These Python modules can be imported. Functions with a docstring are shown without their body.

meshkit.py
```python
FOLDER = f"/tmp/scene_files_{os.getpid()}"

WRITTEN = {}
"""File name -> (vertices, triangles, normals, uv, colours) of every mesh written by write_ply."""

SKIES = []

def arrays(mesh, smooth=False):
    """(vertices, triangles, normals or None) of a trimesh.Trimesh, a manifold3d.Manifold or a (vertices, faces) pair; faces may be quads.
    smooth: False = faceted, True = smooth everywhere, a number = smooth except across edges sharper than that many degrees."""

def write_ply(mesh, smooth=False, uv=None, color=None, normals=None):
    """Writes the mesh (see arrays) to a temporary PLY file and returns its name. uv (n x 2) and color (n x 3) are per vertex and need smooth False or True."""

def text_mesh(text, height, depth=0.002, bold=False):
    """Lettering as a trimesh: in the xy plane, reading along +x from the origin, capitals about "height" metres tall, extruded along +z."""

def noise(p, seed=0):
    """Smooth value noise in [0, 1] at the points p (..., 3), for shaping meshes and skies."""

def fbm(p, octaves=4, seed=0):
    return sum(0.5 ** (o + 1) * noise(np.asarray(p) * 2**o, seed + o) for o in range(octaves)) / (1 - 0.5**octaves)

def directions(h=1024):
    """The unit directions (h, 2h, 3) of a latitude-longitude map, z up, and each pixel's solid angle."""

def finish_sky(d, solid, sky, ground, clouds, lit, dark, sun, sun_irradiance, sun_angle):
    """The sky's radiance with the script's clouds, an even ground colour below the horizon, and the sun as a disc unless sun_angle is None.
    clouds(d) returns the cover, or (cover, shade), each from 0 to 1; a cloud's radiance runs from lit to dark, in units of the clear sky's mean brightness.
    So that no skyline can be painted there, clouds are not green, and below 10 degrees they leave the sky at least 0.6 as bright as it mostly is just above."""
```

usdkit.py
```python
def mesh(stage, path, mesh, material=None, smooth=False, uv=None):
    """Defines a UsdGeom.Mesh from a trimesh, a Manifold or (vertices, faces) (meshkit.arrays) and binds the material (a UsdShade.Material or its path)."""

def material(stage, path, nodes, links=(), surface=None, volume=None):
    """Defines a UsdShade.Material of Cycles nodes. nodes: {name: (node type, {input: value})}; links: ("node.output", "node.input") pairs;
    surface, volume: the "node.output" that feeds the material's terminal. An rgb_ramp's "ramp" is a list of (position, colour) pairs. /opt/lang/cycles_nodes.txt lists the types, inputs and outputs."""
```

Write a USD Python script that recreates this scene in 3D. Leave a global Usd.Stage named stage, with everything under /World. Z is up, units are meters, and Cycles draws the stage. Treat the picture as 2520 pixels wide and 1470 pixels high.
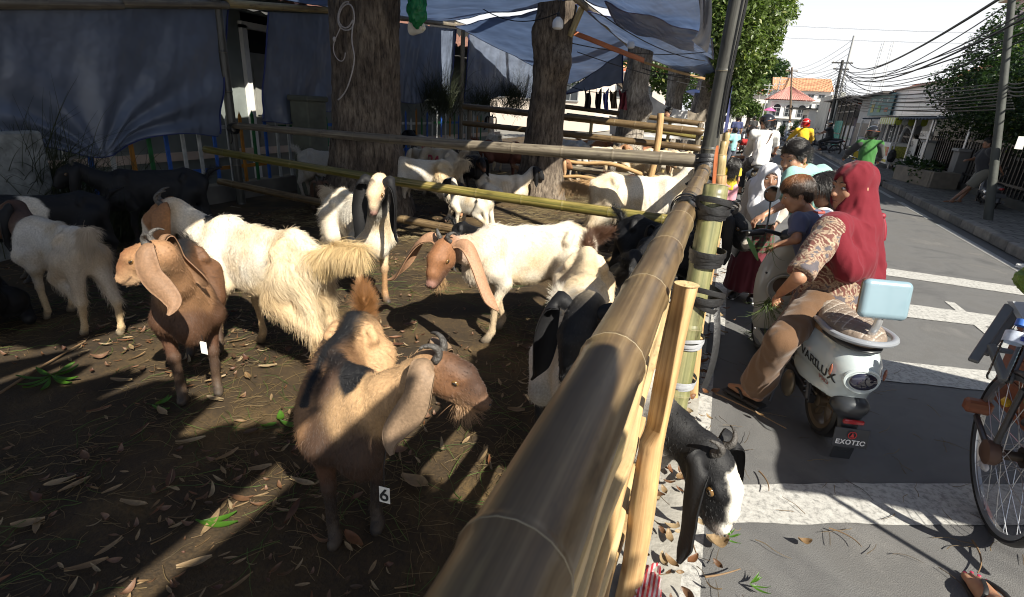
import math, random
import numpy as np, trimesh
import usdkit, meshkit
from pxr import Usd, UsdGeom, UsdShade, UsdLux, Gf, Sdf, Vt
from scipy.spatial import cKDTree

stage = Usd.Stage.CreateInMemory()
UsdGeom.SetStageUpAxis(stage, 'Z'); UsdGeom.SetStageMetersPerUnit(stage, 1.0)
UsdGeom.Xform.Define(stage, '/World'); UsdGeom.Scope.Define(stage, '/World/Looks')
RNG = np.random.default_rng(7); random.seed(7)
def V(*a): return np.array(a if len(a) > 1 else a[0], float)
def unit(v): v = np.asarray(v, float); return v / (np.linalg.norm(v) + 1e-12)

# ---------------------------------------------------------------- camera, sky, sun
EYE, FPX, ROLL, TH, AZ = 1.55, 1290.0, math.radians(3.5), math.radians(20.403), math.radians(20.209)
EXPOSURE = 1.12
_c, _s = math.cos(ROLL), math.sin(ROLL)
R0 = V(math.cos(AZ), math.sin(AZ), 0); U0 = V(-math.sin(AZ)*math.sin(TH), math.cos(AZ)*math.sin(TH), math.cos(TH))
CR, CU = _c*R0 + _s*U0, -_s*R0 + _c*U0; CB = np.cross(CR, CU)
cam = UsdGeom.Camera.Define(stage, '/World/camera')
cam.CreateHorizontalApertureAttr(36.0); cam.CreateVerticalApertureAttr(36.0*597/1024)
cam.CreateFocalLengthAttr(36.0*FPX/2520); cam.CreateExposureAttr(EXPOSURE)
cam.CreateClippingRangeAttr(Gf.Vec2f(0.05, 3000))
cam.CreateFStopAttr(8.0); cam.CreateFocusDistanceAttr(3.6)
UsdGeom.Xformable(cam).AddTransformOp().Set(Gf.Matrix4d(*CR, 0, *CU, 0, *CB, 0, 0, 0, EYE, 1))
SUN_AZ, SUN_EL = math.atan2(0.80, -0.60), math.radians(42)
SUN = V(math.sin(SUN_AZ)*math.cos(SUN_EL), math.cos(SUN_AZ)*math.cos(SUN_EL), math.sin(SUN_EL))
sun = UsdLux.DistantLight.Define(stage, '/World/sun')
sun.CreateIntensityAttr(1.25); sun.CreateAngleAttr(0.5); sun.CreateColorAttr(Gf.Vec3f(1.0, .94, .82))
sun.GetPrim().CreateAttribute('inputs:normalize', Sdf.ValueTypeNames.Bool).Set(True)
_z = SUN; _x = unit(np.cross(V(0, 0, 1), _z)); _y = np.cross(_z, _x)
UsdGeom.Xformable(sun).AddTransformOp().Set(Gf.Matrix4d(*_x, 0, *_y, 0, *_z, 0, 0, 0, 30, 1))
sky = UsdLux.DomeLight.Define(stage, '/World/sky')
sky.GetPrim().SetCustomDataByKey('kind', 'structure')
skym = usdkit.material(stage, '/World/Looks/sky_air', {
    'sky': ('sky_texture', {'sky_type': 'single_scattering', 'sun_disc': False, 'sun_elevation': SUN_EL, 'sun_rotation': SUN_AZ, 'aerosol_density': 1.0}),
    'tc': ('texture_coordinate', {}),
    'sx': ('separate_xyz', {}), 'r': ('rgb_ramp', {'ramp': [(0.0, (1, 1, 1)), (.15, (.88, .88, .88)), (.35, (.25, .25, .25)), (.7, (.08, .08, .08)), (1, (.03, .03, .03))]}),
    'mx': ('mix', {'mix_type': 'mix', 'color2': (10.2, 10.3, 10.5)}),
    'bg': ('background_shader', {'strength': 0.05})},
    [('tc.generated', 'sx.vector'), ('sx.z', 'r.fac'), ('r.color', 'mx.fac'), ('sky.color', 'mx.color1'), ('mx.color', 'bg.color')], surface='bg.background')
UsdShade.MaterialBindingAPI.Apply(sky.GetPrim()).Bind(skym)

# ---------------------------------------------------------------- pixel rays of the photograph (2520 wide)
def ray(px, py):
    return (CR*(px-1260) + CU*(735-py) - CB*FPX)/FPX
def P(px, py, z=0.0): r = ray(px, py); return V(0, 0, EYE) + r*(z-EYE)/r[2]
def D(px, py, d): return V(0, 0, EYE) + ray(px, py)*d
def AX(px, py, x): r = ray(px, py); return V(0, 0, EYE) + r*x/r[0]
def AY(px, py, y): r = ray(px, py); return V(0, 0, EYE) + r*y/r[1]

# ---------------------------------------------------------------- scene helpers
_used = {}
def fresh(parent, name):
    k = parent + '/' + name; n = _used.get(k, -1) + 1; _used[k] = n
    return name if n == 0 else '%s_%03d' % (name, n)
def ppath(parent):
    if parent is None: return '/World'
    return str(parent.GetPath()) if hasattr(parent, 'GetPath') else parent
def tag(o, label=None, cat=None, group=None, kind=None):
    p = o if isinstance(o, Usd.Prim) else o.GetPrim()
    for k, v in (('label', label), ('category', cat), ('group', group), ('kind', kind)):
        if v: p.SetCustomDataByKey(k, v)
    return p
def thing(name, label, cat, loc=(0, 0, 0), rz=0.0, group=None, scale=None):
    p = '/World/' + fresh('/World', name)
    x = UsdGeom.Xform.Define(stage, p); x.AddTranslateOp().Set(Gf.Vec3d(*map(float, loc)))
    if rz: x.AddRotateZOp().Set(math.degrees(rz))
    if scale: x.AddScaleOp().Set(Gf.Vec3f(scale, scale, scale))
    return tag(x, label, cat, group)
def copy(root, loc, rz, label, cat=None, group=None, name=None, scale=None):
    was = root.GetCustomData()
    base = name or ''.join(root.GetName()).rstrip('0123456789').rstrip('_')
    r = thing(base, label, cat or was['category'], loc, rz, group or was.get('group'), scale)
    r.GetReferences().AddInternalReference(root.GetPath()); r.SetInstanceable(True)
    return r
def add(name, mesh, mat, parent=None, smooth=35, col=None, uv=None, label=None, kind=None):
    pp = ppath(parent); path = pp + '/' + fresh(pp, name)
    if col is not None or uv is not None: smooth = True if smooth else False
    m = usdkit.mesh(stage, path, mesh, mat, smooth=smooth, uv=uv)
    if col is not None:
        pv = UsdGeom.PrimvarsAPI(m).CreatePrimvar('coat', Sdf.ValueTypeNames.Color3fArray, 'vertex')
        pv.Set(Vt.Vec3fArray.FromNumpy(np.asarray(col, np.float32)))
    m.CreateDoubleSidedAttr(True)
    return tag(m, label, None, None, kind)
def xform(name, parent, label=None):
    pp = ppath(parent); path = pp + '/' + fresh(pp, name)
    return tag(UsdGeom.Xform.Define(stage, path), label)
def struct(name, mesh, mat, smooth=False, **k): return tag(add(name, mesh, mat, None, smooth, **k), kind='structure')
def curves(name, pts, counts, widths, mat, parent, col=None, kind=None):
    pp = ppath(parent); path = pp + '/' + fresh(pp, name)
    c = UsdGeom.BasisCurves.Define(stage, path)
    c.CreateTypeAttr('linear'); c.CreatePointsAttr(Vt.Vec3fArray.FromNumpy(np.asarray(pts, np.float32)))
    c.CreateCurveVertexCountsAttr(Vt.IntArray.FromNumpy(np.asarray(counts, np.int32)))
    c.CreateWidthsAttr(Vt.FloatArray.FromNumpy(np.asarray(widths, np.float32))); c.SetWidthsInterpolation('vertex')
    if col is not None:
        pv = UsdGeom.PrimvarsAPI(c).CreatePrimvar('coat', Sdf.ValueTypeNames.Color3fArray, 'uniform')
        pv.Set(Vt.Vec3fArray.FromNumpy(np.asarray(col, np.float32)))
    UsdShade.MaterialBindingAPI.Apply(c.GetPrim()).Bind(mat)
    return tag(c, kind=kind)

# ---------------------------------------------------------------- materials
_mats = {}
def mk(name, *a, **k): return usdkit.material(stage, '/World/Looks/' + fresh('/World/Looks', name), *a, **k)
def pm(col, rough=.6, var=.12, scale=12, bump=0.0, bscale=60, metal=0.0, coat=0.0, spec=None, stretch=None, name='paint', trans=0.0):
    key = (tuple(np.round(col, 4)), rough, var, scale, bump, bscale, metal, coat, spec, stretch, trans)
    if key in _mats: return _mats[key]
    c = V(col); n = {'tc': ('texture_coordinate', {}), 'n': ('noise_texture', {'scale': float(scale), 'detail': 5.0, 'roughness': .6}),
        'r': ('rgb_ramp', {'ramp': [(.25, tuple(c*(1-var))), (.5, tuple(c)), (.75, tuple(np.minimum(c*(1+var), 1)))]}),
        'p': ('principled_bsdf', {'roughness': float(rough), 'metallic': float(metal)})}
    l = [('n.fac', 'r.fac'), ('r.color', 'p.base_color')]
    if stretch:
        n['mp'] = ('mapping', {'scale': tuple(map(float, stretch))}); l += [('tc.object', 'mp.vector'), ('mp.vector', 'n.vector')]
    else: l.append(('tc.object', 'n.vector'))
    if coat: n['p'][1].update(coat_weight=float(coat), coat_roughness=.06)
    if spec is not None: n['p'][1].update(specular_ior_level=float(spec))
    if bump:
        n['n2'] = ('noise_texture', {'scale': float(bscale), 'detail': 4.0}); n['b'] = ('bump', {'strength': float(min(bump, 1)), 'distance': .01})
        l += [('mp.vector' if stretch else 'tc.object', 'n2.vector'), ('n2.fac', 'b.height'), ('b.normal', 'p.normal')]
    out = 'p.BSDF'
    if trans:
        n['t'] = ('translucent_bsdf', {}); n['m'] = ('mix_closure', {'fac': float(trans)})
        l += [('r.color', 't.color'), ('p.BSDF', 'm.closure1'), ('t.BSDF', 'm.closure2')]; out = 'm.closure'
    _mats[key] = mk(name, n, l, surface=out); return _mats[key]
def vcol(rough=.75, nscale=60, var=.25, bump=.3, stretch=(1, 1, 1), name='coat', sheen=0.0, trans=0.0):
    n = {'a': ('attribute', {'attribute': 'coat'}), 'tc': ('texture_coordinate', {}), 'mp': ('mapping', {'scale': tuple(map(float, stretch))}),
         'n': ('noise_texture', {'scale': float(nscale), 'detail': 4.0, 'roughness': .65}),
         'r': ('rgb_ramp', {'ramp': [(.3, (1-var,)*3), (.7, (1+var,)*3)]}),
         'm': ('mix', {'mix_type': 'multiply', 'fac': 1.0}), 'b': ('bump', {'strength': float(bump), 'distance': .006}),
         'p': ('principled_bsdf', {'roughness': float(rough), 'sheen_weight': float(sheen), 'specular_ior_level': .3})}
    l = [('tc.object', 'mp.vector'), ('mp.vector', 'n.vector'), ('n.fac', 'r.fac'), ('a.color', 'm.color1'), ('r.color', 'm.color2'), ('m.color', 'p.base_color'),
         ('n.fac', 'b.height'), ('b.normal', 'p.normal')]
    out = 'p.BSDF'
    if trans:
        n['t'] = ('translucent_bsdf', {}); n['mm'] = ('mix_closure', {'fac': float(trans)})
        l += [('m.color', 't.color'), ('p.BSDF', 'mm.closure1'), ('t.BSDF', 'mm.closure2')]; out = 'mm.closure'
    return mk(name, n, l, surface=out)
M_COAT = vcol(.62, 90, .22, .35, (1, 1, 1), 'goat_coat')
M_FUR = mk('goat_fur', {'a': ('attribute', {'attribute': 'coat'}), 'p': ('principled_bsdf', {'roughness': .45})}, [('a.color', 'p.base_color')], surface='p.BSDF')
M_SKIN = mk('skin', {'a': ('attribute', {'attribute': 'coat'}), 'tc': ('texture_coordinate', {}), 'n': ('noise_texture', {'scale': 25.0, 'detail': 4.0}),
    'r': ('rgb_ramp', {'ramp': [(.3, (.85, .82, .8)), (.7, (1.1, 1.1, 1.1))]}), 'm': ('mix', {'mix_type': 'multiply', 'fac': 1.0}),
    'p': ('principled_bsdf', {'roughness': .48, 'subsurface_weight': .12, 'subsurface_scale': .01})},
    [('tc.object', 'n.vector'), ('n.fac', 'r.fac'), ('a.color', 'm.color1'), ('r.color', 'm.color2'), ('m.color', 'p.base_color')], surface='p.BSDF')
M_CLOTH = vcol(.85, 180, .10, .25, (1, 1, 1), 'cloth', .2)
M_BLACK = pm((.012, .012, .013), .45, .2, 20, name='black_rubber')
M_DARKMETAL = pm((.06, .06, .065), .4, .2, 20, metal=.6, name='dark_metal')
M_STEEL = pm((.55, .56, .58), .28, .1, 20, metal=.9, name='steel')

fbm_ = lambda p: meshkit.fbm(p, 2)
# ---------------------------------------------------------------- mesh helpers
def cat(ms): return trimesh.util.concatenate([m for m in ms if m is not None])
def box(c, s, rz=0.0, bev=0.0, R=None):
    m = trimesh.creation.box(s)
    if bev:
        sx, sy, sz = [max(v - 2*bev, 1e-4) for v in s]
        pts = []
        for a in (-1, 1):
            for b in (-1, 1):
                for c_ in (-1, 1):
                    q = V(a*sx/2, b*sy/2, c_*sz/2)
                    for ax in range(3):
                        e = q.copy(); e[ax] += (a, b, c_)[ax]*bev; pts.append(e)
        m = trimesh.convex.convex_hull(np.array(pts))
    if R is not None: m.apply_transform(np.vstack([np.hstack([R, np.zeros((3, 1))]), [0, 0, 0, 1]]))
    elif rz: m.apply_transform(trimesh.transformations.rotation_matrix(rz, [0, 0, 1]))
    m.apply_translation(c); return m
def boxes(l): return cat([box(*a) for a in l])
def beam(a, b, w, h, up=(0, 0, 1), bev=0.004):
    a, b = V(a), V(b); x = unit(b-a); y = unit(np.cross(up, x)); z = np.cross(x, y)
    return box((a+b)/2, (np.linalg.norm(b-a), w, h), R=np.stack([x, y, z], 1), bev=bev)
def quad(a, b, c, d): return trimesh.Trimesh([a, b, c, d], [[0, 1, 2], [0, 2, 3]], process=False)
def frames(p):
    p = np.asarray(p, float); t = np.gradient(p, axis=0); t /= np.linalg.norm(t, axis=1, keepdims=True) + 1e-12
    r = V(0, 0, 1) if abs(t[0][2]) < .9 else V(0, 1, 0)
    a = [unit(np.cross(r, t[0]))]
    for i in range(1, len(p)):
        v = a[-1] - t[i]*(a[-1] @ t[i]); a.append(unit(v))
    a = np.array(a); return t, a, np.cross(t, a)
def tube(p, r, sides=10, cap=True, uv=False, flat=1.0):
    p = np.asarray(p, float); r = np.broadcast_to(r, (len(p),)); t, a, b = frames(p); n = sides + (1 if uv else 0)
    an = np.arange(n)*2*np.pi/sides
    v = p[:, None] + r[:, None, None]*(np.cos(an)[None, :, None]*a[:, None] + flat*np.sin(an)[None, :, None]*b[:, None])
    v = v.reshape(-1, 3); f = []
    i, j = np.meshgrid(np.arange(len(p)-1), np.arange(sides), indexing='ij'); j2 = j+1 if uv else (j+1) % sides
    q = np.stack([i*n+j, i*n+j2, (i+1)*n+j2, (i+1)*n+j], -1).reshape(-1, 4)
    f = np.vstack([q[:, [0, 1, 2]], q[:, [0, 2, 3]]])
    if cap:
        k = len(v); v = np.vstack([v, p[0], p[-1]]); e = (len(p)-1)*n
        jj = np.arange(sides); j3 = jj+1 if uv else (jj+1) % sides
        f = np.vstack([f, np.stack([np.full(sides, k), j3, jj], 1), np.stack([np.full(sides, k+1), e+jj, e+j3], 1)])
    m = trimesh.Trimesh(v, f, process=False)
    if uv:
        L = np.concatenate([[0], np.cumsum(np.linalg.norm(np.diff(p, axis=0), axis=1))])
        u = np.stack(np.meshgrid(L, np.arange(n)/sides, indexing='ij'), -1).reshape(-1, 2)
        if cap: u = np.vstack([u, [L[0], .5], [L[-1], .5]])
        return m, u
    return m
def spline(p, n=24):
    from scipy.interpolate import CubicSpline
    p = np.asarray(p, float)
    if len(p) == 2: return p[0] + (p[1]-p[0])*np.linspace(0, 1, n)[:, None]
    s = np.concatenate([[0], np.cumsum(np.linalg.norm(np.diff(p, axis=0), axis=1))])
    return CubicSpline(s, p)(np.linspace(0, s[-1], n))
def lathe(prof, n=24, axis='z'):
    m = trimesh.creation.revolve(np.asarray(prof, float), sections=n)
    if axis == 'x': m.apply_transform(trimesh.transformations.rotation_matrix(np.pi/2, [0, 1, 0]))
    if axis == 'y': m.apply_transform(trimesh.transformations.rotation_matrix(np.pi/2, [1, 0, 0]))
    return m
def moved(m, t=(0, 0, 0), R=None, rz=0.0, s=None):
    m = m.copy()
    if s is not None: m.vertices = m.vertices*np.asarray(s)
    if R is not None: m.vertices = m.vertices @ np.asarray(R).T
    if rz: m.vertices = m.vertices @ rotz(rz).T
    m.apply_translation(t); return m
def rotz(a): return V([[math.cos(a), -math.sin(a), 0], [math.sin(a), math.cos(a), 0], [0, 0, 1]])
def rotx(a): return V([[1, 0, 0], [0, math.cos(a), -math.sin(a)], [0, math.sin(a), math.cos(a)]])
def roty(a): return V([[math.cos(a), 0, math.sin(a)], [0, 1, 0], [-math.sin(a), 0, math.cos(a)]])
def gridmesh(nu, nv, fn):
    u, v = np.meshgrid(np.linspace(0, 1, nu), np.linspace(0, 1, nv), indexing='ij')
    p = fn(u, v).reshape(-1, 3); i, j = np.meshgrid(np.arange(nu-1), np.arange(nv-1), indexing='ij')
    q = np.stack([i*nv+j, (i+1)*nv+j, (i+1)*nv+j+1, i*nv+j+1], -1).reshape(-1, 4)
    return trimesh.Trimesh(p, np.vstack([q[:, [0, 1, 2]], q[:, [0, 2, 3]]]), process=False), np.stack([u, v], -1).reshape(-1, 2)
def ellip(c, r, sub=2, R=None):
    m = trimesh.creation.icosphere(sub, 1.0); m.vertices = m.vertices*np.asarray(r)
    if R is not None: m.vertices = m.vertices @ np.asarray(R).T
    m.apply_translation(c); return m

# ---------------------------------------------------------------- smooth bodies: blended round cones and ellipsoids, meshed by surface nets
class Body:
    """prims are blended smoothly; each carries a colour, so that the coat or the cloth changes from part to part"""
    def __init__(s): s.p = []; s.cuts = []; s.minus = []
    def cap(s, a, b, ra, rb=None, col=(.5, .5, .5), k=.03, flat=None): s.p.append(('c', V(a), V(b), ra, ra if rb is None else rb, V(col), k, flat)); return s
    def ell(s, c, r, col=(.5, .5, .5), R=None, k=.03): s.p.append(('e', V(c), V(r), np.eye(3) if R is None else np.asarray(R), None, V(col), k, None)); return s
    def chain(s, pts, rs, col, k=.02, flat=None):
        for i in range(len(pts)-1): s.cap(pts[i], pts[i+1], rs[i], rs[i+1], col, k, flat)
        return s
    def cut(s, p, n, R=9.0): s.cuts.append((V(p), unit(n), R)); return s
    def dist(s, pr, x):
        if pr[0] == 'c':
            a, b, ra, rb = pr[1], pr[2], pr[3], pr[4]
            if pr[7] is not None:
                ax, fa = unit(pr[7][0]), pr[7][1]; x = x + ((x-a) @ ax)[..., None]*ax*(fa-1); b = b + ((b-a) @ ax)*ax*(fa-1)
            ab = b-a; t = np.clip(((x-a) @ ab)/(ab @ ab + 1e-12), 0, 1)
            return np.linalg.norm(x-a-t[..., None]*ab, axis=-1) - (ra + (rb-ra)*t)
        q = (x-pr[1]) @ pr[3]; r = pr[2]; k0 = np.linalg.norm(q/r, axis=-1); k1 = np.linalg.norm(q/r**2, axis=-1)
        return np.where(k0 < 1e-6, -r.min(), k0*(k0-1)/(k1+1e-9))
    def bounds(s, pr):
        if pr[0] == 'c':
            f = 1.0 if pr[7] is None else max(1.0, 1/pr[7][1]); r = max(pr[3], pr[4])*f
            return np.minimum(pr[1], pr[2])-r, np.maximum(pr[1], pr[2])+r
        e = np.sqrt(((pr[3]*pr[2])**2).sum(1)); return pr[1]-e, pr[1]+e
    def build(s, h=.012, tau=.012, zmin=None):
        bs = [s.bounds(p) for p in s.p]; pad = 3*h
        lo = np.min([b[0] for b in bs], 0)-pad; hi = np.max([b[1] for b in bs], 0)+pad
        n = np.ceil((hi-lo)/h).astype(int)+1; F = np.full(n, .15)
        ax = [lo[i]+h*np.arange(n[i]) for i in range(3)]
        for p, b in zip(s.p, bs):
            m = p[6]+2*h; i0 = np.maximum(np.floor((b[0]-m-lo)/h).astype(int), 0); i1 = np.minimum(np.ceil((b[1]+m-lo)/h).astype(int)+1, n)
            sl = tuple(slice(i0[i], i1[i]) for i in range(3))
            g = np.stack(np.meshgrid(*[ax[i][sl[i]] for i in range(3)], indexing='ij'), -1); d = s.dist(p, g); o = F[sl]; k = p[6]
            hh = np.clip(.5+.5*(o-d)/k, 0, 1); F[sl] = o*(1-hh)+d*hh-k*hh*(1-hh)
        if s.cuts or s.minus or zmin is not None:
            g = np.stack(np.meshgrid(*ax, indexing='ij'), -1)
            for c, nn, R in s.cuts:
                d = (g-c) @ nn
                F = np.where(((g-c)**2).sum(-1) < R*R, np.maximum(F, d), F)
            for p, k in s.minus: F = np.maximum(F, -s.dist(p, g))
            if zmin is not None: F = np.maximum(F, zmin-g[..., 2])
        F[[0, -1]] = np.maximum(F[[0, -1]], h*.5); F[:, [0, -1]] = np.maximum(F[:, [0, -1]], h*.5); F[:, :, [0, -1]] = np.maximum(F[:, :, [0, -1]], h*.5)
        v, f = nets(F); v = lo+v*h
        return v, f, s.colors(v, tau)
    def colors(s, v, tau):
        D_ = np.stack([s.dist(p, v) for p in s.p], 1); D_ = D_-D_.min(1, keepdims=True); w = np.exp(-D_/tau); w /= w.sum(1, keepdims=True)
        return w @ np.stack([p[5] for p in s.p])
def nets(F):
    neg = F < 0; n = F.shape; c = np.zeros((n[0]-1, n[1]-1, n[2]-1, 3)); cnt = np.zeros(c.shape[:3]); off = list(np.ndindex(2, 2, 2))
    def sub(a, o): return a[o[0]:n[0]-1+o[0], o[1]:n[1]-1+o[1], o[2]:n[2]-1+o[2]]
    tot = sum(sub(neg, o).astype(np.int8) for o in off); act = (tot > 0) & (tot < 8); idx = np.argwhere(act); I = idx.T
    acc = np.zeros((len(idx), 3)); k = np.zeros(len(idx))
    for o in off:
        for a in range(3):
            if o[a]: continue
            o2 = list(o); o2[a] = 1
            f0 = F[I[0]+o[0], I[1]+o[1], I[2]+o[2]]; f1 = F[I[0]+o2[0], I[1]+o2[1], I[2]+o2[2]]
            x = (f0 < 0) != (f1 < 0); t = np.where(x, f0/np.where(x, f0-f1, 1), 0)
            q = np.array(o, float)[None].repeat(len(idx), 0); q[:, a] = t; acc += q*x[:, None]; k += x
    v = idx+acc/k[:, None]; num = np.full(act.shape, -1); num[tuple(I)] = np.arange(len(idx)); fs = []
    for a in range(3):
        b, d = [(1, 2), (2, 0), (0, 1)][a]
        s0 = [slice(None)]*3; s1 = [slice(None)]*3; s0[a] = slice(0, -1); s1[a] = slice(1, None)
        x = neg[tuple(s0)] != neg[tuple(s1)]; e = np.argwhere(x)
        e = e[(e[:, b] > 0) & (e[:, d] > 0) & (e[:, b] < n[b]-1) & (e[:, d] < n[d]-1)]
        if not len(e): continue
        fl = neg[tuple(e.T)]
        def at(db, dd): q = e.copy(); q[:, b] -= db; q[:, d] -= dd; return num[tuple(q.T)]
        Q = np.stack([at(1, 1), at(0, 1), at(0, 0), at(1, 0)], 1); Q = np.where(fl[:, None], Q, Q[:, ::-1]); fs.append(Q)
    q = np.vstack(fs); return v, np.vstack([q[:, [0, 1, 2]], q[:, [0, 2, 3]]])
def normals(v, f):
    n = np.zeros_like(v); c = np.cross(v[f[:, 1]]-v[f[:, 0]], v[f[:, 2]]-v[f[:, 0]])
    for k in range(3): np.add.at(n, f[:, k], c)
    return n/(np.linalg.norm(n, axis=1, keepdims=True)+1e-12)
def smoothv(v, f, it=2, lam=.5):
    e = np.vstack([f[:, [0, 1]], f[:, [1, 2]], f[:, [2, 0]]]); e = np.vstack([e, e[:, ::-1]])
    for _ in range(it):
        s = np.zeros_like(v); c = np.zeros(len(v)); np.add.at(s, e[:, 0], v[e[:, 1]]); np.add.at(c, e[:, 0], 1)
        v = v + lam*(s/np.maximum(c, 1)[:, None]-v)
    return v
def hairs(name, v, f, col, n, length, flow, mat, parent, rng, lift=.35, width=.0016, segs=3, wgt=None, wob=.25, droop=.3, cvar=.18):
    """fur or hair: strands rooted on the triangles of a body, combed along flow"""
    tri = v[f]; ar = np.linalg.norm(np.cross(tri[:, 1]-tri[:, 0], tri[:, 2]-tri[:, 0]), axis=1)
    L = length(v) if callable(length) else np.full(len(v), length)
    w = ar*(L[f].mean(1) > 1e-4)
    if wgt is not None: w = w*wgt(v)[f].mean(1)
    if w.sum() <= 0: return
    k = rng.choice(len(f), n, p=w/w.sum()); b = rng.dirichlet((1, 1, 1), n)
    p0 = (tri[k]*b[..., None]).sum(1); N = normals(v, f); nn = (N[f[k]]*b[..., None]).sum(1); cc = (col[f[k]]*b[..., None]).sum(1); ll = (L[f[k]]*b).sum(1)
    fl = flow(p0) if callable(flow) else np.broadcast_to(flow, p0.shape)
    fl = fl/(np.linalg.norm(fl, axis=1, keepdims=True)+1e-9)+1.1*(np.stack([fbm_(p0*7+q*31) for q in range(3)], 1)-.5); fl = fl-nn*(fl*nn).sum(1, keepdims=True); fl /= np.linalg.norm(fl, axis=1, keepdims=True)+1e-9
    d = fl+nn*lift+rng.normal(0, wob, p0.shape); d /= np.linalg.norm(d, axis=1, keepdims=True)
    ll = ll*rng.uniform(.6, 1.25, n); pts = [p0-nn*.002]; cur = p0
    for s_ in range(segs):
        d = d+V(0, 0, -droop/segs); d /= np.linalg.norm(d, axis=1, keepdims=True); cur = cur+d*(ll/segs)[:, None]; pts.append(cur)
    pts = np.stack(pts, 1).reshape(-1, 3); wd = np.tile(np.linspace(1, .25, segs+1)*width, n)
    cc = np.clip(cc*rng.uniform(1-cvar, 1+cvar, (n, 1)), 0, 1)
    return curves(name, pts, np.full(n, segs+1), wd, mat, parent, cc, kind=None)
# ================================================================ ground, road, pavement
def xk(y): return 3.62+.035*y            # kerb line
def xf(y): return 5.25+.035*y            # building line
def FX(px, py, off=0.0):
    r = ray(px, py); n = V(1, -.035, 0); return V(0, 0, EYE)+r*((5.25+off)/(r @ n))
fbm = meshkit.fbm
m_far = pm((.17, .16, .14), .9, .2, .5, name='far_ground')
g_, _ = gridmesh(40, 40, lambda u, v: np.stack([(u-.5)*1200, (v-.3)*1200, np.full(u.shape, -.06)], -1))
struct('ground', g_, m_far)
m_asph = mk('asphalt', {'tc': ('texture_coordinate', {}), 'n1': ('noise_texture', {'scale': 420.0, 'detail': 3.0, 'roughness': .8}), 'n2': ('noise_texture', {'scale': 1.6, 'detail': 8.0, 'roughness': .65, 'distortion': .5}),
    'v': ('voronoi_texture', {'scale': 260.0}), 'r1': ('rgb_ramp', {'ramp': [(.3, (.085, .085, .086)), (.55, (.112, .111, .109)), (.72, (.16, .158, .154))]}),
    'r2': ('rgb_ramp', {'ramp': [(.28, (.55, .55, .57)), (.42, (.85, .85, .86)), (.5, (1, 1, 1)), (.58, (.9, .89, .88)), (.72, (1.35, 1.32, 1.28))]}), 'm': ('mix', {'mix_type': 'multiply', 'fac': 1.0}),
    'b': ('bump', {'strength': .4, 'distance': .004}), 'p': ('principled_bsdf', {'roughness': .72})},
    [('tc.object', 'n1.vector'), ('tc.object', 'n2.vector'), ('tc.object', 'v.vector'), ('n1.fac', 'r1.fac'), ('n2.fac', 'r2.fac'), ('r1.color', 'm.color1'), ('r2.color', 'm.color2'), ('m.color', 'p.base_color'),
     ('v.distance', 'b.height'), ('b.normal', 'p.normal')], surface='p.BSDF')
rd, _ = gridmesh(30, 120, lambda u, v: np.stack([.02+(xk(-4+v*124)-.02)*u, -4+v*124, .012*np.sin(u*np.pi)+.003*fbm(np.stack([u*5, v*120, v*0], -1), 3)-.012], -1))
struct('road', rd, m_asph, True)
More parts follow.
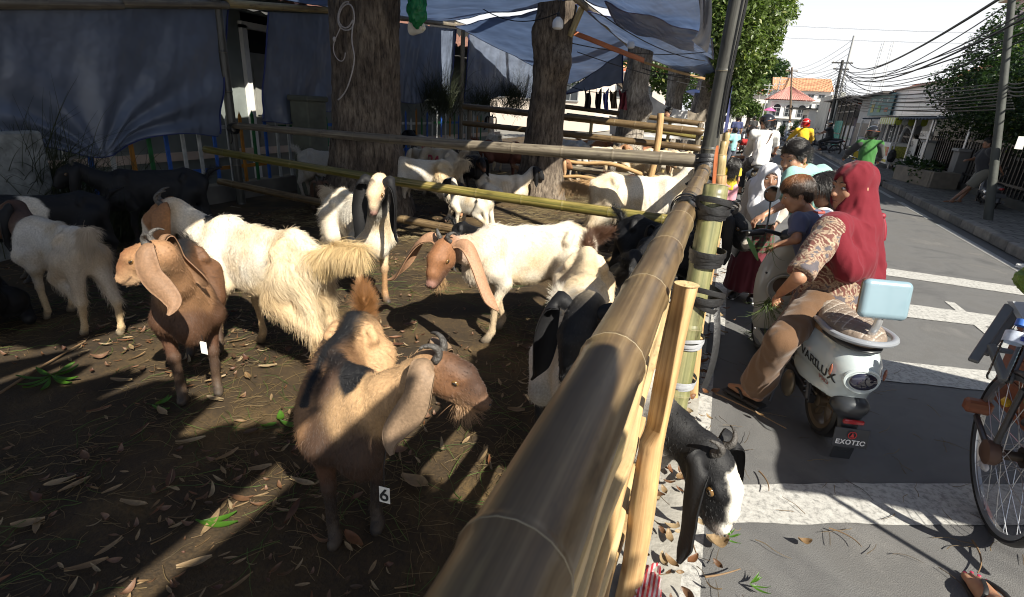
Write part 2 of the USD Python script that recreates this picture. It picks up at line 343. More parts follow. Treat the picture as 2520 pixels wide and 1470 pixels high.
m_mark = mk('road_paint', {'tc': ('texture_coordinate', {}), 'n': ('noise_texture', {'scale': 38.0, 'detail': 8.0, 'roughness': .75}), 'n2': ('noise_texture', {'scale': 300.0, 'detail': 3.0}),
    'r': ('rgb_ramp', {'ramp': [(.38, (.20, .198, .19)), (.50, (.36, .355, .335)), (.64, (.44, .435, .415))]}), 'b': ('bump', {'strength': .5, 'distance': .004}), 'p': ('principled_bsdf', {'roughness': .75})},
    [('tc.object', 'n.vector'), ('tc.object', 'n2.vector'), ('n.fac', 'r.fac'), ('r.color', 'p.base_color'), ('n2.fac', 'b.height'), ('b.normal', 'p.normal')], surface='p.BSDF')
def marking(name, pts, z=.012, seed=0):
    a, b, c, d = [V(p[0], p[1], 0) for p in pts]; nu = 40
    def fn(u, v):
        uu, vv = u[..., None], v[..., None]; p = (a*(1-uu)+b*uu)*(1-vv)+(d*(1-uu)+c*uu)*vv
        edge = (meshkit.noise(np.stack([u*60+seed, v*3, v*0], -1))-.5)*.018*(np.abs(v-.5)*2)[...]
        p[..., 1] += edge; xr = np.clip((p[..., 0]-.02)/(xk(p[..., 1])-.02), 0, 1); p[..., 2] = .012*np.sin(xr*np.pi)-.0055; return p
    m, _ = gridmesh(nu, 4, fn); return struct(name, m, m_mark, True)
for i, q in enumerate([[(.3, 2.19), (3.3, 3.58), (3.3, 3.26), (.3, 1.93)], [(.75, 3.93), (3.4, 4.6), (3.4, 4.26), (.75, 3.59)], [(.6, 5.5), (3.4, 5.8), (3.4, 5.5), (.6, 5.02)], [(.6, 7.05), (3.5, 7.05), (3.5, 6.68), (.6, 6.7)]]):
    marking('zebra_stripe', q, seed=i*7)
marking('lane_line', [(2.24, 5.95), (2.32, 5.95), (2.36, 4.7), (2.27, 4.7)])
for y in (10.5, 16, 21.5, 27, 32.5, 38, 46, 54): marking('lane_line', [(2.2+.02*y-.05, y+2.2), (2.2+.02*y+.05, y+2.2), (2.2+.02*y+.05, y), (2.2+.02*y-.05, y)])
marking('edge_line', [(.09, 3.6), (.2, 3.6), (.2, .5), (.09, .5)], seed=3); marking('edge_line', [(.2, 9.5), (.31, 9.5), (.26, 4.0), (.15, 4.0)], seed=4)
for y0, y1 in ((6, 11.2), (11.7, 14), (14.6, 17), (17.5, 40), (40.5, 80)): marking('edge_line', [(xk(y1)-.33, y1), (xk(y1)-.22, y1), (xk(y0)-.22, y0), (xk(y0)-.33, y0)], seed=y0)
# gutter: a rough concrete band between the pen and the road
m_conc = pm((.24, .23, .205), .9, .35, 6, .6, 45, name='concrete')
gt, _ = gridmesh(14, 200, lambda u, v: np.stack([-.42+.56*u, -1.5+v*60, .006+.012*fbm(np.stack([u*4, v*240, v*0], -1), 4)-.02*(u > .96)], -1)); struct('gutter', gt, m_conc, True)
# pavement on the far side with a kerb of single stones
m_pave = mk('paving', {'tc': ('texture_coordinate', {}), 'b': ('brick_texture', {'scale': 1.0, 'color1': (.15, .145, .135), 'color2': (.20, .19, .18), 'mortar': (.06, .06, .055), 'mortar_size': .012, 'brick_width': .4, 'row_height': .2}),
    'n': ('noise_texture', {'scale': 5.0, 'detail': 6.0}), 'r': ('rgb_ramp', {'ramp': [(.3, (.6, .6, .6)), (.7, (1.2, 1.2, 1.15))]}), 'm': ('mix', {'mix_type': 'multiply', 'fac': 1.0}),
    'bp': ('bump', {'strength': .6, 'distance': .01}), 'p': ('principled_bsdf', {'roughness': .85})},
    [('tc.object', 'b.vector'), ('tc.object', 'n.vector'), ('n.fac', 'r.fac'), ('b.color', 'm.color1'), ('r.color', 'm.color2'), ('m.color', 'p.base_color'), ('b.fac', 'bp.height'), ('bp.normal', 'p.normal')], surface='p.BSDF')
pv, _ = gridmesh(8, 60, lambda u, v: np.stack([xk(2+v*85)+.12+(4.0)*u, 2+v*85, .125+.012*fbm(np.stack([u*4, v*70, v*0], -1), 3)], -1)); struct('pavement', pv, m_pave, True)
kb = UsdGeom.Xform.Define(stage, '/World/kerb'); tag(kb, kind='structure')
m_k = [pm(c, .88, .35, 9, .6, 50, name='kerb_stone') for c in ((.2, .19, .175), (.15, .145, .135), (.24, .225, .2))]
y = 3.0; i = 0
while y < 46:
    L = .62 if y < 25 else 1.2
    if not 17.2 < y < 17.6: add('kerb_stone', box((xk(y+L/2)+.06, y+L/2, .065+.006*math.sin(i*7)), (.15, L-.02, .15), -math.atan(.035)+.01*math.sin(i*3), .012), m_k[i*7 % 3], kb.GetPrim(), False)
    y += L; i += 1
# dirt floor of the pens
m_dirt = mk('dirt', {'tc': ('texture_coordinate', {}), 'n1': ('noise_texture', {'scale': 2.2, 'detail': 7.0, 'roughness': .65}), 'n2': ('noise_texture', {'scale': 70.0, 'detail': 6.0, 'roughness': .7}),
    'r1': ('rgb_ramp', {'ramp': [(.3, (.016, .010, .004)), (.5, (.046, .028, .010)), (.68, (.105, .067, .025))]}), 'r2': ('rgb_ramp', {'ramp': [(.3, (.5, .5, .48)), (.7, (1.25, 1.2, 1.1))]}),
    'm': ('mix', {'mix_type': 'multiply', 'fac': 1.0}), 'b': ('bump', {'strength': .9, 'distance': .012}), 'p': ('principled_bsdf', {'roughness': .82})},
    [('tc.object', 'n1.vector'), ('tc.object', 'n2.vector'), ('n1.fac', 'r1.fac'), ('n2.fac', 'r2.fac'), ('r1.color', 'm.color1'), ('r2.color', 'm.color2'), ('m.color', 'p.base_color'), ('n2.fac', 'b.height'), ('b.normal', 'p.normal')], surface='p.BSDF')
def gz(x, y): return .05*(fbm(np.stack([np.asarray(x)*.7, np.asarray(y)*.7, np.asarray(x)*0], -1), 3, 5)-.5)+.02*(fbm(np.stack([np.asarray(x)*5, np.asarray(y)*5, np.asarray(x)*0], -1), 3, 9)-.5)
def dirt(u, v):
    x = -9.5+9.35*u; y = -2.5+v*30; return np.stack([x, y, gz(x, y)-.03*(u > .985)], -1)
dg, _ = gridmesh(170, 420, dirt); struct('dirt_floor', dg, m_dirt, True)

# ================================================================ leaves and crowns
def leafcards(c, r, n, size, rng, hollow=.45, up=.35, droop=0.0):
    """leaf-sized folded faces through a crown volume: (vertices, faces, colours)"""
    p = rng.normal(0, 1, (n, 3)); p /= np.linalg.norm(p, axis=1, keepdims=True); p *= (hollow+(1-hollow)*rng.random((n, 1))**.6)
    p = p*r+c
    d = rng.normal(0, 1, (n, 3)); d[:, 2] = d[:, 2]*.6-droop; d /= np.linalg.norm(d, axis=1, keepdims=True)
    nn = rng.normal(0, .7, (n, 3))+V(0, 0, up*2); sd = np.cross(d, nn); sd /= np.linalg.norm(sd, axis=1, keepdims=True)+1e-9
    L = size*rng.uniform(.6, 1.3, (n, 1)); W = L*.24; fold = np.cross(sd, d)*L*.08
    a = p; b = p+d*L*.45+sd*W+fold; e = p+d*L; g = p+d*L*.45-sd*W+fold
    v = np.stack([a, b, e, g], 1).reshape(-1, 3); k = np.arange(n)[:, None]*4; f = np.vstack([k+[0, 1, 2], k+[0, 2, 3]])
    return v, f
def crown(blobs, dens, size, rng, cols, droop=0.0, hollow=.4):
    vs, fs, cs, o = [], [], [], 0
    for c, r in blobs:
        n = max(int(dens*np.mean(r)**2), 20); v, f = leafcards(V(c), V(r), n, size, rng, hollow, droop=droop)
        t = np.clip(rng.normal(.45, .28, n), 0, 1)[:, None]; col = V(cols[0])*(1-t)+V(cols[1])*t; hot = rng.random(n) < .04; col[hot] = cols[2]
        vs.append(v); fs.append(f+o); cs.append(np.repeat(col, 4, 0)); o += len(v)
    return trimesh.Trimesh(np.vstack(vs), np.vstack(fs), process=False), np.vstack(cs)
M_LEAF = mk('leaf', {'a': ('attribute', {'attribute': 'coat'}), 'p': ('principled_bsdf', {'roughness': .38}), 't': ('translucent_bsdf', {}), 'h': ('mix', {'mix_type': 'multiply', 'fac': 1.0, 'color2': (1.3, 1.5, .7)}), 'm': ('mix_closure', {'fac': .35})},
    [('a.color', 'p.base_color'), ('a.color', 'h.color1'), ('h.color', 't.color'), ('p.BSDF', 'm.closure1'), ('t.BSDF', 'm.closure2')], surface='m.closure')
def bark(name='bark', c0=(.035, .027, .02), c1=(.13, .105, .08), c2=(.22, .19, .15)):
    return mk(name, {'tc': ('texture_coordinate', {}), 'mp': ('mapping', {'scale': (1, 1, .22)}), 'n': ('noise_texture', {'scale': 26.0, 'detail': 8.0, 'roughness': .7}), 'n2': ('noise_texture', {'scale': 2.5, 'detail': 4.0}),
        'r': ('rgb_ramp', {'ramp': [(.36, c0), (.5, c1), (.66, c2)]}), 'r2': ('rgb_ramp', {'ramp': [(.35, (.55, .5, .48)), (.65, (1.25, 1.2, 1.15))]}), 'm': ('mix', {'mix_type': 'multiply', 'fac': 1.0}),
        'b': ('bump', {'strength': 1.0, 'distance': .03}), 'p': ('principled_bsdf', {'roughness': .9})},
        [('tc.object', 'mp.vector'), ('mp.vector', 'n.vector'), ('tc.object', 'n2.vector'), ('n.fac', 'r.fac'), ('n2.fac', 'r2.fac'), ('r.color', 'm.color1'), ('r2.color', 'm.color2'), ('m.color', 'p.base_color'), ('n.fac', 'b.height'), ('b.normal', 'p.normal')], surface='p.BSDF')
M_BARK = bark(); M_BARK2 = bark('pale_bark', (.09, .08, .068), (.26, .24, .205), (.42, .4, .36))
def trunk(path, rad, sides=64, rows=150, amp=.035, seed=0, burls=()):
    p = spline(path, rows); r = np.interp(np.linspace(0, 1, rows), np.linspace(0, 1, len(rad)), rad); t, a, b = frames(p)
    an = np.arange(sides)*2*np.pi/sides; ca, sa = np.cos(an), np.sin(an)
    q = np.stack(np.broadcast_arrays(ca[None]*r[:, None]*9, sa[None]*r[:, None]*9, (p[:, 2]*1.6)[:, None]), -1)
    rg = 1-np.abs(2*fbm(q+seed, 4, seed)-1); lob = np.sin(an*3+seed)[None]*.05+np.sin(an*5+p[:, 2:3]*1.3+seed)*.035
    rr = r[:, None]*(1+lob)+amp*(rg-.75)*2
    v = p[:, None]+rr[..., None]*(ca[None, :, None]*a[:, None]+sa[None, :, None]*b[:, None])
    for c, R, h in burls:
        d = np.linalg.norm(v-V(c), axis=-1, keepdims=True); v = v+unit(V(c)-p[np.argmin(np.abs(p[:, 2]-c[2]))])*h*np.exp(-(d/R)**2)
    i, j = np.meshgrid(np.arange(rows-1), np.arange(sides), indexing='ij'); j2 = (j+1) % sides
    f = np.stack([i*sides+j, i*sides+j2, (i+1)*sides+j2, (i+1)*sides+j], -1).reshape(-1, 4)
    v = v.reshape(-1, 3); k = len(v); v = np.vstack([v, p[-1]]); jj = np.arange(sides); e = (rows-1)*sides
    return trimesh.Trimesh(v, np.vstack([f[:, [0, 1, 2]], f[:, [0, 2, 3]], np.stack([e+jj, e+(jj+1) % sides, np.full(sides, k)], 1)]), process=False)
# near trunks under the awnings: their crowns stand above the picture
def shade_tree(px, py, y, wpx, label, seed, top=3.6, lean=(0, 0), burls=(), mat=None, limbs=True, grp=None):
    c = AY(px, py, y); d = (c-V(0, 0, EYE)) @ -CB; r = wpx/2*d/FPX
    o = thing('street_tree', label, 'tree', (c[0], y, 0))
    add('trunk', trunk([(0, 0, -.1), (lean[0]*.3, lean[1]*.3, top*.3), (lean[0]*.65, 0, top*.65), (lean[0], lean[1], top)], (r*1.7, r*1.22, r*1.04, r*.98, r*.97, r*1.0, r*1.02, r*1.12), seed=seed, amp=.03+r*.06, burls=burls), mat or M_BARK, o, True)
    if limbs:
        for k in range(3):
            a = seed+k*2.1; add('limb', tube(spline([(lean[0], lean[1], top-.1), (lean[0]+.5*math.cos(a), .5*math.sin(a), top+.7), (lean[0]+1.0*math.cos(a), 1.0*math.sin(a), top+2.0)], 8), np.linspace(r*.6, r*.25, 8), 9), mat or M_BARK, o, True)
    return o, r
# ================================================================ the far side of the street
WIN = pm((.03, .035, .04), .12, .1, 4, name='window_glass')
FRAME_W = pm((.7, .69, .66), .5, .08, 10, name='white_paint')
M_WHITE = pm((.72, .71, .68), .7, .1, 2, .2, 30, name='white_plaster'); M_GREY = pm((.3, .31, .32), .7, .12, 2, .2, 30, name='grey_plaster')
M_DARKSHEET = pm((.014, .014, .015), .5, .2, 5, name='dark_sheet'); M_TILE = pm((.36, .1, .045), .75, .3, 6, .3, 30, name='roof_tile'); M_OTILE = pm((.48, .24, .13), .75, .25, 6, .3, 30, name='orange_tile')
M_RTILE = pm((.40, .19, .16), .7, .2, 5, name='red_tile')
def tiles(a, b, c, d, rows, colsn, mat, parent, name='roof'):
    """a roof plane with rows of pantiles as real relief; a-b the eave, d-c the ridge"""
    a, b, c, d = map(V, (a, b, c, d)); n = unit(np.cross(b-a, d-a)); n = n if n[2] > 0 else -n
    def fn(u, v):
        p = (a*(1-u[..., None])+b*u[..., None])*(1-v[..., None])+(d*(1-u[..., None])+c*u[..., None])*v[..., None]
        s = np.linalg.norm(b-a)/colsn; h = .22*s*np.abs(np.sin(u*colsn*np.pi))+.25*s*(1-(v*rows) % 1.0)
        return p+n*h[..., None]
    m, _ = gridmesh(colsn*4+1, rows*3+1, fn); return add(name, m, mat, parent, False)
def window(parent, c, w, h, nx=2, ny=2, normal='x', mat=FRAME_W, glass=WIN, arch=False):
    """frame with bars and a recessed pane, facing -x or -y"""
    def pl(u, dn, z): return (c[0]-dn, c[1]+u, c[2]+z) if normal == 'x' else (c[0]+u, c[1]-dn, c[2]+z)
    def sz(wu, dn, wz): return (dn, wu, wz) if normal == 'x' else (wu, dn, wz)
    b = [(pl(0, .03, h/2), sz(w+.1, .09, .07)), (pl(0, .035, -h/2), sz(w+.14, .12, .07))]
    b += [(pl(s*w/2, .03, 0), sz(.06, .08, h-.07)) for s in (-1, 1)]
    for i in range(1, nx): b.append((pl(-w/2+w*i/nx, .02, 0), sz(.035, .05, h-.08)))
    for i in range(1, ny): b.append((pl(0, .022, -h/2+h*i/ny), sz(w-.06, .045, .03)))
    fr = add('window', boxes(b), mat, parent, False); add('pane', box(pl(0, .008, 0), sz(w-.04, .012, h-.04)), glass, fr, False)
    return fr
def flatsign(name, parent, c, w, h, normal, base, texts, depth=.015):
    pass
def text_on(txt, h, org, right, up, mat, parent, name='lettering', bold=False, center=True, squeeze=1.0, depth=.002):
    m = meshkit.text_mesh(txt, h, depth, bold); 
    if center: m.apply_translation((-(m.bounds[0][0]+m.bounds[1][0])/2, 0, 0))
    r, u = unit(right), unit(up); n = np.cross(r, u); v = m.vertices*V(squeeze, 1, 1)
    m.vertices = V(org)+v[:, :1]*r+v[:, 1:2]*u+v[:, 2:]*n
    return add(name, m, mat, parent, False)
INK = pm((.02, .02, .02), .6, .05, 10, name='black_ink'); INKW = pm((.75, .75, .75), .5, .05, 10, name='white_ink'); INKR = pm((.5, .03, .03), .5, .05, 10, name='red_ink')
XD, YD, ZD = V(1, 0, 0), V(0, 1, 0), V(0, 0, 1)
def fbox(y0, y1, z0, z1, off, dep, mat, parent, name, bev=0.0):
    """a wall piece on the building line, running from y0 to y1"""
    ym = (y0+y1)/2; return add(name, box((xf(ym)+off+dep/2, ym, (z0+z1)/2), (dep, y1-y0, z1-z0), -math.atan(.035), bev), mat, parent, False)

# --- B2: the white metal-clad building with the shop awning
o = thing('shop_building', 'low shop with white metal cladding above a dark open front and a long awning', 'building')
fbox(19.4, 28, 1.95, 2.95, .12, 5.0, pm((.78, .79, .8), .35, .05, 1.5, .12, 3, name='white_cladding'), o, 'cladding_wall')
for k in range(4): fbox(19.4+k*2.15, 21.5+k*2.15, 2.0, 2.9, .10, .02, pm((.76-.03*(k % 2), .77, .79), .3, .05, 2, .15, 2, name='cladding_panel'), o, 'cladding_panel')
fbox(19.2, 28.1, 2.95, 3.0, .0, 5.2, pm((.5, .32, .25), .7, .2, 3, name='rusty_roof'), o, 'roof')
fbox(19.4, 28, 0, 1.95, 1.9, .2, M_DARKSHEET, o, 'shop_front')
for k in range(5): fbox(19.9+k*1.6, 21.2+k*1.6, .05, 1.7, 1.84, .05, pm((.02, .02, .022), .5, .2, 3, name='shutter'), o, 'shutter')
m_aw = pm((.08, .085, .09), .5, .2, 4, metal=.3, name='awning_sheet')
def aw(u, v):
    yy = 18.6+u*10; return np.stack([xf(yy)-.75+1.9*v, yy, 1.80+.22*v+.025*np.sin(u*190)], -1)
add('awning', gridmesh(400, 6, aw)[0], m_aw, o, True)
for k in range(6): yy = 19+k*1.8; add('post', tube([(xf(yy)-.5, yy, .12), (xf(yy)-.5, yy, 1.84)], .03, 8), M_STEEL, o)
add('drain_pipe', tube(spline([(xf(22)-.15, 22.2, 1.35), (xf(22)-.15, 23.4, 1.35), (xf(22)-.15, 23.5, 1.0)], 14), .05, 8), pm((.45, .46, .47), .4, name='pipe'), o)
# --- orange tiled house behind
o = thing('tiled_house', 'house with a steep orange tiled roof behind the white shop', 'house')
add('wall', boxes([((9.7, 24.5, 1.6), (4.5, 5.5, 3.2))]), M_WHITE, o, False)
tiles((7.2, 21.5, 3.0), (7.2, 27.4, 3.0), (9.6, 27.4, 4.35), (9.6, 21.5, 4.35), 14, 24, M_OTILE, o); tiles((12.0, 27.4, 3.0), (12.0, 21.5, 3.0), (9.6, 21.5, 4.35), (9.6, 27.4, 4.35), 10, 16, M_OTILE, o)
add('gable', trimesh.Trimesh([(7.3, 27.4, 2.9), (11.9, 27.4, 2.9), (9.6, 27.4, 4.3), (7.3, 21.5, 2.9), (11.9, 21.5, 2.9), (9.6, 21.5, 4.3)], [[0, 1, 2], [5, 4, 3]], process=False), pm((.4, .36, .42), .8, name='gable_paint'), o, False)
# --- tall pale building behind the tree on the right
o = thing('pale_tower_house', 'tall pale pink and cream building rising behind the dark roadside tree', 'building')
add('wall', boxes([((11.6, 20.5, 3.6), (7.5, 6, 7.2)), ((10.9, 17.5, 3.2), (6.3, 3.0, 6.4))]), pm((.62, .5, .52), .7, .08, 1, name='pink_plaster'), o, False)
add('cornice', boxes([((11.5, 20.4, 5.6), (8.1, 6.5, .22)), ((11.5, 20.4, 7.25), (8.0, 6.4, .16))]), pm((.72, .68, .5), .7, .08, 1, name='cream_plaster'), o, False)
for z in (4.4, 6.4):
    for yy in (18.3, 20.4, 22.4): window(o, (7.84, yy, z), .9, 1.1)
# --- B3: grey building with the teal banner and dark gates
o = thing('grey_workshop', 'grey rendered workshop with dark sheet gates below a teal banner', 'building')
fbox(28.0, 35.2, 0, 2.85, .1, 6, M_GREY, o, 'wall'); fbox(27.9, 36.4, 2.85, 2.93, -.35, 7, pm((.1, .09, .085), .7, .3, 3, name='old_sheet'), o, 'roof')
for k, (a, b) in enumerate(((28.3, 30.6), (30.8, 33.2), (33.4, 35.0))): fbox(a, b, .1, 1.62, .04, .05, pm((.045, .04, .04), .55, .2, 4, name='gate_sheet'), o, 'gate_leaf'); fbox(a-.05, a+.03, .1, 1.75, 0, .12, FRAME_W, o, 'gate_post')
o = thing('banner', 'teal printed food banner hung high on the grey workshop', 'banner')
fbox(27.3, 32.2, 1.98, 2.86, -.02, .03, pm((.075, .2, .22), .6, .15, 3, name='teal_vinyl'), o, 'sheet')
for k in range(3):
    yy = 28.2+k*1.5; fbox(yy-.3, yy+.35, 2.12, 2.3+.1*k, -.036, .012, pm(((.3, .09, .05), (.08, .25, .06), (.3, .28, .06))[k], .6, name='print'), o, 'picture'); text_on(('AY', 'SATE', 'SOTO')[k], .2, (xf(yy)-.04, yy, 2.5), (0, -1, 0), (0, 0, 1), INKW, o)
# --- B4: steel canopy, gates, red tiled house behind
o = thing('gate_wall', 'grey steel gate panels and wall beside the green sheet gate', 'gate')
for k, (a, b) in enumerate(((35.4, 36.6), (36.7, 37.9), (38.0, 39.0))): fbox(a, b, .12, 1.45, .02, .05, pm((.33, .34, .36), .5, .1, 3, name='grey_steel'), o, 'panel'); fbox(b, b+.1, .1, 1.6, -.02, .1, pm((.3, .27, .18), .7, name='post_paint'), o, 'post')
fbox(35.3, 39.1, .72, .78, -.01, .02, pm((.06, .2, .12), .5, name='green_rail'), o, 'rail')
o = thing('green_gate', 'tall green corrugated sheet gate standing open beside the white bar gate', 'gate')
add('sheet', gridmesh(120, 3, lambda u, v: np.stack([xf(39+u*3)-.06+.02*np.sin(u*150), 39.1+u*3.2, .2+1.5*v], -1))[0], pm((.01, .21, .17), .45, .15, 3, name='green_sheet'), o, True); fbox(39.1, 42.3, .9, .97, -.1, .04, M_DARKMETAL, o, 'lock_bar')
o = thing('white_bar_gate', 'long white gate of upright bars left of the green gate', 'gate')
for k in range(26): yy = 42.5+k*.17; add('bar', box((xf(yy)-.05, yy, .75), (.03, .03, 1.3)), FRAME_W, o, False)
fbox(42.4, 46.9, 1.36, 1.44, -.08, .05, FRAME_W, o, 'rail'); fbox(42.4, 46.9, .16, .24, -.08, .05, FRAME_W, o, 'rail'); fbox(42.4, 46.9, .72, .78, -.08, .05, FRAME_W, o, 'rail')
o = thing('shop_sign', 'white shop signboard with red lettering above the white bar gate', 'sign')
fbox(43.0, 46.4, 1.75, 2.55, -.12, .06, FRAME_W, o, 'board')
text_on('TOKO BINTANG MANIA', .2, (xf(44.7)-.128, 44.7, 2.28), (0, -1, 0), ZD, INKR, o, squeeze=1.1); text_on('LISTRIK - PIPA', .13, (xf(44.7)-.128, 44.7, 2.05), (0, -1, 0), ZD, INK, o); text_on('TELP 7228', .12, (xf(44.7)-.128, 44.7, 1.85), (0, -1, 0), ZD, INK, o)
o = thing('carport', 'dark steel canopy on thin posts in front of the red tiled house', 'canopy')
fbox(34.5, 47.5, 2.0, 2.55, 1.3, .1, pm((.1, .1, .105), .7, .2, 2, name='dark_wall'), o, 'back_wall'); fbox(36, 48, 2.98, 3.05, -.5, 3.5, pm((.09, .085, .085), .6, .2, 2, name='canopy_sheet'), o, 'roof')
for k in range(7): yy = 36+k*1.9; add('post', tube([(xf(yy)-.05, yy, .1), (xf(yy)-.05, yy, 3.0)], .035, 6), M_DARKMETAL, o)
for zz in (2.2, 2.6): fbox(36, 47.4, zz, zz+.05, -.03, .05, M_DARKMETAL, o, 'rail')
o = thing('red_tiled_house', 'house with a faded red tiled gable roof and mauve wall behind the canopy', 'house')
add('wall', box((11.5, 42, 1.5), (6, 9, 3.0)), pm((.25, .22, .28), .8, .1, 2, name='mauve_plaster'), o, False)
tiles((8.3, 37.2, 2.75), (8.3, 46.8, 2.75), (11.5, 46.8, 4.2), (11.5, 37.2, 4.2), 14, 30, M_TILE, o); tiles((14.7, 46.8, 2.75), (14.7, 37.2, 2.75), (11.5, 37.2, 4.2), (11.5, 46.8, 4.2), 10, 20, M_TILE, o)
# --- old concrete wall and garage further on
o = thing('concrete_wall', 'weathered bare concrete block wall above the parked motorbikes', 'wall')
add('wall', box((8.3, 51.5, 1.75), (2.6, 7.6, 3.5), -.035), pm((.42, .41, .37), .9, .3, 1.2, .5, 8, name='old_concrete'), o, False)
o = thing('garage', 'white garage with dark sheet awning beside a leaning wooden pole', 'building')
add('wall', box((8.2, 59.5, 1.3), (3.0, 7, 2.6), -.035), M_WHITE, o, False); add('shutter', box((6.72, 59.5, 1.1), (.06, 4, 2.0), -.035), M_DARKSHEET, o, False); add('awning', box((6.3, 59.5, 2.62), (2.2, 7.4, .08), -.035), M_DARKSHEET, o, False)
for k in range(2): add('shutter', box((6.66, 57.7+k*3.4, 1.1), (.05, 1.5, 1.9), -.035), pm((.5, .52, .56), .5, name='pale_shutter'), o, False)
# --- white house with arches and pyramid roof
o = thing('arched_house', 'white two storey house with arched windows and a red pyramid roof', 'house')
ax0, ax1, ay0 = 3.95, 7.6, 66.0
add('wall', box(((ax0+ax1)/2, ay0+2.5, 1.7), (ax1-ax0, 5, 3.4)), M_WHITE, o, False)
apex = V((ax0+ax1)/2-.2, ay0+2, 4.95); cs = [V(ax0-.5, ay0-.5, 3.5), V(ax1+.4, ay0-.5, 3.5), V(ax1+.4, ay0+5.4, 3.5), V(ax0-.5, ay0+5.4, 3.5)]
for k in range(4): tiles(cs[k], cs[(k+1) % 4], apex+(cs[(k+1) % 4]-cs[k])*.01, apex, 10, 20, M_RTILE, o)
for k in range(3):
    cx = ax0+.62+k*1.2; f_ = window(o, (cx, ay0, 2.3), .72, .85, 2, 2, 'y', M_GREY)
    aa = np.linspace(0, np.pi, 14); add('arch', trimesh.Trimesh(np.vstack([[cx, ay0-.02, 2.74]] + [[cx+.36*math.cos(t), ay0-.02, 2.74+.36*math.sin(t)] for t in aa]), [[0, i+1, i+2] for i in range(13)], process=False), WIN, f_, False)
    add('arch_trim', tube([(cx+.41*math.cos(t), ay0-.03, 2.74+.41*math.sin(t)) for t in aa], .05, 6), FRAME_W, f_)
add('ledge', boxes([(((ax0+ax1)/2, ay0-.1, 1.75), (ax1-ax0+.3, .35, .14)), (((ax0+ax1)/2, ay0-.08, 3.42), (ax1-ax0+.5, .4, .14))]), FRAME_W, o, False)
for k in range(3): window(o, (ax0+.62+k*1.2, ay0, .95), .75, 1.0, 2, 2, 'y', M_GREY)
o = thing('white_block', 'long white three storey block with an orange tiled roof behind the arched house', 'building')
add('wall', box((9.2, 97, 2.85), (7.4, 10, 5.7)), M_WHITE, o, False); tiles((5.2, 91.6, 5.6), (13.3, 91.6, 5.6), (13.3, 97, 7.6), (5.2, 97, 7.6), 12, 40, M_OTILE, o)
for k in range(5):
    for z in (2.0, 3.5, 5.0): window(o, (6.3+k*1.4, 92.0, z), .8, .45 if z > 4 else .8, 2, 1, 'y', M_GREY)
add('ledge', boxes([((9.2, 91.9, 4.3), (7.5, .2, .14)), ((9.2, 91.9, 2.8), (7.5, .2, .14))]), FRAME_W, o, False)
# --- end of the street: far houses and trees closing the view
for k, (x, y, w, h, lb) in enumerate(((-1.5, 118, 9, 7, 'far white house closing the end of the street'), (4.5, 128, 7, 6, 'far cream house half hidden by street trees'), (-14, 95, 12, 7, 'far pale house behind the white trunks beyond the pens'), (-11, 62, 9, 5.2, 'white house seen between the far trunks beyond the pens'), (-13, 40, 9, 3.9, 'orange roofed house seen beside the second trunk'))):
    o = thing('far_house', lb, 'house'); add('wall', box((x, y, h/2), (w, 6, h)), pm((.6, .6-.02*k, .56-.03*k), .8, .06, 1, name='far_plaster'), o, False)
    tiles((x-w/2-.5, y-3.6, h), (x+w/2+.5, y-3.6, h), (x+w/2, y, h+1.6), (x-w/2, y, h+1.6), 7, 16, M_OTILE if k > 2 else M_TILE, o)
    for q in range(3): window(o, (x-w*.3+q*w*.3, y-3.0, h*.65), 1.1, 1.2, 2, 1, 'y', M_GREY)
# ---------------------------------------------------------------- utility poles and wires
M_POLE = pm((.07, .075, .065), .75, .3, 4, .3, 20, name='pole_concrete'); M_WOODP = pm((.13, .09, .06), .85, .3, 8, .3, 30, (1) and 0.0, name='pole_wood'); M_WIRE = pm((.01, .01, .011), .6, .1, 5, name='cable')
def pole(name, label, base, top, r, mat, arms=()):
    o = thing(name, label, 'pole', tuple(base)); t = V(top)-V(base); add('shaft', tube([(0, 0, -.1), t*.5, t], [r*1.15, r, r*.85], 12), mat, o)
    for z, l in arms: q = t*z; add('cross_arm', box(q, (l, .07, .08)), mat, o, False); [add('insulator', ellip(q+V(s*l*.42, 0, .08), (.035, .035, .06), 1), FRAME_W, o) for s in (-1, 1)]
    return o, V(top)
pb = V(4.5, 11.4, .12); ptop = AY(2493, -30, 11.7)
pl1, _ = pole('utility_pole', 'thick worn roadside utility pole at the right edge by the black fence', pb, ptop, .06, pm((.05, .055, .05), .7, .3, 4, .3, 20, name='old_pole'))
add('cable_coil', cat([tube([(q*.0+.16*math.cos(t)-.05, .12+.03*j, 3.2+.2*math.sin(t)) for t in np.linspace(0, 6.28, 20)], .012, 5) for j, q in enumerate((0, 0, 0))]), M_WIRE, pl1); add('bill', box((-.02, -.1, 1.3), (.11, .01, .2)), FRAME_W, pl1, False)
pl2, _ = pole('utility_pole', 'black cluster pole hung with cable coils before the white bar gate', (6.3, 41.5, .1), (6.05, 41.5, 5.3), .1, pm((.05, .05, .048), .8, name='dark_pole'), ((.97, 1.2), (.9, .9)))
pl3, _ = pole('utility_pole', 'slim grey steel pole rising tallest behind the cable cluster', (6.5, 42.3, .1), (6.45, 42.3, 6.8), .075, pm((.33, .34, .34), .5, name='grey_pole'))
pl4, _ = pole('utility_pole', 'leaning brown wooden pole before the garage', (5.45, 56, .1), AY(1949, 166, 56), .085, M_WOODP, ((.95, 1.0),))
for k, (x, y) in enumerate(((4.6, 72), (4.2, 84), (3.9, 100))): pole('utility_pole', ('slender grey pole before the arched house corner', 'thin pale street pole left of the arched house', 'farthest thin pole near the end of the street')[k], (x, y, .1), (x+.1, y, 6.2-k*.1), .07, pm((.35, .35, .34), .6, name='far_pole'), ((.95, 1.4), (.86, 1.1)))
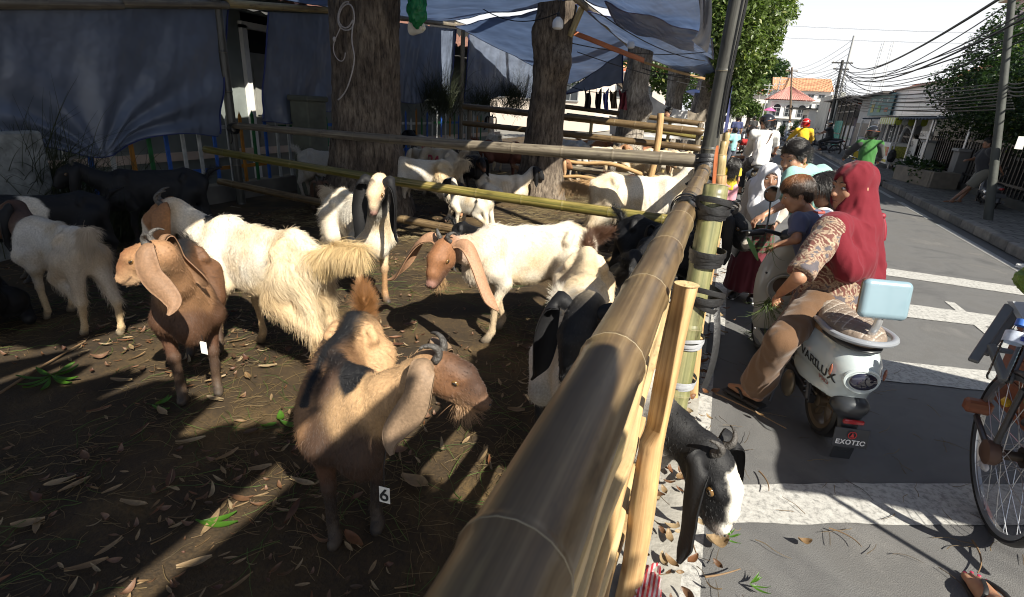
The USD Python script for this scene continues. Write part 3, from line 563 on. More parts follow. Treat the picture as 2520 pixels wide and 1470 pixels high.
add('transformer_box', box((.2, -.2, 3.1), (.3, .3, .42), bev=.03), pm((.35, .36, .33), .5, name='grey_box'), pl2, False)
rngw = np.random.default_rng(3)
add('cable_coil', cat([tube([(-.1+(.16+.05*j)*math.cos(t), -.15-.03*j, 3.9-.3*(j % 3)+(.2+.04*j)*math.sin(t)) for t in np.linspace(0, 6.28, 22)], .016, 5) for j in range(6)]), M_WIRE, pl2)
def wire(a, b, sag, r=.012, lab=None, grp='utility cables strung above the street'):
    a, b = V(a), V(b); t = np.linspace(0, 1, 26)[:, None]; p = a*(1-t)+b*t-V(0, 0, 1)*sag*4*t*(1-t)
    o = add('overhead_cable', tube(p, r, 5), M_WIRE); tag(o, lab or 'dark overhead cable sagging between the street poles', 'cable', grp)
hub = V(6.06, 41.5, 5.0); WT = AY(1949, 166, 56)-V(0, 0, .2); PT = V(4.7, 11.65, 3.6)
# fan of cables from the far cluster up over the viewer's side
for k, (px, py) in enumerate(((2315, 0), (2325, -4), (2372, 0), (2384, -3), (2440, 0), (2460, -8), (2500, -10), (2545, -10), (2420, -60), (2515, 30), (2520, 55))):
    e = D(px, py, 9.0+.25*k); e = e+(e-hub)*.35; wire(hub+V(rngw.normal(0, .12), 0, -.1*k+.3), e, .9+.12*(k % 5), .013+.006*(k % 3 == 0))
for k in range(10): wire((6.15+.04*k, 41.5, 3.9-.09*k), AY(2478+2*k, 205+7*k, 11.6), .25+.06*(k % 4), .009+.005*(k % 2))
for k in range(4): wire(AY(2482, 205+9*k, 11.6), AY(2560, 185+12*k, 9.0), .05, .010)
for k in range(9): wire(WT+V(.02*k, 0, -.15*k), hub+V(0, 0, -.13*k), .4+.2*(k % 3), .012)
for k in range(7): wire(WT+V(0, 0, -.12*k), (4.75, 72, 5.6-.2*k), .5+.2*(k % 3), .015)
for k in range(4): wire((4.75, 72, 5.6-.25*k), (4.35, 84, 5.4-.25*k), .4, .018)
for k in range(3): wire((6.45, 42.3, 6.6-.4*k), WT+V(0, 0, -.3*k), .4, .011)
for k in range(2): wire(D(1900, 62+30*k, 60), D(2560, 85+25*k, 40), .1, .012)
for k in range(8): wire((6.05, 41.4, 4.4-.15*k), (xf(30+k)+.2, 30-.8*k, 3.0), .5+.07*k, .010)
o = thing('lattice_mast', 'pale steel lattice radio mast far behind the low roofs', 'mast', (29.8, 150, 0))
ms = []
for s, t in ((-1, -1), (1, -1), (1, 1), (-1, 1)): ms.append(beam((s*1.3, t*1.3, 0), (s*.9, t*.9, 19), .13, .13))
for k in range(12):
    z0, z1 = k*1.58, (k+1)*1.58; w0 = 1.3-.4*z0/19; w1 = 1.3-.4*z1/19; ms += [beam((-w0, -w0, z0), (w1, -w1, z1), .09, .09), beam((w0, -w0, z0), (-w1, -w1, z1), .09, .09), beam((-w0, w0, z0), (-w0, -w0, z0+.01), .09, .09)]
add('lattice', cat(ms), pm((.55, .56, .57), .6, name='mast_steel'), o, False)
# ---------------------------------------------------------------- black fence, pillars, right-hand trees
o = thing('black_fence', 'black metal picket fence on a low wall behind the right-hand utility pole', 'fence')
for k in range(64): yy = 8.0+k*.19; add('picket', box((xf(yy), yy, .85), (.025, .03, 1.3)), M_BLACK, o, False)
fbox(7.9, 20.2, .12, .3, -.05, .15, pm((.1, .1, .09), .9, .2, 4, name='low_wall'), o, 'low_wall'); fbox(7.9, 20.2, 1.3, 1.36, -.02, .04, M_BLACK, o, 'rail'); fbox(7.9, 20.2, .5, .55, -.02, .04, M_BLACK, o, 'rail')
fbox(7.9, 13.4, .15, 1.55, .06, .03, pm((.012, .012, .013), .5, name='black_sheet'), o, 'sheet')
for k, (yy, h, lb) in enumerate(((20.3, 1.15, 'white fence pillar with a house number plate beside the notice'), (17.3, 1.05, 'white fence pillar beside the man on the parked motorbike'))):
    o = thing('fence_pillar', lb, 'pillar'); fbox(yy-.22, yy+.22, .12, h, -.22, .4, M_WHITE if k == 0 else pm((.2, .2, .2), .8, .2, 4, name='grey_paint'), o, 'shaft', .01); fbox(yy-.27, yy+.27, h, h+.07, -.27, .5, M_GREY, o, 'cap', .01)
    add('pipe_post', tube([(xf(yy)-.1, yy, h), (xf(yy)-.1, yy, 1.95)], .03, 8), M_STEEL, o)
    if k == 0: fbox(yy-.4, yy+.5, h+.1, h+.32, -.3, .03, FRAME_W, o, 'number_plate'); text_on('NO. 64-177', .1, (xf(yy)-.304, yy+.05, h+.16), (0, -1, 0), ZD, INK, o)
o = thing('notice_board', 'white paper notice fixed to the black fence left of the white pillar', 'sign'); fbox(21.8, 22.9, .55, 1.2, -.06, .02, FRAME_W, o, 'sheet'); text_on('BISA', .16, (xf(22.35)-.064, 22.35, .95), (0, -1, 0), ZD, INK, o); text_on('COD', .1, (xf(22.35)-.064, 22.35, .7), (0, -1, 0), ZD, INK, o)
o = thing('picket_screen', 'dark upright picket screen beneath the shop awning', 'fence')
for k in range(38): yy = 18.0+k*.2; add('picket', box((xf(yy)+.12, yy, .75), (.025, .03, 1.2)), M_BLACK, o, False)
fbox(18, 25.6, 1.2, 1.25, .1, .04, M_BLACK, o, 'rail'); fbox(18, 25.6, .12, .3, .06, .15, M_GREY, o, 'low_wall')
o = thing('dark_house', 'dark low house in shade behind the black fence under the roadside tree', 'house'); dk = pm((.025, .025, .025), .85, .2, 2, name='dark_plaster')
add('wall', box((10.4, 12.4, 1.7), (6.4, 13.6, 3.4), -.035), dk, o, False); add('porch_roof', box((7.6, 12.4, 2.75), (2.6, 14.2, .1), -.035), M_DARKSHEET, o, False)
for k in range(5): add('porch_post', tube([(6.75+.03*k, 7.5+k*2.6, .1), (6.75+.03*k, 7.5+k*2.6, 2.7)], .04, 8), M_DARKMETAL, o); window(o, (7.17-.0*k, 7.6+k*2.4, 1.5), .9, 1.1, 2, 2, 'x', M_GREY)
o = thing('planter', 'long grey concrete planter box standing empty on the pavement', 'planter', (5.2, 17.6, .13), .18)
add('trough', cat([box((0, -.95, .2), (.62, .1, .4), bev=.01), box((0, .95, .2), (.62, .1, .4), bev=.01), box((-.27, 0, .2), (.1, 1.8, .4), bev=.01), box((.27, 0, .2), (.1, 1.8, .4), bev=.01)]), pm((.24, .21, .17), .9, .3, 5, .4, 30, name='planter_concrete'), o, False); add('soil', box((0, 0, .26), (.46, 1.8, .02)), m_dirt, o, False)
rt = np.random.default_rng(11)
def tree(label, base, top, r, blobs, dens, size, cols, grp=None, droop=.1, name='tree', mat=None):
    o = thing(name, label, 'tree', (base[0], base[1], 0)); t = V(top)-V(base[0], base[1], 0)
    add('trunk', tube(spline([(0, 0, -.1), t*.5+V(.06, 0, 0), t], 10), np.linspace(r*1.3, r*.6, 10), 12), mat or M_BARK, o)
    for k in range(4):
        c = V(blobs[k % len(blobs)][0])-V(base[0], base[1], 0); add('limb', tube(spline([t*.85, (t+c)/2+rt.normal(0, .15, 3), c], 7), np.linspace(r*.5, r*.12, 7), 7), mat or M_BARK, o)
    m, c = crown([(V(b[0])-V(base[0], base[1], 0), b[1]) for b in blobs], dens, size, rt, cols, droop); add('crown', m, M_LEAF, o, True, col=c); return o
DKG = ((.012, .03, .012), (.045, .085, .025), (.12, .15, .03)); MDG = ((.03, .06, .015), (.10, .15, .04), (.22, .24, .07))
bl = [((5.9+rt.normal(0, .5), 14.5+rt.normal(0, 1.3), 2.6+rt.normal(0, .7)), (.65, .8, .6)) for _ in range(20)]+[((5.6, 13.6, 1.6), (.5, .8, .5)), ((6.2, 13.0, 3.9), (.5, .5, .5)), ((5.5, 15.8, 3.4), (.4, .5, .5)), ((5.35, 16.2, 2.3), (.5, .7, .4)), ((6.5, 12.5, 2.6), (.7, .8, .8))]
bl += [(D(px, py, d), (.55, .6, .5)) for px, py, d in ((2440, 110, 13), (2400, 170, 13), (2490, 60, 12.5), (2510, 130, 12), (2460, 190, 12.5), (2380, 230, 13.5), (2420, 270, 13), (2500, 220, 12), (2365, 300, 14), (2520, 300, 12), (2460, 310, 12.5))]
tree('dense dark roadside tree overhanging the black fence at the right', (6.3, 14.2), (6.1, 14.2, 2.0), .13, bl, 3400, .088, DKG)
bl = [((5.5+rt.normal(0, .3), 18.5+rt.normal(0, .8), .4), (.35, .5, .35)) for _ in range(5)]
m, c = crown(bl, 2600, .12, rt, DKG); o = thing('hedge', 'low dark hedge behind the concrete planter', 'hedge'); add('foliage', m, M_LEAF, o, True, col=c)
tree('round dark tree rising over the far end of the street', (1.6, 105), (1.6, 105, 5), .4, [((1.6+rt.normal(0, 2.6), 105+rt.normal(0, 2), 8.6+rt.normal(0, 1.6)), (2.1, 2.1, 1.8)) for _ in range(9)], 260, .55, DKG)
tree('green street tree before the thin far poles', (2.6, 88), (2.6, 88, 3), .25, [((2.6+rt.normal(0, 1.4), 88, 4.2+rt.normal(0, 1.2)), (1.3, 1.3, 1.1)) for _ in range(8)], 420, .4, MDG)
tree('bushy shrub in front of the garage', (5.2, 52), (5.2, 52, .5), .05, [((5.2+rt.normal(0, .3), 52+rt.normal(0, .5), .7+rt.normal(0, .25)), (.45, .5, .4)) for _ in range(5)], 1000, .16, MDG, name='shrub')
tree('tall grass clump shrub on the pavement beside the garage', (4.9, 57), (4.9, 57, .4), .05, [((4.9, 57, .5), (.5, .8, .5)), ((5.0, 58, .6), (.5, .7, .6))], 1000, .18, DKG, name='shrub')
# big tree behind the dark bamboo post: its crown spreads over the road
bl = []
for px, py, d, r in ((1800, 20, 13, 1.2), (1850, 15, 14, 1.15), (1895, 20, 14.5, .8), (1925, 25, 15, .6), (1805, 80, 14, 1.2), (1855, 75, 15, 1.05), (1885, 105, 15, .6), (1800, 140, 15, 1.05), (1845, 135, 15.5, .9), (1880, 150, 15, .45), (1795, 195, 15.5, .8), (1825, 205, 16, .65), (1850, 200, 16, .35), (1790, 240, 16.5, .55), (1812, 262, 17, .4), (1770, 60, 14, 1.0), (1780, -60, 13, 1.5), (1860, -60, 13, 1.3), (1690, -30, 15, 1.2)):
    c = D(px, py, d); bl.append((c, (r*.8, r*.8, r*.8)))
tree('large leafy street tree spreading behind the black bamboo post', (-.9, 19.5), (-.7, 17.5, 4.2), .28, bl, 2900, .135, ((.05, .085, .02), (.15, .2, .06), (.3, .32, .13)), droop=.5, mat=M_BARK2)
bl = [(D(px, py, d), (r, r, r)) for px, py, d, r in ((1420, 155, 24, .9), (1450, 145, 24, .8), (1480, 165, 23, .6), (1405, 130, 23, .7), (1640, 175, 21, .8), (1660, 200, 22, .8), (1620, 190, 21, .5), (1700, 225, 26, .9), (1730, 215, 25, .9), (1500, 130, 22, .7), (1540, 120, 20, .6), (1610, 150, 20, .5))]
tree('green tree glimpsed under the awnings behind the pens', (-4.5, 24.0), (-4.3, 24, 2.8), .2, bl, 900, .22, MDG, droop=.3)
o = thing('road_sign', 'green road direction sign under the big tree', 'sign', tuple(D(1813, 188, 27)))
add('panel', box((0, 0, 0), (.55, .04, .62), bev=.01), pm((.005, .2, .15), .4, .05, 3, name='sign_green'), o, False)
for k, t in enumerate(('Jl.', 'Jend. Sentosa', 'Raya')): text_on(t, .085, (0, -.024, .14-.17*k), XD, ZD, INKW, o, squeeze=.75)
add('post', tube([(.1, .06, .2), (.1, .06, -4)], .04, 8), M_STEEL, o)
# ================================================================ bamboo
def bmat(name, c0, c1, c2, rough=.38):
    return mk(name, {'tc': ('texture_coordinate', {}), 'mp': ('mapping', {'scale': (.7, 15, 1)}), 'mq': ('mapping', {'scale': (4, 5, 1)}), 'n': ('noise_texture', {'scale': 1.0, 'detail': 6.0, 'roughness': .6}), 'n2': ('noise_texture', {'scale': 1.0, 'detail': 7.0, 'roughness': .65}),
        'r': ('rgb_ramp', {'ramp': [(.3, c0), (.5, c1), (.7, c2)]}), 'r2': ('rgb_ramp', {'ramp': [(.3, (.3, .28, .25)), (.43, (.85, .84, .8)), (.55, (1, 1, .95)), (.74, (1.4, 1.45, 1.2))]}), 'm': ('mix', {'mix_type': 'multiply', 'fac': 1.0}),
        'rr': ('rgb_ramp', {'ramp': [(.3, (rough-.1,)*3), (.7, (rough+.2,)*3)]}), 'b': ('bump', {'strength': .25, 'distance': .004}), 'p': ('principled_bsdf', {'roughness': rough})},
        [('tc.UV', 'mp.vector'), ('tc.UV', 'mq.vector'), ('mp.vector', 'n.vector'), ('mq.vector', 'n2.vector'), ('n.fac', 'r.fac'), ('n2.fac', 'r2.fac'), ('r.color', 'm.color1'), ('r2.color', 'm.color2'), ('m.color', 'p.base_color'), ('n2.fac', 'rr.fac'), ('n.fac', 'b.height'), ('b.normal', 'p.normal')], surface='p.BSDF')
B_BROWN = bmat('brown_bamboo', (.06, .04, .022), (.125, .083, .043), (.21, .15, .083)); B_DARK = bmat('dark_bamboo', (.03, .03, .028), (.058, .057, .052), (.11, .108, .1), .36)
B_OLIVE = bmat('olive_bamboo', (.06, .06, .012), (.14, .12, .03), (.3, .22, .09), .33); B_TAN = bmat('tan_bamboo', (.24, .17, .08), (.36, .28, .14), (.46, .38, .2), .45); B_GREEN = bmat('green_bamboo', (.10, .11, .045), (.19, .185, .09), (.29, .265, .14), .4)
B_GREY = bmat('grey_bamboo', (.07, .058, .045), (.15, .125, .095), (.25, .22, .17), .45)
M_NODE = pm((.26, .21, .13), .6, .25, 30, name='node_scar')
B_WOOD = bmat('fresh_timber', (.34, .22, .1), (.52, .37, .19), (.66, .5, .29), .6); B_STAKE = bmat('bark_stake', (.26, .15, .065), (.42, .26, .12), (.52, .35, .18), .7); B_RED = bmat('red_timber', (.2, .05, .018), (.34, .1, .035), (.42, .15, .06), .55)
brng = np.random.default_rng(21)
def bamboo(parent, a, b, r0, r1=None, mat=None, gap=.4, name='rail', bend=.0, nodes=True, open_end=False, sides=20, label=None):
    a, b = V(a), V(b); r1 = r0 if r1 is None else r1; L = np.linalg.norm(b-a); d = (b-a)/L
    nd = []; s = brng.uniform(.15, .9)*gap
    while s < L-.04: nd.append(s); s += gap*brng.uniform(.85, 1.15)
    ss = np.unique(np.concatenate([np.linspace(0, L, max(8, int(L/.12)))]+[[q-.02, q-.008, q, q+.008, q+.02] for q in nd])); ss = ss[(ss >= 0) & (ss <= L)]
    up = V(0, 0, 1) if abs(d[2]) < .8 else V(1, 0, 0)
    p = a+d*ss[:, None]-up*bend*np.sin(ss/L*np.pi)[:, None]; r = r0+(r1-r0)*ss/L
    for q in nd: r = r*(1+.075*np.exp(-((ss-q)/.014)**2)-.02*np.exp(-((ss-q-.03)/.015)**2))
    m, uv = tube(p, r, sides, True, True); uv = uv*V(1, 1)+V(brng.uniform(0, 50), brng.uniform(0, 9))
    o = add(name, m, mat or B_BROWN, parent, True, uv=uv, label=label)
    if nodes:
        for q in nd:
            c = a+d*q-up*bend*math.sin(q/L*np.pi); rr = (r0+(r1-r0)*q/L)*1.05
            add('node', tube([c-d*.005, c-d*.002, c+d*.001, c+d*.004], [rr*.98, rr*1.025, rr*1.02, rr*.97], 20), M_NODE, o)
    if open_end:
        for e, rr, s_ in ((a, r0, -1), (b, r1, 1)):
            add('cut_end', lathe_on(e+d*s_*.002, d*s_, [(rr*.72, -.004), (rr*.985, 0.0), (rr*.985, .003), (rr*.72, .003)]), M_NODE, o, False)
            add('hollow', disc(e+d*s_*.0035, d*s_, rr*.72), M_BLACK, o, False)
    return o
def basis(n):
    n = unit(n); x = unit(np.cross(n, V(0, 0, 1) if abs(n[2]) < .9 else V(0, 1, 0))); return np.stack([x, np.cross(n, x), n], 1)
def lathe_on(c, n, prof, k=20): return moved(lathe(prof, k), c, basis(n))
def disc(c, n, r, k=20):
    a = np.arange(k)*2*np.pi/k; v = np.vstack([[0, 0, 0], np.stack([r*np.cos(a), r*np.sin(a), a*0], 1)]); return trimesh.Trimesh(v @ basis(n).T+c, [[0, i+1, (i+1) % k+1] for i in range(k)], process=False)
def wrap(parent, c, axis, r, n=5, w=.02, name='lashing', mat=None, spread=.05, tails=1):
    """rubber strip wound round a joint"""
    B = basis(axis); ms = []
    for k in range(n):
        off = (k/(max(n-1, 1))-.5)*spread; tilt = brng.normal(0, .25); a = np.linspace(0, 2*np.pi, 30); rr = r*1.03+.003*k
        c3 = np.stack([rr*np.cos(a), rr*np.sin(a), off+tilt*rr*np.cos(a+k)], 1)
        ring = []
        for dz in (-w/2, w/2): ring.append(c3+V(0, 0, dz))
        outer = [q*V(1.035, 1.035, 1) for q in ring]
        v = np.stack([ring[0], ring[1], outer[1], outer[0]], 1).reshape(-1, 3) @ B.T+c; i = np.arange(29)[:, None]*4; fs = []
        for s in range(4): t = (s+1) % 4; fs.append(np.hstack([i+s, i+t, i+4+t])); fs.append(np.hstack([i+s, i+4+t, i+4+s]))
        ms.append(trimesh.Trimesh(v, np.vstack(fs), process=False))
    for k in range(tails):
        s = c+B[:, 0]*r*1.05; e = s+V(brng.normal(0, .05), brng.normal(0, .03), -brng.uniform(.08, .2)); p = spline([s, (s+e)/2+V(.03, 0, 0), e], 8); ms.append(tube(p, .012, 6, flat=.25))
    return add(name, cat(ms), mat or M_RUB, parent, True)
M_RUB = pm((.018, .018, .019), .42, .3, 30, .3, 60, name='rubber_strip'); M_TAPE = pm((.32, .33, .35), .5, .2, 20, name='grey_tape')
# ---------------------------------------------------------------- street-side fence of the near pen
o = FN = thing('bamboo_fence', 'thick brown bamboo fence running beside the road past the camera', 'fence')
bamboo(o, (-.135, -.5, 1.075), (-.13, 5.35, 1.07), .066, .06, B_BROWN, .52, label='thick brown top rail', bend=.012)
def slat(a, b, w, h, mat=None, name='slat', seed=0):
    a, b = V(a), V(b); L = np.linalg.norm(b-a); d = (b-a)/L; up = V(0, 0, 1); s = unit(np.cross(up, d)); n = 40
    def fn(u, v):
        an = v*2*np.pi; cx = np.sign(np.cos(an))*np.abs(np.cos(an))**.35*w/2; cz = np.sign(np.sin(an))*np.abs(np.sin(an))**.35*h/2
        wob = (fbm(np.stack([u*L*2+seed, v*0, v*0], -1), 3)-.5)*.03
        return a+d*(u*L)[..., None]+s*(cx+wob)[..., None]+up*(cz+wob*.6+(meshkit.noise(np.stack([u*L*9+seed, v*0+3, v*0], -1))-.5)*.008)[..., None]
    m, q = gridmesh(n, 13, fn); return add(name, m, mat or B_WOOD, o, True, uv=q*V(L, .25)+seed)
slat((-.108, -.3, .84), (-.10, 2.2, .82), .02, .06, seed=3); slat((-.10, -.3, .70), (-.095, 2.4, .70), .03, .04, seed=9); slat((-.105, -.2, .55), (-.09, 2.5, .57), .025, .05, B_STAKE, seed=14); slat((-.10, -.2, .34), (-.09, 2.5, .36), .03, .05, seed=17); slat((-.10, -.2, .16), (-.08, 2.5, .18), .03, .05, B_STAKE, seed=27)
bamboo(o, (-.02, 3.0, .72), (.0, 5.3, .7), .04, .035, B_GREY, .35); bamboo(o, (-.02, 3.0, .42), (.0, 5.3, .4), .04, .035, B_BROWN, .35)
def stake(base, top, r, mat=B_STAKE, split=True, name='stake', seed=0):
    a, b = V(base), V(top); n = 26; t = np.linspace(0, 1, n); p = a+(b-a)*t[:, None]+np.stack([.012*np.sin(t*5+seed), .01*np.cos(t*4+seed), t*0], 1)
    m, uv = tube(p, r*(1.08-.14*t+.05*np.sin(t*17+seed)), 22, True, True); k = n*23
    if split:
        q = m.vertices; az = np.arctan2(q[:, 1]-p[0, 1], q[:, 0]-p[0, 0]); sel = (q[:, 2] > a[2]+.62*(b[2]-a[2])); nx = V(-.75, -.66, 0)
        dd = (q-(a+(b-a)*((q[:, 2]-a[2])/(b[2]-a[2]))[:, None])) @ nx; lim = r*.45; q[sel & (dd > lim)] -= nx*(dd[sel & (dd > lim)]-lim)[:, None]; m.vertices = q
    s = add(name, m, mat, o, True, uv=uv+seed); add('cut_end', disc(b+V(0, 0, .003), (b-a), r*.9), B_WOOD, s, False, uv=np.random.default_rng(seed).random((21, 2))); return s
stake((-.045, 1.375, -.1), (-.026, 1.42, 1.12), .037, seed=1)
bamboo(o, (.005, 2.62, -.05), (.0, 2.9, 1.215), .062, .06, B_GREEN, .36, 'post', nodes=True, open_end=True)
bamboo(o, (-.13, 5.32, -.1), (-.10, 5.32, 3.55), .075, .068, B_DARK, .62, 'pole', label='tall black bamboo corner pole')
add('sleeve_rope', tube(spline([(-.08, 5.25, 3.5), (-.03, 5.24, 2.9), (-.045, 5.24, 2.2), (-.04, 5.25, 1.4)], 20), .012, 6), M_BLACK, o)
slat((.075, 3.15, .15), (-.03, 3.2, 1.35), .035, .095, B_RED, 'board', 31)
for k, (x, yy, h) in enumerate(((.06, 2.93, .94), (.05, 3.08, 1.19), (.05, 4.1, 1.15), (.04, 4.75, 1.25), (.03, 5.6, 1.1), (.03, 6.2, 1.3), (.035, 7.2, 1.2), (.03, 7.8, 1.35), (.03, 8.6, 1.2), (.025, 9.4, 1.3), (.03, 10.5, 1.25))): stake((x+.02, yy, -.05), (x-.03, yy+.02, h), .034 if k < 2 else .04, B_STAKE if k % 2 == 0 else B_TAN, False, seed=40+k)
wrap(o, V(.003, 2.88, 1.1), (0, 0, 1), .07, 6, .03, spread=.07, tails=2); wrap(o, V(-.13, 2.95, 1.07), (0, 1, 0), .066, 5, .03, spread=.1, tails=1); wrap(o, V(.02, 2.82, .86), (0, 0, 1), .075, 5, .028, spread=.06, tails=1); wrap(o, V(.04, 2.78, .66), (0, 0, 1), .085, 6, .028, spread=.06, tails=2)
wrap(o, V(.01, 2.72, .42), (0, 0, 1), .068, 3, .02, mat=M_TAPE, spread=.03, tails=0); wrap(o, V(.01, 2.68, .2), (0, 0, 1), .068, 3, .02, mat=M_TAPE, spread=.03, tails=0)
add('rubber_tail', tube(spline([(.1, 2.76, .66), (.14, 2.7, .5), (.13, 2.66, .2)], 10), .02, 6, flat=.15), M_RUB, o)
wrap(o, V(-.12, 5.3, 1.07), (0, .3, 1), .08, 8, .035, spread=.22, tails=2)
for yy in (6.6, 8.4, 10.5): bamboo(o, (-.1, yy, -.1), (-.1, yy, 1.3), .05, .05, B_GREY, .4, 'post')
bamboo(o, (-.1, 5.4, 1.1), (-.08, 11, 1.1), .05, .045, B_GREY, .4); bamboo(o, (-.06, 5.4, .6), (-.04, 11, .62), .045, .045, B_BROWN, .4); bamboo(o, (-.06, 5.4, .25), (-.04, 11, .25), .045, .045, B_BROWN, .4)
# cross fence between the near pen and the second one
o = thing('bamboo_fence', 'long cross fence of dark bamboo rails between the near pen and the second pen', 'fence')
lf = lambda px, py: AX(px, py, -6.15)
bamboo(o, lf(575, 309), AY(1728, 397, 5.34), .042, .064, B_GREY, .5, label='grey top rail', bend=.02)
bamboo(o, lf(505, 368), AY(1665, 545, 5.25), .045, .056, B_OLIVE, .5, label='olive green middle rail', bend=.03)
bamboo(o, lf(540, 447), AY(1600, 655, 5.3), .045, .05, B_BROWN, .5, bend=.02); bamboo(o, lf(570, 515), AY(1600, 742, 5.2), .045, .05, B_BROWN, .5)
c = lf(572, 330); bamboo(o, (c[0]-.05, c[1]+.05, -.1), (c[0]-.05, c[1]+.05, 2.75), .06, .055, B_DARK, .5, 'post')
wrap(o, V(c[0]+.02, c[1], 1.02), (1, 0, 0), .055, 4, .03, spread=.06)
# second cross fence, with stakes and branch rails
o = thing('bamboo_fence', 'second cross fence with upright stake and branch rails behind the resting goats', 'fence')
ys = 10.5
def rl(p, q, r, mat, y=ys, **k): bamboo(o, AY(*p, y), AY(*q, y), r, r*1.1, mat, .42, **k)
rl((1140, 262), (1731, 325), .06, B_BROWN); rl((1140, 303), (1724, 366), .055, B_BROWN); rl((1330, 402), (1712, 458), .05, B_GREY); rl((1390, 284), (1735, 342), .035, B_OLIVE, 10.9)
for p, q, s in (((1362, 384), (1640, 436), 3), ((1360, 428), (1640, 478), 5)):
    a, b = AY(*p, 10.3), AY(*q, 10.3); t = np.linspace(0, 1, 14)[:, None]; m, uv = tube(a+(b-a)*t+np.hstack([t*0, t*0, .05*np.sin(t*9+s)]), np.linspace(.03, .045, 14), 8, True, True); add('branch_rail', m, B_STAKE, o, True, uv=uv)
a, b = AY(1626, 279, 10.2), AY(1592, 460, 10.2); m, uv = tube(spline([b-V(0, 0, .1), (a+b)/2+V(.05, 0, 0), a], 12), .06, 12, True, True); add('stake', m, B_STAKE, o, True, uv=uv)
for px in (1150, 1725): c = AY(px, 300, ys); bamboo(o, (c[0], ys+.1, -.1), (c[0], ys+.1, 1.4), .05, .05, B_GREY, .4, 'post')
o = thing('bamboo_fence', 'third cross fence of thin rails in front of the pale tarpaulin', 'fence')
ys = 15.0
rl((1385, 262), (1733, 306), .06, B_BROWN, 15); rl((1395, 282), (1733, 323), .045, B_GREY, 15); rl((1560, 318), (1733, 340), .04, B_OLIVE, 15)
for px in (1455, 1560, 1650): c = AY(px, 290, 15); bamboo(o, (c[0], 15.1, -.1), (c[0], 15.1, 1.35), .045, .045, B_TAN, .4, 'post')
# ================================================================ tarpaulins
def tarpmat(name, col, rough=.4, trans=.25):
    return mk(name, {'tc': ('texture_coordinate', {}), 'n': ('noise_texture', {'scale': 2.5, 'detail': 6.0}), 'w': ('noise_texture', {'scale': 5.0, 'detail': 5.0, 'roughness': .5, 'distortion': .4}),
        'r': ('rgb_ramp', {'ramp': [(.3, tuple(V(col)*.75)), (.7, tuple(V(col)*1.2))]}), 'b': ('bump', {'strength': .18, 'distance': .03}), 'p': ('principled_bsdf', {'roughness': rough, 'specular_ior_level': .6}), 't': ('translucent_bsdf', {}), 'm': ('mix_closure', {'fac': trans})},
        [('tc.object', 'n.vector'), ('tc.object', 'w.vector'), ('n.fac', 'r.fac'), ('r.color', 'p.base_color'), ('r.color', 't.color'), ('w.fac', 'b.height'), ('b.normal', 'p.normal'), ('p.BSDF', 'm.closure1'), ('t.BSDF', 'm.closure2')], surface='m.closure')
T_WALL = tarpmat('blue_grey_tarp', (.115, .138, .19), .34, .06); T_ROOF = tarpmat('blue_tarp', (.10, .15, .27), .4, .3); T_GREY = tarpmat('grey_tarp', (.2, .21, .24), .5, .14); T_WHITE = tarpmat('white_tarp', (.68, .67, .65), .6, .2); T_HEM = pm((.015, .025, .12), .5, .15, 10, name='blue_hem')
def hanging(label, tl, tr, bl, br, seed, tie=None, amp=.05, mat=None, low=None):
    tl, tr, bl, br = [AX(*p, -6.2) for p in (tl, tr, bl, br)]; o = thing('hanging_tarp', label, 'tarpaulin')
    nu, nv = 150, 90
    def fn(u, v):
        p = (tl*(1-u[..., None])+tr*u[..., None])*(1-v[..., None])+(bl*(1-u[..., None])+br*u[..., None])*v[..., None]
        f = amp*1.2*(fbm(np.stack([u*13+seed+.5*v, v*1.3, v*0], -1), 3)-.5)*2*(.35+.65*v)
        if tie is not None:
            du, dv = u-tie[0], tie[1]-v; ang = np.arctan2(du, np.maximum(dv, .02)); rr = np.sqrt(du**2*2+dv**2)
            f = f*.6+.05*np.sin(ang*13+seed)*np.exp(-rr*1.3)*np.minimum(rr*4, 1); p[..., 2] -= .1*np.exp(-(du/.12)**2)*v**3
        f += .016*(fbm(np.stack([u*18, v*10, v*0+seed], -1), 3)-.5); f += .05*v**4*np.sin(u*17+seed)
        p[..., 2] += .05*np.sin(u*9+seed)*v**6; p[..., 0] += f; return p
    m, uv = gridmesh(nu, nv, fn); add('sheet', m, mat or T_WALL, o, True)
    q = m.vertices.reshape(nu, nv, 3)
    for e in (q[:, -1], q[0], q[-1]):
        w = np.array([tube(e[::3]+V(.012, 0, 0), .016, 6, flat=.35)]); add('hem', w[0], T_HEM, o, True)
    return o
hanging('widest blue grey tarpaulin hanging at the far left, gathered to a tie at its hem', (-90, 24), (557, 22), (-90, 372), (541, 332), 1.0, (.42, 1.0), .05)
hanging('blue tarpaulin hanging left of the nearest trunk beside the doorway', (657, 30), (862, 38), (647, 292), (868, 262), 4.0, (.25, 1.25), .03)
hanging('blue tarpaulin hanging right of the nearest trunk above white pickets', (945, 52), (1122, 72), (940, 258), (1110, 238), 7.0, None, .07)
hanging('grey blue tarpaulin hanging left of the second trunk with a bright sunlit corner', (1152, 85), (1345, 118), (1148, 250), (1345, 232), 11.0, None, .05)
o = thing('shelter_frame', 'bamboo poles carrying the tarpaulin roofs over the pens', 'frame')
pts = [AX(px, py, -6.15) for px, py in ((-120, 8), (300, 12), (560, 18), (835, 34), (1120, 70), (1330, 116))]
for i in range(5): bamboo(o, pts[i]+V(0, 0, .02*i), pts[i+1]+V(0, 0, .02*i), .05, .045, B_GREY if i != 2 else B_TAN, .5, 'wall_pole', nodes=i > 1)
bamboo(o, (-2.2, 3.6, 3.02), (-2.6, 16.6, 3.0), .05, .055, B_GREY, .5, 'ridge_pole')
c = AY(1432, 20, 8.9); bamboo(o, AY(1402, 90, 8.9), c, .05, .05, B_TAN, .4, 'strut')
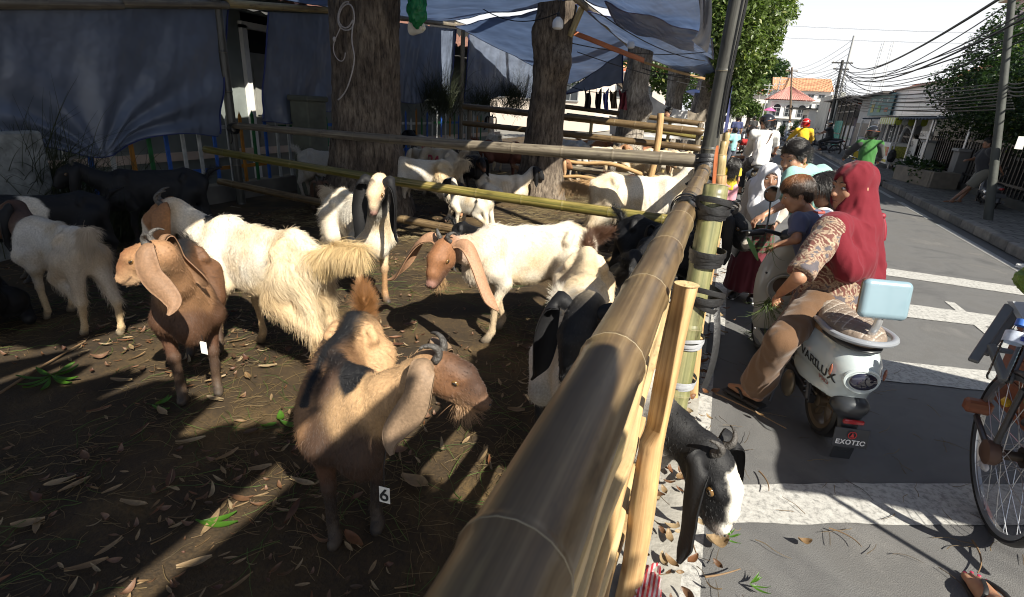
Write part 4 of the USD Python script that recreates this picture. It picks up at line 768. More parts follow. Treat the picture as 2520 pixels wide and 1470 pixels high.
slat(AY(1405, 78, 9.2), AY(1585, 150, 9.6), .05, .08, B_RED, 'beam', 5); slat(AY(1585, 155, 12.7), AY(1735, 195, 12.7), .04, .05, B_STAKE, 'beam', 8)
c = AX(1137, 200, -6.1); bamboo(o, (c[0], c[1], 0), (c[0], c[1], 3.1), .05, .05, B_GREY, .45, 'post')
for x, yy, z in ((-.15, 17.4, 2.7),): bamboo(o, (x, yy, -.1), (x, yy, z), .04, .04, B_GREY, .5, 'post', nodes=False)
bamboo(o, (-.85, -.3, 3.05), (-.5, 7.5, 3.1), .045, .045, B_GREY, .5, 'eave_pole', nodes=False)
def rooftarp(label, A, B, C_, D_, mat, seed, sag=.15, name='roof_tarp', nu=70, nv=70, hem=True, rag=0.0):
    A, B, C_, D_ = map(V, (A, B, C_, D_)); o = thing(name, label, 'tarpaulin')
    def fn(u, v):
        p = (A*(1-u[..., None])+B*u[..., None])*(1-v[..., None])+(D_*(1-u[..., None])+C_*u[..., None])*v[..., None]
        p[..., 2] += -sag*16*u*(1-u)*v*(1-v)*.8+.05*(fbm(np.stack([u*9+seed, v*9, v*0], -1), 4)-.5)+.05*np.sin(u*14+seed)*np.abs(v-.5); p[..., 1] += rag*(fbm(np.stack([u*12+seed, u*0, u*0], -1), 3)-.5)*2*v**8; return p
    m, uv = gridmesh(nu, nv, fn); add('sheet', m, mat, o, True); q = m.vertices.reshape(nu, nv, 3)
    if hem:
        for e in (q[:, -1], q[:, 0], q[0], q[-1]): add('hem', tube(e[::3], .018, 6, flat=.4), T_HEM, o)
    return o
W = lambda px, py, dx=0: AX(px, py, -6.2+dx)
rooftarp('blue roof tarpaulin over the near pen beside the widest hanging sheet', (-6.25, -.4, 2.45), (-.9, -.4, 3.05), (-.85, 4.4, 3.08), (-6.25, 5.6, 2.72), T_ROOF, 1, .1)
rooftarp('blue roof tarpaulin sloping from the wall pole to the ridge above the first trunk', (-6.25, 5.5, 2.62), (-2.25, 4.5, 3.1), (-2.28, 8.5, 3.04), (-6.2, 11.3, 3.12), T_ROOF, 2, .12)
rooftarp('grey blue roof tarpaulin behind the second trunk left of the ridge pole', (-6.2, 11.9, 3.12), (-2.32, 8.8, 3.05), (-2.62, 16.4, 3.02), AX(1400, 207, -5.2), T_ROOF, 3, .2)
FLP = rooftarp('bright blue roof tarpaulin at the top centre with a torn flap beside the black pole', (-2.22, 4.6, 3.08), (-.5, 4.6, 3.12), (-.72, 13.2, 3.02), (-2.3, 8.7, 3.06), T_ROOF, 4, .12)
fl = [D(1716, -20, 6.6), D(1722, 60, 6.9), D(1702, 100, 7.4), D(1740, 130, 7.0), D(1752, 60, 6.6), D(1750, -20, 6.4)]
def flap(u, v):
    l = spline(fl[:3], 30)[(u*29).astype(int)]; r = spline(fl[3:][::-1], 30)[(u*29).astype(int)]; p = l*(1-v[..., None])+r*v[..., None]; p[..., 1] += .06*np.sin(v*9+u*5); return p
add('torn_flap', gridmesh(30, 14, flap)[0], T_GREY, FLP, True)
rooftarp('lower blue roof tarpaulin stretched toward the road behind the bright blue one', (-2.34, 9.0, 2.98), (-.8, 13.4, 2.9), (-.5, 20, 2.62), (-2.65, 16.4, 2.96), T_ROOF, 5, .18)
rooftarp('narrow blue tarpaulin strip folded under the bright blue roof edge', (-1.9, 8.2, 2.94), (-.55, 11.0, 2.86), (-.55, 13.4, 2.72), (-2.1, 10.2, 2.92), T_ROOF, 15, .1)
rooftarp('grey triangular tarpaulin draped from the third trunk down to the clothes line', AY(1392, 228, 14), AY(1398, 232, 13.4), AY(1532, 205, 13.0), AY(1532, 128, 13.2), T_GREY, 6, .0)
rooftarp('roof tarpaulin over the near corner behind the photographer', (-1.02, -3.4, 2.6), (.78, -3.4, 2.65), (.78, -.2, 2.68), (-1.0, -.2, 2.6), T_ROOF, 8, .05, nu=110, rag=.4)
rooftarp('roof tarpaulin over the far left corner behind the photographer', (-5, -3.4, 2.55), (-1.12, -3.4, 2.6), (-1.08, -.25, 2.6), (-5, -.2, 2.55), T_ROOF, 18, .05, nu=110, rag=.4)
rooftarp('roof tarpaulin over the pavement edge behind the photographer', (.90, -3.4, 2.65), (2.3, -3.4, 2.6), (2.3, -.35, 2.6), (.94, -.2, 2.66), T_ROOF, 9, .05, nu=110, rag=.3)
def sheet(label, pts, mat, seed, cat_='tarpaulin', name='hanging_sheet'):
    a, b, c, d = pts; o = thing(name, label, cat_)
    def fn(u, v):
        p = (a*(1-u[..., None])+b*u[..., None])*(1-v[..., None])+(d*(1-u[..., None])+c*u[..., None])*v[..., None]
        p[..., 1] += .1*(fbm(np.stack([u*9+seed, v*2, v*0], -1), 3)-.5)+.05*np.sin(u*12+v*5+seed); p[..., 2] -= .12*np.sin(u*np.pi)*(1-v); return p
    add('cloth', gridmesh(40, 30, fn)[0], mat, o, True); return o
sheet('white tarpaulin slung between the far trunks behind the third trunk', [AY(1592, 228, 17), AY(1700, 275, 17.5), AY(1700, 345, 17.5), AY(1590, 300, 17)], T_WHITE, 2)
sheet('long white sheet hung low behind the third cross fence', [AY(1500, 285, 16), AY(1735, 300, 16), AY(1735, 348, 16), AY(1500, 330, 16)], T_WHITE, 5)
sheet('brown covered bundle sheet beside the far trunks', [AY(1692, 268, 17), AY(1738, 268, 17), AY(1738, 300, 16.6), AY(1692, 300, 16.6)], pm((.12, .1, .075), .8, .3, 6, name='brown_cloth'), 7)
rooftarp('red and blue market awning over the far stalls beside the road', (-1.6, 20.5, 2.3), (.12, 20.5, 2.45), (.12, 27, 2.35), (-1.6, 27, 2.3), tarpmat('blue_stripe', (.1, .16, .4), .5, .2), 12, .1)
sheet('dark blue side sheet hanging at the road edge beyond the black pole', [V(-.08, 17.3, 2.62), V(.02, 19.8, 2.6), V(.02, 19.8, 1.0), V(-.08, 17.3, 1.0)], tarpmat('navy_sheet', (.06, .07, .2), .5, .1), 9)
for k, (px, w, c, lb) in enumerate(((1473, 14, (.01, .01, .012), 'black garment'), (1491, 12, (.09, .1, .35), 'blue and white garment'), (1510, 17, (.12, .09, .06), 'brown plaid cloth'), (1533, 18, (.14, .02, .03), 'maroon cloth'), (1446, 15, (.02, .02, .022), 'black jacket'))):
    sheet(lb+' hanging on the clothes line under the grey tarpaulin', [AY(px-w/2, 215, 12.2), AY(px+w/2, 216, 12.2), AY(px+w/2, 268+4*(k % 2), 12.2), AY(px-w/2, 268, 12.2)], pm(c, .85, .25, 25, name='garment'), 20+k, 'garment', 'garment')
# ================================================================ house and pickets behind the tarpaulins
o = thing('old_house', 'old house with a panelled door and white frame behind the hanging tarpaulins', 'house')
hw = pm((.16, .18, .17), .85, .25, 2, .2, 30, name='old_plaster'); xw = -7.7
add('wall', cat([box((xw-.1, 3.3, 1.6), (.2, 8.0, 3.2)), box((xw-.1, 13, 1.6), (.2, 9.2, 3.2)), box((xw-.1, 7.85, 2.95), (.2, 1.1, .5))]), hw, o, False)
dd = AX(600, 230, xw); yd = 7.85
add('door', cat([box((xw-.05, yd, 1.05), (.06, .95, 2.1)), box((xw-.01, yd-.22, .6), (.02, .32, .7)), box((xw-.01, yd+.22, .6), (.02, .32, .7)), box((xw-.01, yd-.22, 1.5), (.02, .32, .8)), box((xw-.01, yd+.22, 1.5), (.02, .32, .8))]), pm((.2, .2, .18), .6, .2, 4, name='door_paint'), o, False)
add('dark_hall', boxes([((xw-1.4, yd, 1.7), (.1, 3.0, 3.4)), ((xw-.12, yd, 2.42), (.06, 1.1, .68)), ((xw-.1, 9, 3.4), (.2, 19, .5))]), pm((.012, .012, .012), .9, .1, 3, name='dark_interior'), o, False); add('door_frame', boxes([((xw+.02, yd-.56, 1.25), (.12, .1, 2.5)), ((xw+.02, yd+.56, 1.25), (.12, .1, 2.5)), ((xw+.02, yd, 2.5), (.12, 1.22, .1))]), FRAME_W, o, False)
add('baseboard', box((xw+.02, 9, .5), (.05, 19, .12)), pm((.5, .4, .33), .7, .2, 4, name='pink_ledge'), o, False)
tiles((xw+.9, -1, 2.75), (xw+.9, 18, 2.75), (xw-3.0, 18, 4.6), (xw-3.0, -1, 4.6), 12, 60, pm((.14, .065, .045), .8, .4, 5, name='mossy_tile'), o); add('eave', gridmesh(160, 4, lambda u, v: np.stack([xw+.1+.85*v, -1+u*19, 2.72-.12*v+.02*np.sin(u*420)], -1))[0], pm((.05, .05, .05), .7, .3, 5, name='eave_sheet'), o, False)
PC = [pm(c, .6, .3, 8, .2, 40, name='picket_paint') for c in ((.42, .43, .42), (.02, .09, .36), (.33, .14, .015), (.01, .11, .03), (.42, .43, .42))]
o = thing('picket_fence', 'colourful iron picket fence of white, blue, orange and green bars behind the pens', 'fence')
for k in range(52):
    yy = 2.5+k*.23; h = (1.0, .92, .95, .9)[k % 4]+.05*math.sin(k*3); c = (0, 2, 3, 1, 0, 0, 1)[k % 7]
    m = box((0, 0, .2+h/2), (.022, .052, h), 0, .004); m = cat([m, trimesh.convex.convex_hull(np.array([[-.01, -.026, .2+h], [.01, -.026, .2+h], [-.01, .026, .2+h], [.01, .026, .2+h], [0, 0, .28+h]]))])
    add('picket', moved(m, (-6.5+.01*math.sin(k), yy, 0)), PC[c], o, False)
for z in (.45, 1.0):
    for k in range(12): add('rail', box((-6.53, 3.0+k, z+.01*(k % 2)), (.02, .99, .05)), PC[(0, 3, 1, 2, 0)[(k+int(z*2)) % 5]], o, False)
o = thing('low_wall', 'low concrete footing wall beneath the colourful pickets', 'wall'); add('footing', box((-6.55, 8, .1), (.2, 14, .28), bev=.01), pm((.14, .13, .11), .9, .3, 4, .4, 30, name='footing'), o, False)
c0, c1 = AX(-40, 520, -5.6), AX(45, 385, -5.6)
o = thing('concrete_slab', 'peeling grey concrete slab standing at the far left edge behind the white goat', 'slab'); add('slab', box((-5.75, 2.75, .5), (.12, .62, 1.15), .1, .02), pm((.2, .21, .2), .9, .6, 9, .5, 20, name='peeling_paint'), o, False)
q = AX(765, 350, -6.0); o = thing('gate_post', 'square mossy concrete gate post left of the nearest trunk', 'post', (q[0], q[1], 0)); add('shaft', box((0, 0, .7), (.34, .42, 1.42), 0, .02), pm((.13, .135, .1), .9, .35, 4, .5, 20, name='mossy_concrete'), o, False); add('cap', box((0, 0, 1.44), (.4, .48, .08), 0, .02), pm((.1, .105, .08), .9, .3, 4, name='mossy_cap'), o, False)
# ---------------------------------------------------------------- trunks
t1, r1 = shade_tree(897, 240, 6.15, 155, 'thick rough barked trunk with coiled rope, nearest on the left', 3, 4.2, (.12, 0), burls=((.3, -.25, 1.9), .22, .05) and (((.35, -.2, 1.9), .2, .05),))
t2, r2 = shade_tree(1345, 200, 9.0, 84, 'second trunk with a bulging burl below a hanging lamp', 8, 4.4, (.12, 0), burls=(((.3, -.2, 2.2), .22, .2), ((-.2, -.3, 2.6), .3, .12)))
t3, r3 = shade_tree(1562, 210, 13.0, 58, 'third trunk, paler and cracked, under the ridge of the roof', 14, 5.2, (.05, 0), burls=(((.3, -.1, 1.6), .25, .2),), mat=M_BARK2)
t4, r4 = shade_tree(1668, 235, 18.5, 40, 'pale sunlit trunk fourth along the row beyond the white sheet', 19, 4.2, (-.2, 0), burls=(((.3, 0, 2.6), .3, .2),), mat=M_BARK2)
t5, r5 = shade_tree(1706, 235, 22.0, 26, 'slender grey trunk fifth along the row', 23, 4.5, (.5, 0), mat=M_BARK2)
t6, r6 = shade_tree(1728, 235, 24.0, 24, 'farthest grey trunk beside the black bamboo post', 29, 4.5, (.3, 0), mat=M_BARK2)
# rope, bag, lamps
M_ROPE = pm((.4, .37, .36), .8, .3, 90, name='rope'); yt = 5.72
def ropeon(name, pxs, y, r, label, cat_, mat=M_ROPE):
    o = thing(name, label, cat_); add('strand', tube(spline([AY(a, b, y+q) for a, b, q in pxs], 90), r, 6), mat, o); return o
o = ropeon('rope', [(858, 5, -.02), (832, 40, 0), (838, 68, -.02), (862, 72, -.03), (872, 40, -.03), (862, 12, -.02), (842, 20, 0), (836, 58, -.02), (858, 66, -.03), (868, 50, -.03), (866, 90, -.05), (872, 140, -.07), (866, 180, -.07), (850, 225, -.06), (832, 246, -.04)], yt, .008, 'pale rope coiled and dangling on the nearest trunk', 'rope')
add('loop', tube(spline([AY(a, b, yt-.03) for a, b in ((840, 60), (826, 95), (822, 130), (836, 150), (850, 130))], 40), .006, 6), M_ROPE, o)
add('knot', ellip(AY(823, 97, yt-.05), (.02, .02, .03), 1), M_ROPE, o)
def rumple(c, r, seed, sub=4, amp=.35):
    m = ellip((0, 0, 0), (1, 1, 1), sub); n = fbm(m.vertices*2.2+seed, 4); m.vertices = m.vertices*(1-amp+2*amp*n[:, None])*V(r)+V(c); return m
c = AY(1026, 22, 6.0); o = thing('plastic_bag', 'green plastic bag hanging on the nearest trunk', 'bag', tuple(c)); add('bag', rumple((0, 0, 0), (.12, .1, .19), 3), pm((.02, .25, .09), .3, .3, 14, .5, 30, trans=.4, name='green_plastic'), o, True); add('knot', tube([(0, 0, .15), (.01, 0, .3)], .015, 6), pm((.02, .25, .09), .3, name='green_plastic'), o)
c = AY(1022, 62, 6.1); o = thing('lamp_shade', 'white dish shaped lamp shade jutting from behind the nearest trunk', 'lamp', tuple(c)); add('shade', moved(lathe([(.005, .12), (.05, .11), (.12, .0), (.125, -.02), (.11, -.01), (.04, .09)], 24), (0, 0, 0), roty(1.9)), pm((.6, .6, .56), .5, name='white_enamel'), o); add('bulb', ellip((.1, 0, -.03), (.04, .035, .035), 2), pm((.7, .68, .55), .3, name='bulb_glass'), o)
for (px, py, y, lb) in ((1373, 58, 8.3, 'white bulb lamp hanging beside the second trunk'), (1553, 110, 12.0, 'white bulb lamp hanging before the third trunk')):
    c = AY(px, py, y); o = thing('bulb_lamp', lb, 'lamp', tuple(c)); s = .85 if y < 10 else .8
    add('bulb', lathe(V([(.001, -.1), (.06, -.095), (.095, -.07), (.098, .0), (.085, .05), (.05, .085), (.035, .1), (.001, .1)])*s, 24), pm((.78, .79, .8), .25, .03, 5, coat=.6, name='white_bulb'), o, 50); add('socket', lathe(V([(.001, .1), (.034, .1), (.03, .16), (.012, .18), (.001, .18)])*s, 16), M_BLACK, o); add('flex', tube([(0, 0, .14), (.03, 0, .42)], .006, 5), M_BLACK, o)
for k, (a, b, s) in enumerate((((1400, 105, 9), (1740, 128, 12), .1), ((1420, 128, 10), (1735, 215, 12.5), .05), ((1440, 5, 8.6), (1735, 150, 12), .15), ((1580, 168, 12.5), (1735, 200, 12.5), .03), ((1185, 20, 9), (1372, 33, 8.4), .15), ((1395, 210, 13), (1545, 222, 12.4), .1), ((1590, 172, 12.5), (1732, 188, 12.6), .04))):
    a, b = AY(*a), AY(*b); t = np.linspace(0, 1, 20)[:, None]; m = tube(a*(1-t)+b*t-V(0, 0, 1)*s*4*t*(1-t), .008, 5); tag(add('awning_cord', m, M_WIRE), 'thin dark cord strung under the tarpaulin roofs', 'cord', 'cords under the tarpaulin roofs')
# grass fodder bundles leaning on the pickets
M_GRASS = mk('fodder', {'a': ('attribute', {'attribute': 'coat'}), 'p': ('principled_bsdf', {'roughness': .55}), 't': ('translucent_bsdf', {}), 'm': ('mix_closure', {'fac': .3})}, [('a.color', 'p.base_color'), ('a.color', 't.color'), ('p.BSDF', 'm.closure1'), ('t.BSDF', 'm.closure2')], surface='m.closure')
def blades(n, base, spread, hgt, rng, c0, c1, w=.006, lean=.4, segs=5):
    b = V(base)+rng.normal(0, 1, (n, 3))*V(spread); d = rng.normal(0, lean, (n, 3)); d[:, 2] = 1; d /= np.linalg.norm(d, axis=1, keepdims=True); L = hgt*rng.uniform(.5, 1.2, n); cur = b; pts = [b]; g = rng.uniform(.2, 1.3, (n, 1))
    for s in range(segs): d = d+V(0, 0, -.35)*g*(s+1)/segs; d /= np.linalg.norm(d, axis=1, keepdims=True); cur = cur+d*(L/segs)[:, None]; pts.append(cur)
    t = rng.random((n, 1)); return np.stack(pts, 1).reshape(-1, 3), np.full(n, segs+1), np.tile(np.linspace(1, .2, segs+1)*w, n), V(c0)*(1-t)+V(c1)*t
grg = np.random.default_rng(5)
for px, py, x, h, n, sp, lb in ((105, 510, -5.9, .8, 350, (.1, .18, .15), 'tall dark grass bundle at the far left by the concrete slab'), (285, 610, -5.6, .62, 900, (.2, .3, .22), 'large dark grass bundle heaped under the widest tarpaulin'), (1085, 262, -6.0, .8, 500, (.12, .35, .15), 'grass bundle hung on the pickets right of the nearest trunk'), (1265, 262, -6.0, .9, 500, (.12, .45, .15), 'grass bundle hung on the pickets left of the second trunk'), (1190, 262, -6.0, .6, 300, (.12, .35, .1), 'small grass bundle between the two larger hung bundles')):
    c = AX(px, py, x); o = thing('grass_bundle', lb, 'grass'); p, k, w, cc = blades(n, c, sp, h, grg, (.010, .018, .005), (.035, .042, .014), .008, .45); curves('blades', p, k, w, M_GRASS, o, cc)
# ================================================================ goats
WH, CRM, TAN, BRN, DBR, BLK, PNK, HOOF = (.60, .55, .46), (.52, .42, .28), (.42, .28, .14), (.24, .115, .05), (.085, .04, .022), (.007, .007, .008), (.38, .2, .16), (.035, .03, .027)
M_EYE = pm((.012, .009, .006), .08, .1, 30, coat=1.0, name='goat_eye'); M_IRIS = pm((.13, .07, .022), .15, .1, 40, name='goat_iris'); M_HORN = pm((.055, .05, .045), .55, .4, 30, .8, 90, stretch=(1, 1, 1), name='horn')
M_TAGC = pm((.7, .68, .62), .6, .1, 30, name='tag_card')
gcount = 0
def goat(label, F, B, s=1.0, head=(.62, 0, .92), look=(.75, 0, -.66), roll=0.0, coat=None, h=.014, fur=0, pose='stand', bend=0.0, feet=(0, 0, 0, 0), lift=(0, 0, 0, 0), ears=1.0, earswing=(0, 0), horn=.1, beard=True, tail=(-.12, 0, .16), taillen=1.0,
         group=None, spots=(), rumpfur=0.0, world=None, card=None, name='goat', paint=None, headk=1.06, earw=1.0, earlen=.30, girth=.74, tailfur=1.0, width=.0016, blaze=None):
    global gcount
    gcount += 1; rng = np.random.default_rng(100+gcount); C = dict(body=WH); C.update(coat or {})
    def g(*ks):
        for k in ks:
            if k in C: return C[k]
        return C['body']
    if world is None:
        a, b = P(*F), P(*B); c = (a+b)/2; yaw = math.atan2(a[1]-b[1], a[0]-b[0])
    else: c, yaw = V(world[0], world[1], 0), world[2]
    c[2] = float(gz(c[0], c[1]))-.005 if c[0] < 0 else 0.0
    o = thing(name, label, 'goat', c, yaw, group, s)
    lie = pose == 'lie'; dz = -.34 if lie else 0.0
    Rb = rotz(bend)
    def fr(*p): q = V(p); q = Rb @ q; q[2] += dz; return q             # front half, turned by the bend of the spine
    def re(*p): q = V(p); q[2] += dz; return q
    bd = Body(); body, rump, chest, dors = g('body'), g('rump', 'body'), g('chest', 'body'), g('dorsal', 'body'); leg, low = g('leg', 'body'), g('shank', 'leg', 'body')
    belly = g('belly', 'body'); G = girth
    bd.ell(fr(.25, 0, .585), (.19, .125*G, .20), chest, Rb); bd.ell(re(.02, 0, .58), (.31, .155*G, .185), body); bd.ell(re(-.28, 0, .62), (.19, .108*(.35+.65*G/.84), .16), rump)
    bd.ell(re(.03, 0, .47), (.23, .125*G, .095), belly)
    bd.chain([fr(.27, 0, .765), re(.05, 0, .742), re(-.27, 0, .765), re(-.44, 0, .69)], [.038, .03, .034, .042], dors, .05)
    for sd in (-1, 1):
        bd.cap(re(-.26, sd*.075, .745), re(-.235, sd*.1, .70), .026, .03, rump, .02); bd.cap(re(-.43, sd*.045, .65), re(-.4, sd*.06, .6), .04, .05, rump, .05)
        bd.cap(fr(.27, sd*.06, .73), fr(.3, sd*.1, .52), .05, .075, chest, .06)
    # legs
    for i, (front, sd) in enumerate(((1, 1), (1, -1), (0, 1), (0, -1))):
        dx, up = feet[i], lift[i]
        if lie:
            if front: pts = [fr(.24, sd*.11, .5), fr(.34, sd*.13, .42), fr(.18, sd*.14, .40), fr(.1, sd*.13, .385)]; rs = [.075, .04, .03, .028]
            else: pts = [re(-.27, sd*.12, .55), re(-.06, sd*.19, .50), re(-.33, sd*.2, .41), re(-.14, sd*.2, .385)]; rs = [.11, .06, .035, .03]
            for k in range(3): bd.cap(pts[k], pts[k+1], rs[k], rs[k+1], leg if k < 1 else low, .03)
            continue
        if front:
            sh = fr(.26, sd*.1, .52); el = fr(.21, sd*.105, .43); kn = fr(.235+dx*.55+up*.5, sd*.095, .275+up*.3); ft = fr(.225+dx+up*.1, sd*.09, .085+up); tp = fr(.255+dx+up*.05, sd*.09, .03+up)
            bd.cap(sh, el, .062, .05, leg, .05); bd.cap(el, kn, .044, .028, leg, .025); bd.ell(kn, (.033, .03, .04), low, k=.015); bd.cap(kn, ft, .0255, .022, low, .012)
        else:
            hp = re(-.3, sd*.085, .58); st = re(-.215+dx*.25, sd*.115, .445); hkj = re(-.445+dx*.75, sd*.085, .29+up*.5); ft = re(-.395+dx, sd*.085, .085+up); tp = re(-.36+dx, sd*.085, .03+up)
            bd.cap(hp, st, .10, .07, rump, .05); bd.cap(st, hkj, .064, .03, leg, .03); bd.cap(re(-.38, sd*.07, .52), hkj, .06, .026, rump, .04); bd.ell(hkj, (.034, .026, .042), low, k=.015); bd.cap(hkj, ft, .027, .022, low, .012)
        bd.cap(ft, tp, .026, .026, low, .012); bd.cap(tp-V(0, .0, .0), tp+V(.025, 0, -.012), .027, .027, HOOF, .008); bd.cap(tp+V(0, 0, -.01), tp+V(.03, 0, -.015), .028, .024, HOOF, .005)
    # neck and head
    H = fr(*head); d = Rb @ unit(look); up = V(0, 0, 1) if abs(d[2]) < .93 else fr(1, 0, 0)-fr(0, 0, 0)-V(0, 0, 0); u = unit(up-d*(up @ d)); sd_ = np.cross(u, d)
    if roll: u, sd_ = u*math.cos(roll)+sd_*math.sin(roll), sd_*math.cos(roll)-u*math.sin(roll)
    nk = g('neck', 'head', 'body'); hd, face, muz = g('head', 'body'), g('face', 'head', 'body'), g('muzzle', 'head', 'body')
    n0 = fr(.34, 0, .66); mid = (n0+H)/2+V(0, 0, -.02); hb = H-d*.02-u*.02
    bd.cap(fr(.31, 0, .63), mid, .12, .084, g('neckbase', 'neck', 'body'), .06, ((sd_), 1.25)); bd.cap(mid, hb, .084, .064, nk, .04, ((sd_), 1.2)); bd.ell(fr(.38, 0, .5), (.09, .085, .11), chest, k=.05)
    hk = headk; X = lambda a, b, c_: H+(d*a+sd_*b+u*c_)*hk; Rh = np.stack([d, sd_, u], 1)
    bd.ell(X(.025, 0, 0), V(.088, .058, .07)*hk, hd, Rh, .03)
    bd.cap(X(.045, 0, .03), X(.10, 0, .036), .043*hk, .041*hk, face, .03); bd.cap(X(.10, 0, .034), X(.165, 0, .012), .038*hk, .033*hk, face, .03); bd.cap(X(.09, 0, -.014), X(.205, 0, -.028), .046*hk, .031*hk, muz, .03); bd.cap(X(.02, 0, -.048), X(.175, 0, -.060), .040*hk, .022*hk, g('jaw', 'muzzle', 'head', 'body'), .022)
    bd.ell(X(.214, 0, -.018), V(.020, .027, .022)*hk, g('nose', 'muzzle', 'head', 'body'), Rh, .010); bd.ell(X(.200, 0, -.058), V(.022, .02, .012)*hk, g('jaw', 'muzzle', 'head', 'body'), Rh, .008)
    for sd in (-1, 1): bd.ell(X(.085, sd*.044, .036), V(.03, .015, .013)*hk, hd, Rh, .010); bd.ell(X(.06, sd*.038, -.018), V(.045, .02, .036)*hk, hd, Rh, .02)
    for p, r, cc in spots: bd.p.append(('e', fr(*p) if p[0] > 0 else re(*p), V(r), np.eye(3), None, V(cc), .001, None)) if False else None
    v, f, col = bd.build(h, .010, .0 if lie else None); v = smoothv(v, f, 2, .5)
    sd0 = np.clip(1-np.abs(v[:, 0]-.06)/.24, 0, 1)*np.clip(np.abs(v[:, 1])/.06-.6, 0, 1)*np.clip(1-np.abs(v[:, 2]-.58-dz)/.15, 0, 1); nn_ = normals(v, f); v = v+nn_*((.0035*np.sin((v[:, 0]+.25*v[:, 2])*125)*sd0)+(fbm(v*6+gcount, 3)-.5)*.016)[:, None]
    # coat: patches with ragged edges, a little mottling
    nz = fbm(v*9+gcount*3.1, 4); nz2 = fbm(v*26+gcount, 3)
    for p, r, cc in spots:
        q = fr(*p) if p[0] > 0 else re(*p); dd = np.linalg.norm((v-q)/V(r), axis=1)+(nz-.5)*.9; w = np.clip((1-dd)/.14+.5, 0, 1)[:, None]; col = col*(1-w)+V(cc)*w
    lum = col.mean(1); yl = np.clip((lum-.3)/.15, 0, 1)*np.clip(.85*np.clip((fbm(v*4.5+gcount*7, 3)-.42)*3.5, 0, 1)+.5*np.clip((.5+dz-v[:, 2])*3, 0, 1), 0, .8); col = col*(1-yl[:, None])+col*V(.80, .66, .46)*yl[:, None]
    if 'dorsal' in C and C['dorsal'] != C['body']:
        w = np.clip((.034+.06*(nz-.5)-np.abs(v[:, 1]))/.02, 0, 1)*(v[:, 2] > .66+dz)*(v[:, 0] < .3); col = col*(1-w[:, None])+V(C['dorsal'])*w[:, None]
    if blaze is not None:
        q = v-H; q = q/hk; a_, b_, c_ = q @ d, q @ u, np.abs(q @ sd_); w = np.clip((.034-c_+.03*(nz-.5))/.008, 0, 1)*np.clip((b_+.012)/.01, 0, 1)*np.clip((a_-.035+.04*(nz2-.5))/.01, 0, 1)*(np.linalg.norm(q, axis=1) < .3); col = col*(1-w[:, None])+V(blaze)*w[:, None]
    q = (v-H)/hk; a_, b_, c_ = q @ d, q @ u, q @ sd_; ml = np.clip((.006-np.abs(b_+.046+.12*(a_-.2)))/.004, 0, 1)*(a_ > .15)*(np.linalg.norm(q, axis=1) < .3); col = col*(1-.8*ml[:, None])+V(.02, .012, .01)*(.8*ml[:, None])
    # dirt on the knees and belly edge
    dirt_ = np.clip((.32+dz*.9-v[:, 2])/.3, 0, 1)*(nz2 > .45)*.35; col = col*(1-dirt_[:, None]*.6)+V(.12, .08, .04)*(dirt_[:, None]*.6)
    if paint:
        pass
    parts_v, parts_f, parts_c = [v], [f], [col]; off = len(v)
    # ears: long hanging folded sheets, part of the same skin
    ec = g('ear', 'head', 'body'); hero = h < .0125; nu, nv = (26, 9) if hero else (12, 6)
    for sd in (-1, 1):
        b0 = X(.0-.02*(earswing[0] < -1), sd*.05, .03); dn = V(0, 0, -1)
        c1 = b0+sd_*sd*.05*ears+u*.012-d*.01; c2 = c1+sd_*sd*(.03*ears+.03*earswing[1])+dn*earlen*.42+d*(.02+.012*min(earswing[0], 0)); c3 = c2+dn*earlen*.42+(d*V(1, 1, .2))*.03*(1+earswing[0])+sd_*sd*.045*earswing[1]; c4 = c3+dn*earlen*.16+sd_*sd*.03*(.6+earswing[1])+d*.015
        cl = spline([b0, c1, (c1+c2)/2+sd_*sd*.012, c2, c3, c4], nu); t = np.linspace(0, 1, nu); wd = np.interp(t, [0, .12, .3, .6, .85, 1], [.022, .036, .042, .046, .034, .006])*(earlen/.27)**.5*earw
        tg = np.gradient(cl, axis=0); tg /= np.linalg.norm(tg, axis=1, keepdims=True); w0 = d+sd_*sd*.35; wa = w0-tg*(tg @ w0)[:, None]; wa /= np.linalg.norm(wa, axis=1, keepdims=True)+1e-9; na = np.cross(tg, wa)*sd
        m, _ = gridmesh(nu, nv, lambda uu, vv: (lambda i, x: cl[i]+wa[i]*(x*wd[i])[..., None]+na[i]*((x*x)*wd[i]*.55*(1-.3*uu)-.010)[..., None])((uu*(nu-1)+.5).astype(int), vv*2-1))
        vv = np.vstack([m.vertices+np.repeat(na, nv, 0)*.004, m.vertices-np.repeat(na, nv, 0)*.004]); k = len(m.vertices); ff = np.vstack([m.faces, m.faces[:, ::-1]+k])
        ring = [i*nv for i in range(nu)]+[(nu-1)*nv+j for j in range(nv)]+[i*nv+nv-1 for i in range(nu-1, -1, -1)]+[j for j in range(nv-1, -1, -1)]; r0 = np.array(ring); r1 = np.roll(r0, -1)
        ff = np.vstack([ff, np.stack([r0, r1, r1+k], 1), np.stack([r0, r1+k, r0+k], 1)])
        ce = np.tile(V(ec), (len(vv), 1))*(.85+.3*fbm(vv*14, 3)[:, None]); parts_v.append(vv); parts_f.append(ff+off); parts_c.append(ce); off += len(vv)
    av, af, ac = np.vstack(parts_v), np.vstack(parts_f), np.vstack(parts_c)
